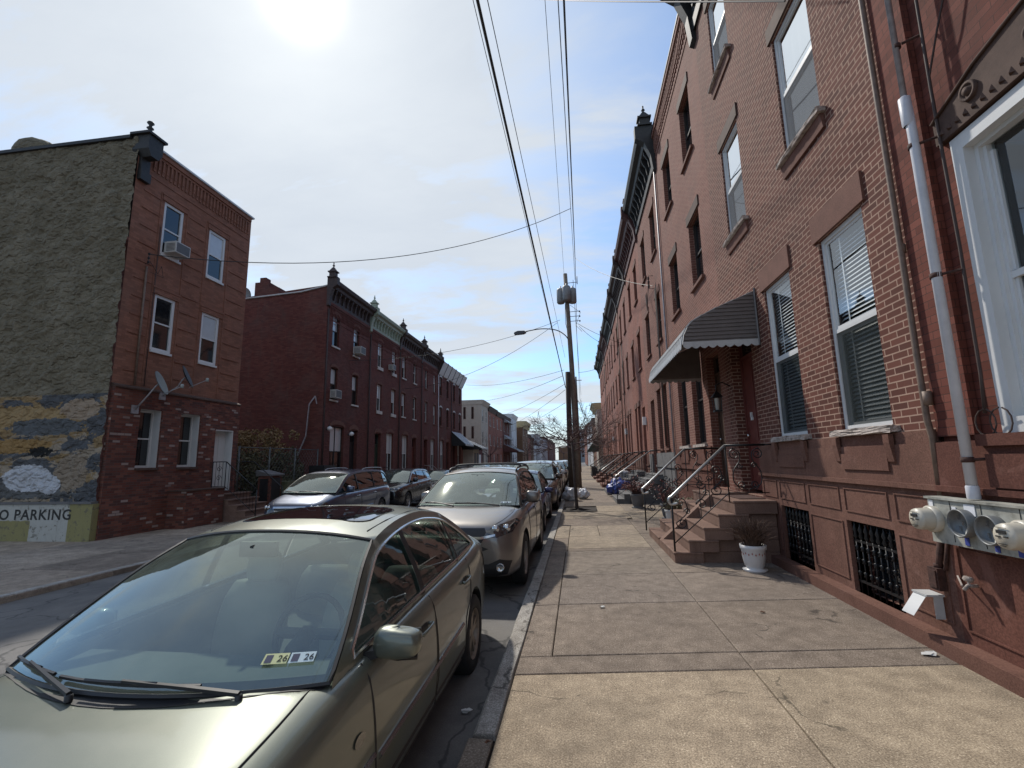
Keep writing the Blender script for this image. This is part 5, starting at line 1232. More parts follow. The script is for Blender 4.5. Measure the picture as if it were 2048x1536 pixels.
# ---------------- farther left buildings
def farhouse(Y0,Y1,h,mat,cm,lab,side=-1,X=None,n=2,storeys=3,name='row_house',grp=None,corn=True,fr='white',awn=None,depth=9,ground=True,proj=.4,ch=.7,sidewin=False):
    hs=house(name,side,Y0,Y1,lab,group=grp,X=X); w=Y1-Y0; ops=[]; wins=[]
    fh=(h-.9)/storeys
    for s_ in range(storeys):
        for i in range(n):
            a=w*(i+.5)/n-.42; b=a+.84; z0=(.9 if s_ else 0.9)+fh*s_+.1; z1=z0+fh*.55
            if s_==0 and i==n-1: ops.append((a,b,0.1,2.7)); 
            else: ops.append((a,b,z0,z1))
            wins.append(ops[-1])
    wallmesh(hs,w,h,ops,mat,depth=depth,rev=.1)
    for j,(a,b,c,d) in enumerate(wins):
        if c<.5: door(hs,a,b,c+.02,d,'darkdoor',y=-.08,transom=.4,panels=False)
        else: window(hs,a,b,c,d,y=-.05,fr=fr,sill='whitesill',sillw=.05,fw=.07,blind='half' if (j+int(Y0))%3==0 else None)
    if corn:
        q=MB(); q.prism([(.0,h-ch),(.06,h-ch),(proj*.8,h-.15),(proj,h),(.0,h+.03)],-.05,w+.05,'x'); q.build('cornice',cm,hs)
        q=MB(); q.box(-.06,-.02,-depth,proj*.5,h-ch,h+.03) ; q.box(w+.02,w+.06,-depth,proj*.5,h-ch,h+.03); q.build('roof_edge',cm,hs)
    return hs
g_='distant houses on the left side'
hb=farhouse(61.5,66.5,9.7,'beige','beige','beige stucco corner house with bare side wall beyond the shop awnings',grp=g_,ch=.6)
for z in (7.2,4.6,2.0):
    for x in (-13.9,-15.0): m=MB(); m.box(x,x+.3,61.44,61.5,z,z+1.6); wb(m,'window','pane',hb)
farhouse(66.5,73,9.4,'brickC','cornbrown','red brick house with white windows directly beyond the beige stucco house',grp=g_)
farhouse(73,79.5,9.3,'brickC','cornbrown','red brick house, second beyond the beige stucco house',grp=g_)
ha=farhouse(79.5,88,9.3,'brickM','cornbrown','dark red brick house with silver awnings on every storey',grp=g_)
for z in (8.2,5.3): wedge_awn(-12.55,-11.7,81,87,z+.7,z,'awnsilver','awnsilver',ha,.05)
wedge_awn(-12.55,-9.9,79.8,88,4.4,3.2,'awnsilver','cornred',ha,.15)
farhouse(88,95.5,10.3,'whitewall','cornwhite','narrow white fronted house before the tan corniced brick block',grp=g_,X=-12.2)
farhouse(97,108,9.6,'brickTan','cornyellow','tan brick corner block with wide yellow cornice',grp=g_,X=-11.2,ch=1.3,proj=.9)
hh=[(110,118,7.6,'brickC','cornbrown','brick house just past the tan brick block'),(118,126,7.2,'brickTan','cornbrown','brown brick house farther past the tan block'),(126,134,8.2,'whitewall','cornwhite','white house behind the bare tree twigs, left side'),(136,146,9.0,'greywall','cornwhite','dark sided grey house far down the left side'),(146,160,7.5,'whitewall','cornwhite','pale house far down the left side'),(162,185,9.5,'greywall','cornbrown','grey block far down the left side'),(190,230,9.5,'brickM','cornbrown','brick block at the far end of the left side')]
for a,b,h_,mt,cm,lab in hh: farhouse(a,b,h_,mt,cm,lab,grp=g_,X=-11.6)
m=MB(); m.box(-14.5,-12.4,55.5,61.3,-.3,3.4); m.box(-14.6,-12.3,55.4,61.35,3.4,3.55); o=thing(m,'low_shed','brickM','low dark brick annex in front of the beige stucco wall','shed'); m=MB(); m.box(-12.39,-12.37,56.5,57.6,0,2.4); m.box(-12.39,-12.37,58.6,60.2,.8,2.4); wb(m,'door','white',o)
# ---------------- farther right buildings
g_='distant houses on the right side'
he=farhouse(62,70,8.8,'beige','cornyellow','pale stone house with yellow green cornice beyond the right row',side=1,X=2.7,grp=g_,ch=.8,proj=.7)
wedge_awn(2.65,1.2,60.6,63.5,4.6,2.6,'greendoor','greendoor',he,.1)
for a,b,h_,mt,cm,lab in [(72,80,7.6,'brickD','cornbrown','pink brick house after the yellow cornice'),(80,90,8.4,'brickTan','cornbrown','brown brick house well beyond the yellow cornice'),(92,110,8.5,'whitewall','cornwhite','white wall house on the far right side'),(112,140,10,'greywall','cornbrown','grey block on the far right side'),(150,200,12,'brickD','cornbrown','pinkish block closing the right side')]:
    farhouse(a,b,h_,mt,cm,lab,side=1,X=2.9,grp=g_)
m=MB(); m.box(-7,30,330,350,-1,22); m.box(-7,2,320,330,-1,15); o=thing(m,'tower_block','greywall','grey apartment tower closing the end of the street','building'); m=MB()
for i in range(6):
    for j in range(12): m.box(-6+j*3,-4.6+j*3,329.9 if j>2 else 319.9,330.1 if j>2 else 320.1,3+i*3,4.6+i*3) if i<4 or j>2 else None
wb(m,'window','pane',o)
m=MB(); m.box(-60,-13,260,280,-1,11); thing(m,'warehouse','brickM','long low brick building closing the street end on the left','building')
m=MB(); m.box(-12,-6,300,312,-1,9); m.box(-5.5,-1,304,312,-1,7.5); thing(m,'warehouse','brickTan','small brown building in the middle of the street end','building')
# ---------------- poles
t=empty('utility_pole',(-.02,27.9,0),0,'tall leaning wooden utility pole with transformer and street lamp arm','utility pole')
m=MB(); m.tube([(.0,27.95,-.1),(-.08,27.9,4),(-.16,27.9,7.5),(-.33,27.9,12.96)],[.18,.165,.15,.125],14); wb(m,'pole_shaft','polewood',t)
m=MB()
for (dx,dy) in ((-.38,.05),(.33,.1),(-.02,-.38)):
    cx=-.27+dx; cy=27.9+dy; m.lathe([(0,11.05),(.2,11.08),(.25,11.15),(.25,11.95),(.2,12.02),(.05,12.05),(.04,12.2),(0,12.2)],14,'z',(cx,cy,0))
wb(m,'transformer','transf',t)
m=MB(); m.tube([(-.27,27.9,11.2),(.1,27.9,11.2)],.04,5); m.tube([(-.27,27.9,11.8),(.1,27.9,11.8)],.04,5); 
m.tube([(-.3,27.9,12.35),(.38,27.9,12.38)],.02,5); m.tube([(.38,27.9,12.25),(.38,27.9,12.75)],.03,6)
for z in (10.5,10.2,9.9): m.tube([(-.2,27.9,z),(.45,27.9,z+.02)],.018,5); m.lathe([(.03,-.05),(.05,0),(.03,.05)],8,'z',(.45,27.9,z))
m.tube([(-.4,27.85,11),( -.42,27.85,9.8),(-.3,27.85,9.2)],.015,5); m.tube([(-.1,27.8,10.9),(.5,27.8,10.4),(.2,27.8,9.6),(.55,27.8,9.2)],.012,5)
wb(m,'crossarm','lampgrey',t)
a=onY(1135,682,27.9); m=MB()
m.tube(crom([(-.2,27.85,8.55),(-.45,27.8,9.0),(-1.0,27.7,9.35),(-1.9,27.6,9.45),(-2.9,27.5,9.3)],5),.03,8); wb(m,'lamp_arm','lampgrey',t)
m=MB(); m.prism([(-3.55,9.20),(-3.5,9.13),(-2.95,9.16),(-2.8,9.24),(-2.9,9.34),(-3.3,9.35),(-3.5,9.28)],27.38,27.62,'y'); wb(m,'street_lamp','lampgrey',t)
m=MB(); m.tube([(-.42,27.7,-.1),(-.42,27.6,3.5),(-.40,27.6,6.72)],[.17,.155,.14],12); thing(m,'pole_stub','poledark','dark cut-off pole stub strapped against the leaning utility pole','utility pole')
t=empty('utility_pole',(.5,62,0),0,'thin distant utility pole further down the right kerb','utility pole')
m=MB(); m.tube([(.25,62,0),(.15,62,12.4)],[.16,.1],8); wb(m,'pole_shaft','poledark',t); m=MB(); m.lathe([(0,11.1),(.28,11.2),(.28,12),(0,12.1)],10,'z',(-.15,61.9,0)); m.tube([(-.6,62,11.9),(.9,62,11.9)],.05,5); wb(m,'transformer','transf',t)
# ---------------- wires
def wire(a,b,sag,r,mat,lab,ext=0,grp='overhead wires along the street',n=24):
    a=Vector(a);b=Vector(b); 
    if ext: b=b+(b-a)*ext
    pts=[]; 
    for i in range(n+1):
        f=i/n; p=a+(b-a)*f; p.z-=sag*4*f*(1-f); pts.append(p)
    m=MB(); m.tube(pts,r,5); return thing(m,'overhead_wire',mat,lab,'wire',grp)
def fromimg(A,zs,px,py): return onZ(px,py,zs)
P0=(-.27,27.9)
def along(px0,py0,Y0,px1,py1,z1,r,mat,lab,sag=.0,ext=1.6):
    a=onY(px0,py0,Y0); b=onZ(px1,py1,z1); return wire(a,b,sag,r,mat,lab,ext)
along(1131,775,27.6,955,0,7.0,.021,'cable','thickest black overhead cable, from the dark pole stub to the top of the picture')
along(1128,762,27.6,946,0,8.2,.006,'cablegreen','thin wire just left of the thickest overhead cable')
along(1130,715,27.6,975,0,8.0,.007,'cablegreen','thin wire just right of the thickest overhead cable')
along(1128,548,27.9,1090,0,12.5,.008,'cablegreen','thin top wire running to the very top of the tall pole')
along(1150,515,27.9,1128,0,9.8,.022,'cable','thick black cable passing to the right of the tall pole')
along(1150,560,27.9,1118,30,9.5,.010,'cablegreen','twisted wire hugging the thick cable right of the tall pole')
wire(onY(1150,515,27.9),onY(1153,640,40),.1,.02,'cable','cable drop beside the transformer'); wire(onY(1152,640,30),onY(1160,800,62),.2,.018,'cable','cable running on from the tall pole to the distant pole')
wire(onY(1146,560,28),onY(1162,790,62),.4,.015,'cable','lower cable running on to the distant pole')
wire(onY(1138,415,27.9) if 0 else onY(1141,417,21),(-12.45,11.65,7.9),1.2,.014,'cable','long drop wire crossing the sky from the thick cable to the corner house',grp='service wires over the street')
sv=[((1120,640),28,(-12.5,24.3,7.3),.6,'wire from the tall pole to the first house of the left row'),((1115,645),28,(-12.5,33,7.0),.9,'lower wire from the tall pole to the left row'),((1128,740),28,(-12,50.5,10.0),.4,'wire from the pole stub to the white cornice'),((1125,752),28,(-12.3,51,8.2),.5,'second wire from the pole stub to the end of the left row'),
 ((1130,768),28,(-12.3,66,7.6),.4,'wire from the pole stub toward the beige house'),((1130,780),28,(-12.3,75,6.8),.5,'low sagging wire toward the red houses beyond the beige one'),((1130,806),30,(-12.3,80,6.2),.3,'flat wire crossing just above the bare tree'),
 ((1150,516),28,(3.0,17.2,7.9),.3,'wire from the thick cable to the bracket on the right row'),((1155,647),29,(3.0,30,8.9),.1,'wire from the tall pole to the right row'),((1157,745),34,(3.0,38,9.4),.2,'drop wire from below the transformer to the right row'),((1158,652),29,(3.0,34,9.7),.35,'sagging drop wire to the right row cornice')]
for k,(p,Y_,b,sg,lab) in enumerate(sv): wire(onY(p[0],p[1],Y_),b,sg,.012,'cable',lab,grp='service wires over the street')
a=onX(1570,2,2.7); b=onY(1235,-4,9); wire(a,b,.12,.012,'cable','short black wire across the top of the near brick cornice',ext=3,grp='service wires over the street')
# wire brackets on right row
for (y,z,lab) in ((17.2,7.9,'black insulator bracket with looping wires on the second right house'),(30.0,8.8,'distant insulator bracket with tangled wires on the right row')):
    m=MB()
    for d in (0,.15,.3): m.lathe([(.02,-.05),(.05,-.02),(.02,.0),(.05,.03),(.02,.06)],8,'z',(2.86,y,z+d))
    m.tube([(3.04,y,z-.1),(2.88,y,z-.1),(2.86,y,z+.4),(3.04,y,z+.4)],.014,5)
    for j in range(4): m.tube(crom([(2.86,y,z+.1*j),(2.80,y+.3,z-.5-.1*j),(2.86,y+.8,z-.45),(2.92,y+1.0+.1*j,z+.1)],5),.011,5)
    m.tube([(2.98,y-.5,z-.3),(2.99,y-.5,2.0)],.022,6); m.tube([(2.98,y-.65,z-.2),(2.99,y-.65,2.0)],.016,6)
    thing(m,'wire_bracket','cablebrown',lab,'bracket')
# ---------------- trees
def tree(base,h,lean,spread,seed,label,tmat='bark',cmat='twigred',levels=5,r0=.07,fork=.55,grp=None,first=None,name='bare_tree',nk=(3,4)):
    rn=random.Random(seed); t=empty(name,base,0,label,'tree',grp); tr=MB(); br=MB(); tw=MB()
    top=Vector(base)+Vector(lean); tr.tube(crom([Vector(base)+Vector((0,0,-.05)),Vector(base)+Vector((lean[0]*.15,lean[1]*.2,lean[2]*.35)),Vector(base)+Vector((lean[0]*.7,lean[1]*.7,lean[2]*.7)),top],5),[r0*1.5,r0*1.15]+[r0]*14,10) if 0 else tr.tube([Vector(base)+Vector((0,0,-.05)),Vector(base)+Vector((0,0,.12)),Vector(base)+Vector((lean[0]*.35,lean[1]*.35,lean[2]*.4)),top],[r0*1.7,r0*1.1,r0,r0*.85],10)
    def grow(p,d,l,r,lev):
        n=4; pts=[p]; dd=d.copy()
        for i in range(n):
            dd=(dd+Vector((rn.uniform(-.28,.28),rn.uniform(-.28,.28),rn.uniform(-.18,.22)))).normalized(); pts.append(pts[-1]+dd*l/n)
        (br if lev<=2 else tw).tube(pts,[r*(1-.14*i) for i in range(n+1)],6 if lev<=1 else (4 if lev==2 else 3),cap=False)
        if lev>=levels: return
        for k in range(rn.randint(*nk)):
            i=rn.randint(1,n) if k else n
            nd=(dd+Vector((rn.uniform(-1,1),rn.uniform(-1,1),rn.uniform(-.7,.75)))*.85).normalized()
            nd=Vector((nd.x*spread,nd.y*spread,nd.z)).normalized()
            grow(pts[i],nd,l*rn.uniform(.55,.8),max(r*.55,.0055),lev+1)
    for k in range(first or 5):
        a=2*PI*k/(first or 5)+rn.uniform(-.4,.4); d=Vector((cos(a)*spread,sin(a)*spread,rn.uniform(.1,.6))).normalized(); grow(top-Vector(lean)*rn.uniform(0,.22),d,h,r0*.55,1)
    wb(tr,'trunk',tmat,t); c=wb(br,'crown',cmat,t); wb(tw,'twigs',cmat,c); return t
tree((-.10,15.7,0),.86,(-.08,.05,2.35),1.15,11,'small bare street tree with reddish tangled twigs and a thin leaning trunk by the kerb',r0=.052,first=8,nk=(3,5),levels=5)
m=MB(); 
for j in range(9):
    rn=random.Random(j); a=rn.uniform(0,6.28); m.tube([(-.1,15.7,.03),(-.1+.25*cos(a),15.7+.2*sin(a),.02),(-.1+.5*cos(a+.3),15.7+.35*sin(a+.3),.0)],[.05,.03,.01],5)
m.add([(-.45,15.1,.012),(.5,15.2,.012),(.5,16.3,.012),(-.45,16.3,.012)],[(0,1,2,3)])
struct(m.build('tree_pit','soil'))
tree((-10.9,57,ZL),1.5,(.1,0,2.6),.55,21,'small bare upright tree before the beige stucco wall',r0=.06,first=6,levels=4)
tree((-.1,49,0),1.9,(0,0,2.6),.9,5,'bare street tree farther along the right kerb',r0=.07,first=5,levels=4)
tree((-9.3,88,ZL),2.6,(0,0,3.2),.9,9,'bare tree on the far left pavement',r0=.1,first=5,levels=4)
tree((.0,82,0),2.6,(0,0,3.2),.9,15,'bare tree on the far right pavement',r0=.1,first=5,levels=4)
tree((-7,240,0),6,(0,0,5),1,16,'wide bare tree at the street end',r0=.25,first=6,levels=4)
tree((6,215,0),6,(0,0,6),1,19,'tall bare tree at the street end on the right',r0=.25,first=6,levels=4)
# bins and clutter on the right pavement
m=MB(); m.lathe([(.22,0),(.26,.85),(.29,.86),(.29,.92),(.15,.98),(0,1.0)],14,'z',(2.3,24.9,0)); thing(m,'dustbin','bagwhite','white lidded dustbin by the rails past the blue plastic','bin')
m=MB(); m.box(1.2,1.7,43.6,44.3,0,.9); m.box(1.18,1.72,43.58,44.32,.9,.96); thing(m,'dustbin','black','dark square dustbin farther down the right pavement','bin')
# ------------------------------------------------------------------ cars (local: x lateral, y from the nose back, z up)
def newmesh(name,me,mats,parent,mi=None):
    me.materials.clear()
    for m in mats: me.materials.append(M[m] if isinstance(m,str) else m)
    o=bpy.data.objects.new(name,me); COL.objects.link(o); o.parent=parent; return o
def fillpoly(loops,ga=.06,gb=.06):
    bm=bmesh.new(); es=[]
    for lp in loops:
        vs=[bm.verts.new((a,b,0)) for a,b in lp]
        for i in range(len(vs)): es.append(bm.edges.new((vs[i],vs[(i+1)%len(vs)])))
    bmesh.ops.triangle_fill(bm,use_beauty=True,use_dissolve=False,edges=es)
    A=[p[0] for p in loops[0]]; B=[p[1] for p in loops[0]]
    a=math.floor(min(A)/ga)*ga+ga
    while a<max(A): bmesh.ops.bisect_plane(bm,geom=bm.verts[:]+bm.edges[:]+bm.faces[:],plane_co=(a,0,0),plane_no=(1,0,0)); a+=ga
    b=math.floor(min(B)/gb)*gb+gb
    while b<max(B): bmesh.ops.bisect_plane(bm,geom=bm.verts[:]+bm.edges[:]+bm.faces[:],plane_co=(0,b,0),plane_no=(0,1,0)); b+=gb
    bmesh.ops.remove_doubles(bm,verts=bm.verts,dist=1e-5)
    vs=[(v.co.x,v.co.y) for v in bm.verts]; fs=[tuple(x.index for x in f.verts) for f in bm.faces]; bm.free(); return vs,fs
def arc(c,r,a0,a1,n): return [(c[0]+r*cos(a0+(a1-a0)*i/n),c[1]+r*sin(a0+(a1-a0)*i/n)) for i in range(n+1)]
def rrect(x0,x1,z0,z1,r,n=3):
    return arc((x1-r,z0+r),r,-PI/2,0,n)+arc((x1-r,z1-r),r,0,PI/2,n)+arc((x0+r,z1-r),r,PI/2,PI,n)+arc((x0+r,z0+r),r,PI,1.5*PI,n)
class Car: pass
def car(sp,name,loc,rz,label,group,near=False):
    t=empty(name,loc,rz,label,'car',group); C=Car(); C.t=t; C.sp=sp
    L_,W,H=sp['L'],sp['W'],sp['H']; hw=W/2; ax=(sp['fo'],sp['fo']+sp['wb']); R_=sp['tr']; paint=sp['paint']
    wf=lambda y:interp(sp['plan'],y)*hw; top=lambda y:interp(sp['top'],y); sh=lambda y:interp(sp['sh'],y); bot=lambda y:interp(sp['bot'],y)
    yA=sp['A'][0][0]; yC=sp['Cp'][-1][0]
    ys=sorted(set([0,.05,.14,.3,.5,.75,1.0,yA-.16,yA-.02]+[yA+.10+(yC-yA-.2)*i/7 for i in range(8)]+[yC+.05,L_-.42,L_-.26,L_-.14,L_-.05,L_]))
    ys=[y for i,y in enumerate(ys) if y<=L_]; yy=[]
    for y in ys:
        if not yy or y-yy[-1]>.035: yy.append(y)
    ys=yy; rings=[]
    for y in ys:
        w=wf(y); zs=sh(y); zt=top(y); zb=bot(y); cab=yA+.05<y<yC-.02
        bz=sp.get('crease',.62)
        h=[(0,zb),(w*.6,zb),(w*.93,zb+.01),(w*.985,zb+.08),(w*1.0,zb+(zs-zb)*.38),(w*.995,zb+(zs-zb)*bz),(w*.975,zs-.10),(w*.94,zs-.015),(w*.885,zs+.012)]
        if cab: h+=[(w*.84,zs-.03),(w*.81,.60),(w*.4,.55),(0,.55)]
        else: h+=[(w*.80,zs+(zt-zs)*.45+.012),(w*.66,zs+(zt-zs)*.75+.01),(w*.36,zs+(zt-zs)*.96),(0,zt)]
        rings.append([(x,y,z) for x,z in h]+[(-x,y,z) for x,z in h[-2:0:-1]])
    n=len(rings[0]); vs=[p for r in rings for p in r]; fs=[]
    for i in range(len(ys)-1):
        for k in range(n): fs.append((i*n+k,i*n+(k+1)%n,(i+1)*n+(k+1)%n,(i+1)*n+k))
    k2=n//2
    for base in (0,(len(ys)-1)*n):
        # cap as quads across
        for k in range(k2):
            a,b=k,(k+1); c,d=(n-k-1)%n,(n-k)%n
            q=[base+a,base+b,base+c,base+d]; q2=[]
            for v in q:
                if v not in q2: q2.append(v)
            if len(q2)>2: fs.append(tuple(q2))
    me=bpy.data.meshes.new('cage'); me.from_pydata(vs,[],fs)
    bm=bmesh.new(); bm.from_mesh(me); bmesh.ops.recalc_face_normals(bm,faces=bm.faces); bm.to_mesh(me); bm.free()
    tmp=bpy.data.objects.new('cage',me); COL.objects.link(tmp)
    md=tmp.modifiers.new('s','SUBSURF'); md.levels=2; md.render_levels=2
    cut=MB(); Ra=R_+sp.get('archgap',.05)
    for ya in ax:
        for s_ in (1,-1):
            cc=MB(); x0,x1=hw-.30,hw+.3; nn=40
            cut.add([(s_*x,ya+Ra*cos(2*PI*k/nn),R_+.01+Ra*sin(2*PI*k/nn)) for x in (x0,x1) for k in range(nn)],[(k,(k+1)%nn,nn+(k+1)%nn,nn+k) for k in range(nn)]+[tuple(range(nn)),tuple(range(nn,2*nn))])
    co=cut.build('cut','plastic')
    md=tmp.modifiers.new('b','BOOLEAN'); md.operation='DIFFERENCE'; md.object=co; md.solver='EXACT'
    dg=bpy.context.evaluated_depsgraph_get(); bme=bpy.data.meshes.new_from_object(tmp.evaluated_get(dg)); bpy.data.objects.remove(tmp); bpy.data.objects.remove(co)
    body=newmesh('body',bme,[paint,'plastic','dash'],t)
    for p in bme.polygons:
        c=p.center; p.use_smooth=True; p.material_index=0
        for ya in ax:
            d=math.hypot(c.y-ya,c.z-R_-.01)
            if d<Ra+.004 and abs(c.x)>hw-.31 and abs(c.x)<hw-.006 and (abs(d-Ra)<.006 or abs(abs(c.x)-(hw-.30))<.01): p.material_index=1
        if yA+.04<c.y<yC-.03 and abs(c.x)<wf(c.y)*.86 and c.z<sh(c.y)+.0 and c.z>.5: p.material_index=2
        if c.z<bot(c.y)+.03: p.material_index=1
    bme.set_sharp_from_angle(angle=R(42)); C.body=body
    bvh=BVHTree.FromPolygons([v.co.copy() for v in bme.vertices],[tuple(p.vertices) for p in bme.polygons]); C.bvh=bvh
    def cast(axis,a,b,ofs):
        if axis=='f': o,d=Vector((a,-1,b)),Vector((0,1,0))
        elif axis=='r': o,d=Vector((a,L_+1,b)),Vector((0,-1,0))
        elif axis=='R': o,d=Vector((3,a,b)),Vector((-1,0,0))
        elif axis=='L': o,d=Vector((-3,a,b)),Vector((1,0,0))
        else: o,d=Vector((a,b,3)),Vector((0,0,-1))
        h=bvh.ray_cast(o,d)
        if h[0] is None: return None
        nn=h[1] if h[1].dot(d)<0 else -h[1]
        return h[0]+nn*ofs
    def decal(poly,axis,ofs,mat,nm_,parent=None,g=.05,label=None):
        vs,fs=fillpoly([poly],g,g); P=[cast(axis,a,b,ofs) for a,b in vs]; ok=[p is not None for p in P]
        m=MB(); m.smooth=True; m.add([p or (0,0,0) for p in P],[f for f in fs if all(ok[i] for i in f)])
        o=m.build(nm_,mat,parent or t)
        if label: o['label']=label
        return o
    def line(pts,axis,r,mat,nm_,parent=None,ofs=0,k=4):
        P=[cast(axis,p[0],p[1],ofs) for p in crom([(a,b,0) for a,b in pts],k)]; P=[p for p in P if p is not None]
        if len(P)<2: return None
        m=MB(); m.tube(P,r,5); return m.build(nm_,mat,parent or t)
    C.cast=cast; C.decal=decal; C.line=line
    # ---- greenhouse
    up=[tuple(v)[:2] for v in crom([(a,b,0) for a,b in sp['A']+sp['roof']+sp['Cp']],4)]
    up2=[up[0]]
    for p in up[1:]:
        if p[0]>up2[-1][0]+.001: up2.append(p)
    up=up2; T=sp['T']; beltofs=.0
    zbelt=lambda y:sh(y)+.0
    def X(y,z): 
        b=zbelt(y); q=max(0,min(1.1,(z-b)/(H-b))); return wf(y)*.895-T*q**1.25
    def ins(d):
        out=[]
        for i,p in enumerate(up):
            a=up[max(i-1,0)]; b=up[min(i+1,len(up)-1)]; tx,tz=b[0]-a[0],b[1]-a[1]; l=math.hypot(tx,tz); out.append((p[0]+tz/l*d,p[1]-tx/l*d))
        out.sort(); return out
    inn=ins(sp.get('frame',.06)); bl=sp.get('bl',.03)
    y0=next(y for y in [up[0][0]+i*.01 for i in range(400)] if interp(inn,y)>zbelt(y)+bl+.02 and y>inn[0][0]); 
    y1=max(y for y in [up[0][0]+i*.01 for i in range(int((up[-1][0]-up[0][0])*100))] if interp(inn,y)>zbelt(y)+bl+.02 and y<inn[-1][0])
    y0=max(y0,sp.get('dlo',(0,9))[0]); y1=min(y1,sp.get('dlo',(0,9))[1])
    def win(a,b,d=0):
        n_=max(4,int((b-a)/.05)); tp=[(a+(b-a)*i/n_,max(interp(inn,a+(b-a)*i/n_)-d,zbelt(a+(b-a)*i/n_)+bl+d+.004)) for i in range(n_+1)]; bt=[(a+(b-a)*i/n_,zbelt(a+(b-a)*i/n_)+bl+d) for i in range(n_+1)]
        return bt+tp[::-1]
    hole=win(y0,y1)
    outer=[(p[0],p[1]) for p in up]+[(up[-1][0]-(up[-1][0]-up[0][0])*i/20,zbelt(up[-1][0]-(up[-1][0]-up[0][0])*i/20)-.03) for i in range(0,21)]
    vs,fs=fillpoly([outer,hole],.08,.08)
    m=MB(); m.smooth=True
    for s_ in (1,-1): m.add([(s_*X(a,b),a,b) for a,b in vs],fs)
    # roof skin
    yF=sp['roof'][0][0]; yR=sp['roof'][-1][0]; bw=sp.get('bow',.05); ns=12; nr=16; rv=[]
    for i in range(nr+1):
        for j in range(ns+1):
            s_=-1+2*j/ns; ya=yF-bw*(1-s_*s_); yb=yR+bw*(1-s_*s_); y=ya+(yb-ya)*i/nr; ye=yF+(yR-yF)*i/nr; z=interp(up,ye); x=X(ye,z)
            rv.append((s_*x,y,z+sp.get('crown',.045)*(1-abs(s_)**2.4)))
    m.add(rv,[(i*(ns+1)+j,(i+1)*(ns+1)+j,(i+1)*(ns+1)+j+1,i*(ns+1)+j+1) for i in range(nr) for j in range(ns)])
    rf=m.build('roof_frame',sp.get('roofpaint',paint),t); 
    bm=bmesh.new(); bm.from_mesh(rf.data); bmesh.ops.remove_doubles(bm,verts=bm.verts,dist=.002); bmesh.ops.recalc_face_normals(bm,faces=bm.faces); bm.to_mesh(rf.data); bm.free(); 
    for p in rf.data.polygons: p.use_smooth=True
    rf.data.set_sharp_from_angle(angle=R(38))
    if sp.get('lining',True):
        q=MB(); q.add([(x*.97,y,z-.03) for x,y,z in rv],[(i*(ns+1)+j,(i+1)*(ns+1)+j,(i+1)*(ns+1)+j+1,i*(ns+1)+j+1) for i in range(1,nr-1) for j in range(ns)]); q.build('headlining','dash',rf)
    # windshield & rear window
    def WS(s_,tt,rear=False):
        pl=sp['A']+[sp['roof'][0]] if not rear else [sp['roof'][-1]]+sp['Cp']
        if rear: tt=1-tt; 
        ps=crom([(a,b,0) for a,b in pl],4); f=tt*(len(ps)-1) if not rear else (1-tt)*0+tt*(len(ps)-1)
        i=min(int(f),len(ps)-2); fr=f-i; p=ps[i]+(ps[i+1]-ps[i])*fr; y,z=p.x,p.y; x=X(y,z)-.012
        b0=sp.get('wbow',.17); q=tt if not rear else 1-tt
        bb=(b0*(1-q)+bw*q)*(1-s_*s_); cr=sp.get('crown',.045)*(1-abs(s_)**2.4)*q
        return Vector((s_*x,y-bb if not rear else y+bb*.8,z+cr+.012*(1-s_*s_)))
    C.WS=WS
    for rear,nm_ in ((False,'windshield'),(True,'rear_window')):
        m=MB(); m.smooth=True; na,nb=16,12; m.add([WS(-1+2*j/na,i/nb,rear) for i in range(nb+1) for j in range(na+1)],[(i*(na+1)+j,(i+1)*(na+1)+j,(i+1)*(na+1)+j+1,i*(na+1)+j+1) for i in range(nb) for j in range(na)])
        g=m.build(nm_,sp.get('ws','glassws') if not rear else 'glassdark',t)
        q=MB(); ed=[WS(-1+2*j/na,0,rear) for j in range(na+1)]+[WS(1,i/nb,rear) for i in range(1,nb+1)]+[WS(1-2*j/na,1,rear) for j in range(1,na+1)]+[WS(-1,1-i/nb,rear) for i in range(1,nb)]
        q.tube(ed,.011,5,closed=True); q.build('window_seal','plastic',g)
        if not rear:
            C.wsobj=g; q=MB(); q.smooth=True; N_=24
            q.add([WS(-1+2*j/N_,a)+Vector((0,.004,-.001)) for j in range(N_+1) for a in (0,.065)],[(2*j,2*j+1,2*j+3,2*j+2) for j in range(N_)])
            q.add([WS(s_*(1-a),j/N_)+Vector((0,.004,-.001)) for s_ in (1,) for j in range(N_+1) for a in (0,.035)],[(2*j,2*j+1,2*j+3,2*j+2) for j in range(N_)])
            q.add([WS(-(1-a),j/N_)+Vector((0,.004,-.001)) for j in range(N_+1) for a in (0,.035)],[(2*j,2*j+1,2*j+3,2*j+2) for j in range(N_)])
            q.build('windshield_border','plastic',g)
    # side glass and pillars
    cuts=[y0]+[c for c in sp['pillars'] if y0<c<y1]+[y1]
    for s_ in (1,-1):
        for a,b in zip(cuts,cuts[1:]):
            aa=a if a==y0 else a+.012; bb_=b if b==y1 else b-.012
            vs,fs=fillpoly([win(aa,bb_,-.006)],.12,.08); m=MB(); m.smooth=True; m.add([(s_*(X(y,z)-.012),y,z) for y,z in vs],fs); m.build('side_window',sp.get('sg','glassdark'),t)
        m=MB()
        for c in cuts[1:-1]:
            wd=.035 if c!=sp['pillars'][-1] or len(sp['pillars'])<2 else .02; lo=zbelt(c)+bl-.02; hi=interp(inn,c)+.01; N_=8; sl=sp.get('slant',0)
            v=[(s_*(X(c+o_,lo+(hi-lo)*i/N_)+.003),c+o_,lo+(hi-lo)*i/N_) for i in range(N_+1) for o_ in (-wd,wd)]; m.add(v,[(2*i,2*i+1,2*i+3,2*i+2) for i in range(N_)])
        m.build('pillar','plastic',t)
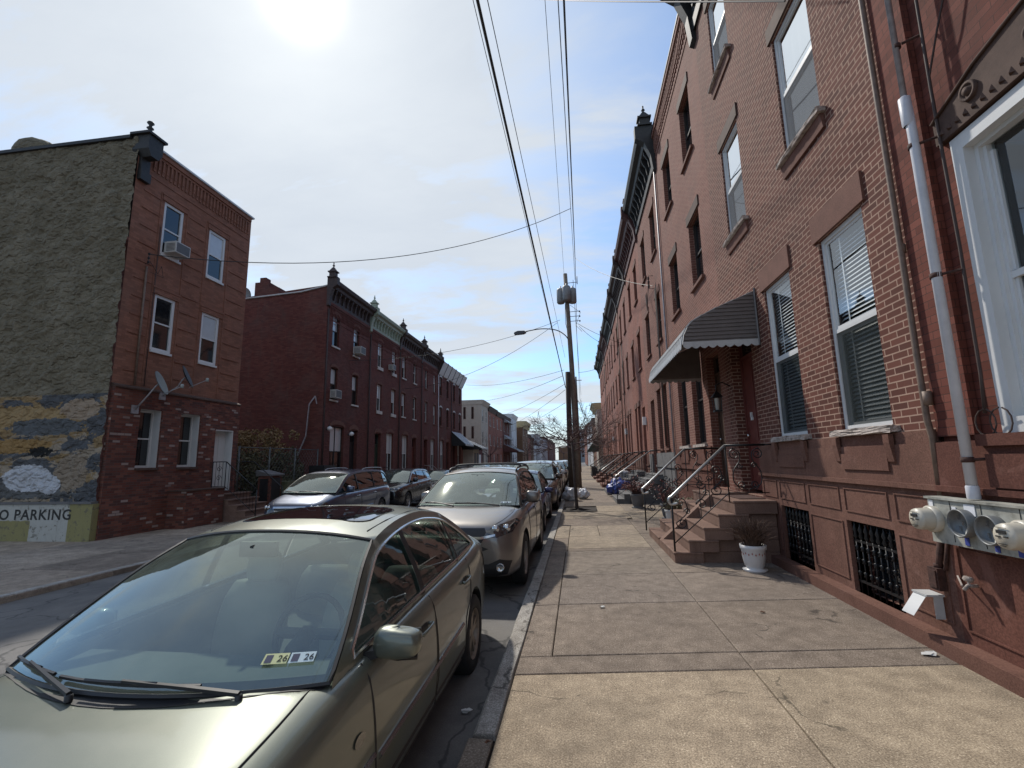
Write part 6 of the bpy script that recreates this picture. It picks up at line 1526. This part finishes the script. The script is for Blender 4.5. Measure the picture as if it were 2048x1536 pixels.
        q=MB(); pl=[(s_*(X(y,z)+.002),y,z) for y,z in hole]; q.tube(pl,.009,5,closed=True); q.build('window_trim',sp.get('trim','plastic'),t)
    # ---- wheels
    for ya in ax:
        for s_ in (1,-1):
            xc=s_*(hw-.115); wd=.10; cx=xc; m=MB()
            m.lathe([(R_*.60,-wd*.9),(R_*.66,-wd),(R_*.90,-wd),(R_*.98,-wd*.8),(R_,-wd*.4),(R_,wd*.4),(R_*.98,wd*.8),(R_*.90,wd),(R_*.68,wd),(R_*.62,wd*.85)],32,'x',(cx,ya,R_)); wh=m.build('wheel','rubber',t)
            q=MB(); rr=R_*.63; xo=s_*wd*.72
            q.lathe([(rr,s_*wd*.95),(rr*.93,s_*wd*.8),(rr*.90,s_*wd*.2),(rr*.9,-s_*wd*.8)],28,'x',(cx,ya,R_)); q.lathe([(0,xo),(rr*.2,xo),(rr*.24,xo-s_*.02),(rr*.24,xo-s_*.05)],16,'x',(cx,ya,R_))
            ns_=sp.get('spokes',5)
            for k in range(ns_):
                a=2*PI*k/ns_+.3
                for da,db in (((-.10,-.22),(.10,.22)) if sp.get('double') else ((0,0),)):
                    wq=.09*rr if sp.get('double') else .17*rr
                    p0=Vector((cx+xo,ya+rr*.15*cos(a+da),R_+rr*.15*sin(a+da))); p1=Vector((cx+xo+s_*.005,ya+rr*.96*cos(a+db*.8),R_+rr*.96*sin(a+db*.8))); dd=(p1-p0).normalized(); sd=Vector((0,-dd.z,dd.y)); 
                    v=[p0-sd*wq,p0+sd*wq,p1+sd*wq*.8,p1-sd*wq*.8]; q.add(v+[x_-Vector((s_*.03,0,0)) for x_ in v],[(0,1,2,3),(4,7,6,5),(0,4,5,1),(1,5,6,2),(2,6,7,3),(3,7,4,0)])
            q.build('rim',sp.get('rim','rim'),wh)
            q=MB(); q.lathe([(0,0),(rr*.9,0)],20,'x',(cx+s_*.005,ya,R_)); q.build('brake_disc','plastic',wh)
    # ---- mirrors
    my,mz=sp['mir']
    for s_ in (1,-1):
        xb_=X(my,mz-.02); m=MB(); m.smooth=True; N1,N2=12,8; mw,mh,md=sp.get('mw',.115),sp.get('mh',.075),.06; cx=s_*(xb_+(.035 if s_>0 else -.01)+mw); my=sp['mir'][0]+(0 if s_>0 else .14); v=[]
        for i in range(N2+1):
            ph=-PI/2+PI*i/N2
            for j in range(N1):
                th=2*PI*j/N1; e=lambda c:math.copysign(abs(c)**.55,c); v.append((cx+mw*e(cos(ph))*e(cos(th)),my+md*e(cos(ph))*e(sin(th))*(.8 if sin(th)>0 else 1.2)+(cx*s_-xb_)*.12,mz+mh*e(sin(ph))*(1-.12*(cos(th)*s_))))
        m.add(v,[(i*N1+j,i*N1+(j+1)%N1,(i+1)*N1+(j+1)%N1,(i+1)*N1+j) for i in range(N2) for j in range(N1)]); mo=m.build('side_mirror',sp.get('mirmat',paint),t)
        q=MB(); q.add([(s_*(xb_-.03),my-.04,mz-mh-.02),(s_*(xb_-.03),my+.05,mz-mh-.02),(s_*(xb_+.09),my+.04,mz-mh*.75),(s_*(xb_+.09),my-.03,mz-mh*.75),(s_*(xb_-.03),my-.04,mz-mh+.03),(s_*(xb_-.03),my+.05,mz-mh+.03),(s_*(xb_+.09),my+.04,mz-mh*.3),(s_*(xb_+.09),my-.03,mz-mh*.3)],[(0,3,2,1),(4,5,6,7),(0,1,5,4),(1,2,6,5),(2,3,7,6),(3,0,4,7)]); q.build('mirror_arm','plastic',mo)
        q=MB(); q.tube([(cx-mw*.8,my+(cx*s_-xb_)*.12,mz-mh*.93),(cx,my-.01+(cx*s_-xb_)*.12,mz-mh*1.0),(cx+mw*.8,my+(cx*s_-xb_)*.12,mz-mh*.93)],.014,6); q.build('mirror_trim','plastic',mo)
        q=MB(); q.box(cx-mw*.8,cx+mw*.8,my+md*.8+(cx*s_-xb_)*.12,my+md*.84+(cx*s_-xb_)*.12,mz-mh*.7,mz+mh*.7); q.build('mirror_glass','sunroof',mo)
    # ---- interior
    m=MB(); yc=(sp['A'][0][0]+.0); zd=sh(yA)-.02
    m.smooth=False; m.prism([(yA-.08,zd+.0),(yA+.30,zd+.02),(yA+.42,zd-.05),(yA+.42,.6),(yA-.05,.6)],-hw*.78,hw*.78,'x'); m.build('dashboard','dash',t)
    sc_=sp.get('seatmat','seatdark'); seaty=sp['pillars'][0]-.12
    for s_ in (1,-1):
        m=MB(); m.smooth=True
        prof=[(0,.30),(.12,.58),(.17,.70),(.19,.92-.0)]; zt_=H-.62
        def slab_(c,w_,d_,h_,tilt):
            N1=10; v=[]
            for i in range(7):
                f=i/6; z=c[2]+h_*f; k=1-.25*(abs(f-.5)*2)**3
                for j in range(N1): th=2*PI*j/N1; e=lambda q_:math.copysign(abs(q_)**.6,q_); v.append((c[0]+w_*k*e(cos(th)),c[1]+d_*k*e(sin(th))+tilt*f*h_,z))
            m.add(v,[(i*N1+j,i*N1+(j+1)%N1,(i+1)*N1+(j+1)%N1,(i+1)*N1+j) for i in range(6) for j in range(N1)]+[tuple(range(N1)),tuple(6*N1+j for j in range(N1))])
        slab_((s_*hw*.42,seaty,.50),.24,.09,H-.50-.50+.06,.25); slab_((s_*hw*.42,seaty+.15,H-.45),.125,.045,.19,.1); m.tube([(s_*hw*.42-.04,seaty+.14,H-.50),(s_*hw*.42-.04,seaty+.15,H-.4)],.008,5); m.tube([(s_*hw*.42+.04,seaty+.14,H-.50),(s_*hw*.42+.04,seaty+.15,H-.4)],.008,5)
        slab_((s_*hw*.42,seaty+.95,.5),.27,.09,H-.50-.54,.25)
        m.build('seat',sc_,t)
    m=MB(); N_=20; c=Vector((hw*.42,yA+.52,sh(yA)+.03)); m.tube([c+Vector((.185*cos(2*PI*i/N_),.07*sin(2*PI*i/N_),.17*sin(2*PI*i/N_))) for i in range(N_)],.016,6,closed=True); m.tube([c+Vector((-.17,0,0)),c+Vector((.17,0,0))],.03,5); m.tube([c,c+Vector((0,-.15,-.05))],.05,6); m.build('steering_wheel','plastic',t)
    m=MB(); p=WS(0,.80); m.box(-.11,.11,p.y+.05,p.y+.08,p.z-.06,p.z+.02); m.tube([p,(0,p.y+.05,p.z)],.012,5); m.build('rear_mirror','plastic',t)
    # ---- wipers
    if sp.get('wipers',True):
        for (pv,mid,sa,sb,t1) in ((.64,.02,.42,-.42,.050),(-.22,-.74,-.48,-.98,.075)):
            m=MB(); nrm=Vector((0,-.020,.020)); P_=WS(pv,0)+Vector((0,-.045,.0)); Q_=WS(mid,t1)+nrm*1.5
            m.lathe([(.014,-.01),(.014,.012),(.0,.016)],8,'z',P_); m.tube([P_+Vector((0,0,.015)),P_*.55+Q_*.45+Vector((0,-.004,.012)),Q_],[.012,.010,.007],5)
            bl_=[WS(sa+(sb-sa)*i/6,t1*(.75+.25*i/6))+nrm*.75 for i in range(7)]; m.tube(bl_,.008,5); m.tube([WS(sa+(sb-sa)*(.25+.5*i/3),t1*.9)+nrm*1.35 for i in range(4)],.006,4); m.build('wiper','plastic',t)
        hl=[]; N_=14
        m=MB(); m.smooth=True; v=[]
        for j in range(N_+1):
            s_=-1+2*j/N_; p=WS(s_,.0)+Vector((0,.02,-.005)); y2=p.y-sp.get('cowl',.075)*(1-.35*s_*s_); q_=cast('z',s_*.98*abs(p.x/s_ if s_ else 0),y2,.003) or p
            v+= [p,q_]
        m.add(v,[(2*j,2*j+1,2*j+3,2*j+2) for j in range(N_)]); m.build('cowl','plastic',t)
    # ---- gap lines, handles, lamps shared by all
    zl=lambda y:bot(y)+.06
    yd=sp['doors']
    for s_,axn in ((1,'R'),(-1,'L')):
        dr=[]
        for i,(a,b) in enumerate(zip(yd,yd[1:])):
            # door outline as a gap, its skin split off the body as a part of its own
            pts=[(a,zbelt(a)-.01),(a+.01,zbelt(a)-.25),(a+.02,zl(a)+.18),(a+.06,zl(a)+.02),(b-.08,zl(b)+.02)]+([(b-.02,zl(b)+.10)] if i==0 else [(b-.22,zl(b)+.04),(b-.24,R_*1.75),(b-.05,zbelt(b)-.28)])+[(b,zbelt(b)-.01)]
            m=MB(); P=[cast(axn,p[0],p[1],.0012) for p in crom([(q_[0],q_[1],0) for q_ in pts],3)]; P=[p for p in P if p]; m.tube(P,.005,4); gp=m.build('door_gap','plastic',t)
            hy=b-.22 if i==0 else b-.20; hz=sp.get('hz',sh(hy)-.13); h0=cast(axn,hy-.09,hz,.0); h1=cast(axn,hy+.09,hz+.004,.0)
            if h0 and h1:
                m=MB(); o_=Vector((s_*.028,0,0)); m.tube(crom([h0,h0+o_,h1+o_,h1],3),.011,6); d_=m.build('door_handle',sp.get('handle',paint),t)
                decal(rrect(hy-.06,hy+.06,hz-.03,hz+.025,.024),axn,.003,'plastic','handle_recess',d_,.06)
        if sp.get('mold'):
            line([(yd[0]+.05,sp['mold']),( (yd[0]+yd[-1])/2,sp['mold']+.02),(yd[-1]-.35,sp['mold']+.04)],axn,.016,sp.get('moldmat','chrome'),'side_moulding')
            
    for s_ in (1,-1):
        for pts in sp['headlamp'],:
            m=decal([(s_*x,z) for x,z in pts],'f',.006,'lampdk','headlamp',t,.035)
            cx=sum(p[0] for p in pts)/len(pts); cz=sum(p[1] for p in pts)/len(pts)
            for dx in sp.get('bulbs',(-.07,.06)):
                p=cast('f',s_*(cx+dx),cz,.012)
                if p is not None:
                    q=MB(); q.lathe([(0,-.012),(.045,-.004),(.052,.004),(.048,.01)],14,'y',(p.x,p.y,p.z)); q.build('reflector',sp.get('refl','lamp'),m)
        tl=sp.get('tail')
        if tl: decal([(s_*x,z) for x,z in tl],'r',.006,'redlens','tail_lamp',t,.05)
    for (poly,mat,nm_,ofs) in sp['front']: decal(poly,'f',ofs,mat,nm_,t,.05)
    if sp.get('hoodline'):
        for s_ in (1,-1): line([(s_*a,b) for a,b in sp['hoodline']],'z',.004,'plastic','hood_gap',ofs=.001)
    return C
M['greenpaint']=carpaint('champagne green metallic paint',(.14,.155,.125),.45,.38,.15)
M['taupe']=carpaint('taupe metallic paint',(.195,.178,.162),.5,.33,.1)
M['navypaint']=carpaint('dark violet blue paint',(.02,.02,.09),.5,.3)
M['bluegrey']=carpaint('slate blue metallic paint',(.055,.075,.125),.6,.32,.1)
M['blackpaint']=carpaint('black paint',(.012,.012,.014),.3,.25,.08)
M['brownpaint']=carpaint('brown metallic paint',(.10,.07,.05),.6,.3)
M['whitepaint']=carpaint('white paint',(.6,.6,.6),.0,.3)
M['greypaint']=carpaint('grey metallic paint',(.12,.12,.125),.6,.3)
sedan=dict(L=4.70,W=1.746,H=1.45,fo=.90,wb=2.70,tr=.315,paint='greenpaint',
 top=[(0,.60),(.06,.66),(.2,.72),(.5,.80),(.8,.865),(1.1,.91),(1.35,.95),(1.5,.96),(3.9,1.03),(4.3,1.05),(4.6,1.03),(4.66,.95),(4.70,.80)],
 sh=[(0,.50),(.1,.60),(.3,.68),(.7,.79),(1.1,.86),(1.5,.905),(2.5,.94),(3.5,.965),(4.0,.985),(4.4,.97),(4.6,.90),(4.7,.70)],
 bot=[(0,.32),(.12,.24),(.5,.20),(4.2,.21),(4.55,.27),(4.7,.36)],
 plan=[(0,.60),(.05,.72),(.15,.83),(.35,.92),(.7,.975),(1.2,1.0),(3.2,1.0),(3.8,.985),(4.2,.95),(4.5,.88),(4.65,.76),(4.7,.62)],
 A=[(1.28,.905),(1.54,1.075),(1.80,1.235)],roof=[(2.03,1.34),(2.42,1.40),(2.82,1.415),(3.12,1.39),(3.35,1.345)],Cp=[(3.60,1.24),(3.84,1.11),(4.04,1.0)],
 T=.235,frame=.055,pillars=[2.42,3.30],doors=[1.50,2.45,3.48],mir=(1.60,.95),trim='chrome',handle='greenpaint',mold=.50,moldmat='chrome',dlo=(1.47,9),
 headlamp=[(.36,.60),(.62,.61),(.74,.66),(.76,.71),(.60,.70),(.38,.67)],tail=[(.48,.72),(.80,.72),(.80,.88),(.50,.90)],
 front=[(rrect(-.33,.33,.56,.66,.03),'plastic','grille',.004),(rrect(-.5,.5,.34,.44,.03),'plastic','lower_grille',.004)],
 hoodline=[(.66,.35),(.70,.8),(.715,1.1),(.70,1.36)],seatmat='seat',rim='rimbrown',double=True,mw=.115,mh=.066,sg='glassside',wbow=.20,bow=.075,crown=.05)
M['glassside']=glassmat('side car glass',(.36,.42,.40),.06)
suv=dict(L=4.53,W=1.82,H=1.60,fo=.92,wb=2.62,tr=.355,paint='taupe',archgap=.045,
 top=[(0,.78),(.05,.88),(.14,.94),(.4,1.01),(.8,1.075),(1.15,1.11),(4.0,1.1),(4.45,1.08),(4.53,.85)],
 sh=[(0,.70),(.08,.82),(.2,.88),(.5,.945),(1.0,1.02),(2.0,1.055),(3.2,1.10),(4.1,1.15),(4.4,1.10),(4.53,.9)],
 bot=[(0,.34),(.12,.24),(.5,.22),(4.1,.24),(4.4,.30),(4.53,.42)],
 plan=[(0,.66),(.05,.77),(.14,.87),(.35,.95),(.7,.99),(1.2,1.0),(3.6,1.0),(4.1,.96),(4.4,.88),(4.53,.72)],
 A=[(1.05,1.065),(1.42,1.27),(1.68,1.41)],roof=[(1.92,1.50),(2.4,1.575),(3.0,1.59),(3.6,1.565),(4.02,1.50)],Cp=[(4.2,1.36),(4.34,1.22),(4.42,1.12)],
 T=.225,frame=.06,pillars=[2.35,3.35],doors=[1.42,2.42,3.42],mir=(1.62,1.16),mw=.105,mh=.085,
 headlamp=[(.47,.79),(.62,.76),(.80,.81),(.865,.93),(.80,.945),(.62,.90),(.50,.85)],tail=[(.6,.9),(.85,.9),(.85,1.2),(.7,1.2)],
 front=[([(-.50,.80),(-.40,.66),(.40,.66),(.50,.80),(.46,.875),(-.46,.875)],'plastic','grille',.004),([(-.52,.625),(-.34,.56),(.34,.56),(.52,.625),(.42,.66),(-.42,.66)],'plastic','bumper_intake',.004),
  ([(-.74,.30),(.74,.30),(.80,.46),(.66,.50),(.52,.44),(-.52,.44),(-.66,.50),(-.80,.46)],'plastic','lower_bumper',.005),
  ([(-.43,.745),(-.60,.775),(-.60,.80),(-.42,.775),(.42,.775),(.60,.80),(.60,.775),(.43,.745)],'chrome','grille_bar',.018),([(-.42,.675),(.42,.675),(.44,.70),(-.44,.70)],'chrome','grille_bar',.014)],
 hoodline=[(.52,.06),(.66,.3),(.74,.7),(.735,1.08)],seatmat='seatdark',mirmat='taupe',wbow=.18,bow=.06,crown=.04,cowl=.10,handle='taupe')
van=dict(L=5.10,W=1.95,H=1.70,fo=.98,wb=3.0,tr=.33,paint='bluegrey',
 top=[(0,.70),(.05,.78),(.15,.85),(.5,.97),(.9,1.06),(1.15,1.10),(4.9,1.1),(5.05,1.0),(5.10,.8)],
 sh=[(0,.62),(.1,.74),(.4,.87),(.9,.98),(1.5,1.02),(3,1.05),(4.8,1.09),(5.0,1.0),(5.1,.8)],
 bot=[(0,.30),(.12,.22),(.5,.20),(4.8,.22),(5.1,.36)],
 plan=[(0,.62),(.05,.74),(.15,.85),(.4,.94),(.8,.985),(1.3,1.0),(4.4,1.0),(4.8,.95),(5.0,.87),(5.1,.70)],
 A=[(.95,1.06),(1.35,1.30),(1.65,1.46)],roof=[(1.95,1.57),(2.5,1.65),(3.3,1.68),(4.1,1.66),(4.62,1.60)],Cp=[(4.82,1.44),(4.93,1.26),(4.99,1.10)],
 T=.20,frame=.07,pillars=[2.35,3.55],doors=[1.32,2.40,3.58],mir=(1.52,1.14),mw=.12,mh=.09,trim='plastic',
 headlamp=[(.46,.66),(.62,.62),(.80,.66),(.90,.78),(.84,.86),(.70,.80),(.54,.75)],tail=[(.7,.9),(.93,.9),(.93,1.2),(.8,1.2)],
 front=[([(-.44,.70),(-.38,.58),(.38,.58),(.44,.70),(.40,.74),(-.40,.74)],'plastic','grille',.004),([(-.46,.715),(.46,.715),(.48,.76),(-.48,.76)],'chrome','grille_bar',.016),(rrect(-.42,.42,.645,.66,.006),'chrome','grille_bar',.012),(rrect(-.6,.6,.30,.42,.04),'plastic','lower_grille',.004)],
 hoodline=[(.5,.08),(.66,.35),(.74,.7),(.74,.95)],seatmat='seatdark',wbow=.2,bow=.07,crown=.03,handle='chrome',mold=.52,moldmat='bluegrey')
def var(base,**k): d=dict(base); d.update(k); return d
cg='cars parked along the right kerb'; lg='cars parked along the left kerb'
th=R(1.0)
C1=car(sedan,'parked_sedan',(-1.80,.67,-.165),R(.0),'champagne green sedan with dark sunroof, parked nearest the camera','%s'%cg,True)
t=C1.t
# sunroof, side lamp, stickers, roof seams
ry=lambda y:None
bv=BVHTree.FromPolygons([v.co.copy() for v in [o for o in t.children if o.name.startswith('roof_frame')][0].data.vertices],[tuple(p.vertices) for p in [o for o in t.children if o.name.startswith('roof_frame')][0].data.polygons])
def roofcast(x,y,o_=.003):
    h=bv.ray_cast(Vector((x,y,3)),Vector((0,0,-1))); return h[0]+Vector((0,0,o_)) if h[0] is not None else None
vs,fs=fillpoly([rrect(-.44,.44,2.26,2.80,.10,6)],.08,.08); P=[roofcast(a,b) for a,b in vs]; m=MB(); m.smooth=True; m.add([p or (0,0,0) for p in P],[f for f in fs if all(P[i] is not None for i in f)]); sr=m.build('sunroof','sunroof',t)
m=MB(); m.tube([p for p in [roofcast(a,b,.002) for a,b in rrect(-.45,.45,2.25,2.81,.11,6)] if p],.004,4,closed=True); m.build('sunroof_seal','plastic',sr)
for s_ in (1,-1):
    m=MB(); pts=[roofcast(s_*x,y,.001) for x,y in ((.52,2.13),(.525,2.4),(.53,2.8),(.52,3.1),(.505,3.32))]; m.tube([p for p in pts if p],.005,4); m.build('roof_seam','plastic',t)
    C1.decal([(1.36+.048*cos(a),.66+.024*sin(a)) for a in [2*PI*i/14 for i in range(14)]],'R' if s_>0 else 'L',.006,'lampdk','side_lamp',t,.03)
    C1.line([(.75,.33),(1.42,.34),(2.5,.34),(3.35,.35)],'R' if s_>0 else 'L',.012,'plastic','sill_seam',ofs=-.002)
    C1.line([(1.16,.52),(1.44,.53),(1.50,.53)],'R' if s_>0 else 'L',.014,'chrome','fender_moulding')
def sticker(WS,s0,t0,s1,t1,par,mats=('stickY','stickW')):
    for k,mt in enumerate(mats):
        a=s0+(s1-s0)*k/2; b=a+(s1-s0)*.47; m=MB(); n=Vector((0,.008,-.006)); A_=WS(a,t0)-n*1.2; B_=WS(b,t0)-n*1.2; D_=WS(a,t1)-n*1.2; E_=WS(b,t1)-n*1.2
        m.quad(A_,B_,E_,D_); o=m.build('inspection_sticker',mt,par)
        x=(B_-A_).normalized(); yv=(D_-A_).normalized(); nn=x.cross(yv); hh=(D_-A_).length; ww=(B_-A_).length
        q=MB(); q.quad(A_+x*ww*.08+yv*hh*.12+nn*.001,A_+x*ww*.36+yv*hh*.12+nn*.001,A_+x*ww*.36+yv*hh*.85+nn*.001,A_+x*ww*.08+yv*hh*.85+nn*.001); q.build('sticker_print','navy',o)
        O=A_+x*ww*.56+yv*hh*.2+nn*.001; textmesh('26',hh*.85,'ink','lettering',None,Matrix(((x.x,yv.x,nn.x,O.x),(x.y,yv.y,nn.y,O.y),(x.z,yv.z,nn.z,O.z),(0,0,0,1))),.0003).parent=o
sticker(C1.WS,.64,.13,.90,.175,t)
C2=car(suv,'parked_suv',(-1.70,6.15,-.12),R(-.6),'taupe compact SUV with roof rack and chrome grille bars, right behind the green sedan',cg,True)
t=C2.t
sticker(C2.WS,.66,.06,.86,.10,t,('stickW','stickW'))
def rack(t,sp,y0,y1,z,w,cross=(.25,.75),mat='plastic'):
    for s_ in (1,-1):
        m=MB(); m.tube(crom([(s_*w,y0,z-.07),(s_*w,y0+.12,z),(s_*w,(y0+y1)/2,z+.02),(s_*w,y1-.12,z),(s_*w,y1,z-.07)],5),.018,6); m.build('roof_rail',mat,t)
    for f in cross:
        y=y0+(y1-y0)*f; m=MB(); m.tube(crom([(-w-.02,y,z+.005),(-w*.9,y,z+.055),(0,y,z+.07),(w*.9,y,z+.055),(w+.02,y,z+.005)],5),.02,6); m.build('cross_bar',mat,t)
rack(t,suv,2.15,3.95,1.61,.60)
for s_ in (1,-1):
    q=C2.cast('f',s_*.66,.40,.02)
    if q is not None:
        m=MB(); m.lathe([(0,.0),(.04,.0),(.05,-.015),(.052,.01)],14,'y',(q.x,q.y,q.z)); m.build('fog_lamp','lamp',t)
p=C2.cast('f',0,.76,.03); m=MB(); m.box(p.x-.05,p.x-.032,p.y-.01,p.y,p.z-.045,p.z+.045); m.box(p.x+.032,p.x+.05,p.y-.01,p.y,p.z-.045,p.z+.045); m.box(p.x-.032,p.x+.032,p.y-.01,p.y,p.z-.009,p.z+.009); m.build('emblem','chrome',t)
C3=car(var(sedan,paint='navypaint',sg='glassdark',handle='navypaint',trim='plastic',mold=None,rim='rim',double=False),'parked_sedan',(-1.72,11.15,-.12),0,'dark violet blue sedan parked behind the taupe SUV',cg)
C4=car(var(van,paint='brownpaint',moldmat='brownpaint',handle='brownpaint'),'parked_minivan',(-1.72,16.35,-.12),0,'brown minivan with a pale roof glare, third behind the green sedan',cg)
C5=car(var(suv,paint='whitepaint',mirmat='whitepaint',handle='whitepaint',H=1.60),'parked_suv',(-1.68,22.0,-.12),0,'white SUV with white door mirror behind the brown minivan',cg)
C6=car(var(sedan,paint='greypaint',handle='greypaint',sg='glassdark',trim='plastic',rim='rim',double=False),'parked_sedan',(-1.7,27.1,-.12),0,'grey sedan behind the white SUV, by the utility pole',cg)
C7=car(var(suv,paint='blackpaint',mirmat='blackpaint',handle='blackpaint'),'parked_suv',(-1.7,32.4,-.12),0,'black SUV beyond the utility pole on the right kerb',cg)
V1=car(van,'parked_minivan',(-7.83,12.15,-.28),R(.0),'slate blue minivan with roof rails parked on the left side',lg,True)
rack(V1.t,van,3.0,4.6,1.72,.66,(),'rim')
p=V1.cast('f',0,.66,.03); m=MB(); m.box(p.x-.06,p.x-.04,p.y-.01,p.y,p.z-.05,p.z+.05); m.box(p.x+.04,p.x+.06,p.y-.01,p.y,p.z-.05,p.z+.05); m.box(p.x-.04,p.x+.04,p.y-.01,p.y,p.z-.01,p.z+.01); m.build('emblem','chrome',V1.t)
V2=car(var(suv,paint='blackpaint',mirmat='blackpaint',handle='blackpaint',trim='chrome',L=4.48),'parked_suv',(-7.72,17.75,-.27),0,'glossy black SUV parked behind the slate blue minivan',lg)
V3=car(var(sedan,paint='blackpaint',handle='blackpaint',sg='glassdark',trim='plastic',mold=None,rim='rim',double=False),'parked_sedan',(-7.7,22.9,-.27),0,'black sedan behind the black SUV on the left side',lg)
# remaining parked cars are copies of those above with their own paint kept, labels by what they stand beside
for src,loc,lab in ((C3,(-1.7,37.6,-.12),'dark violet blue sedan far down the right kerb'),(C5,(-1.7,43.0,-.12),'white SUV far down the right kerb'),(C2,(-1.7,48.4,-.12),'taupe SUV far down the right kerb'),(C6,(-1.7,53.8,-.12),'grey sedan far down the right kerb, before the distant pole'),(C5,(-1.7,59.5,-.12),'white SUV beside the distant thin pole'),(C7,(-1.7,65,-.12),'black SUV past the distant thin pole'),(C6,(-1.7,72,-.12),'grey sedan well past the distant pole'),
    (C6,(-7.7,28.4,-.27),'grey sedan on the left side hidden behind the near SUV roof'),(C7,(-7.7,34,-.27),'black SUV on the left side before the white cornices'),(C5,(-7.7,40,-.27),'white SUV on the left side before the white cornices'),(C1,(-7.7,46,-.27),'pale green sedan far on the left side'),(C2,(-7.7,52,-.27),'taupe SUV far on the left side by the shop awnings'),(C5,(-7.7,62,-.27),'white SUV on the left side by the beige house'),(C4,(-7.7,70,-.27),'brown minivan far on the left side')):
    c=copytree(src.t); c.location=loc; c.rotation_euler=(0,0,0); c['label']=lab; c['group']=cg if loc[0]>-4 else lg
# ------------------------------------------------------------------ sky and sun
sd=ray(603,-12).normalized()
el=math.asin(sd.z); az=math.atan2(sd.x,sd.y)
w=bpy.data.worlds.new('World'); scn.world=w; w.use_nodes=True; nt=w.node_tree; bg=nt.nodes['Background']
sky=nt.nodes.new('ShaderNodeTexSky'); sky.sky_type='NISHITA'; sky.sun_disc=False; sky.sun_elevation=el; sky.sun_rotation=az; sky.air_density=1.0; sky.dust_density=1.0; sky.ozone_density=1.2
tc=nt.nodes.new('ShaderNodeTexCoord'); D=tc.outputs['Generated']
sx=nt.nodes.new('ShaderNodeSeparateXYZ'); L(nt,D,sx.inputs[0])
zc=math_(nt,'ADD',math_(nt,'MAXIMUM',sx.outputs[2],0.0),.16)
cx=nt.nodes.new('ShaderNodeCombineXYZ'); L(nt,math_(nt,'DIVIDE',sx.outputs[0],zc),cx.inputs[0]); L(nt,math_(nt,'DIVIDE',sx.outputs[1],zc),cx.inputs[1])
mp=nt.nodes.new('ShaderNodeMapping'); mp.inputs['Rotation'].default_value=(0,0,R(35)); mp.inputs['Scale'].default_value=(.55,1.15,1); mp.inputs['Location'].default_value=(1.3,.4,0); L(nt,cx.outputs[0],mp.inputs[0])
n1=noise(nt,mp.outputs[0],.85,9,.55,.55); n2=noise(nt,mp.outputs[0],3.2,8,.6,.3)
cov=sstep(nt,math_(nt,'MULTIPLY_ADD',n2,.34,n1),.60,.80)
dt=nt.nodes.new('ShaderNodeVectorMath'); dt.operation='DOT_PRODUCT'; L(nt,D,dt.inputs[0]); dt.inputs[1].default_value=tuple(sd)
dp=math_(nt,'MAXIMUM',dt.outputs['Value'],0.0)
g1=math_(nt,'POWER',dp,9.0); g2=math_(nt,'POWER',dp,50.0); g3=math_(nt,'POWER',dp,1300.0)
cov=math_(nt,'MINIMUM',math_(nt,'ADD',cov,math_(nt,'MULTIPLY',math_(nt,'POWER',dp,9.0),1.25)),.96)
hz=sstep(nt,sx.outputs[2],.16,.0); cov=math_(nt,'MAXIMUM',cov,math_(nt,'MULTIPLY',hz,.8))
S=10.0
cl=mixc(nt,n2,(.46*S,.51*S,.58*S),(.63*S,.67*S,.71*S)); cl=mixc(nt,hz,cl,(.64*S,.69*S,.73*S))
base=mixc(nt,1.0,sky.outputs[0],(.95,1.25,1.5),'MULTIPLY')
c=mixc(nt,cov,base,cl)
def addglow(c,g,col):
    m=mixc(nt,1.0,(0,0,0),(0,0,0)); x=nt.nodes.new('ShaderNodeMix'); x.data_type='RGBA'; x.blend_type='ADD'; x.inputs[0].default_value=1
    L(nt,c,x.inputs[6]); y=mixc(nt,g,(0,0,0),col); L(nt,y,x.inputs[7]); return x.outputs[2]
c=addglow(c,g1,(.03*S,.028*S,.024*S)); c=addglow(c,g2,(.12*S,.11*S,.09*S)); c=addglow(c,g3,(1.3*S,1.15*S,.85*S))
L(nt,c,bg.inputs['Color']); bg.inputs['Strength'].default_value=.1
sl=bpy.data.lights.new('sun','SUN'); sl.energy=3.0; sl.angle=R(1.8); sl.color=(1,.945,.86); so=bpy.data.objects.new('sun',sl); COL.objects.link(so)
so.rotation_euler=sd.to_track_quat('Z','Y').to_euler(); so.location=(0,0,30)
scn.view_settings.view_transform='Standard'; scn.view_settings.look='None'; scn.view_settings.exposure=.30; scn.view_settings.gamma=1
scn.render.engine='CYCLES'; scn.cycles.max_bounces=7; scn.cycles.transparent_max_bounces=10
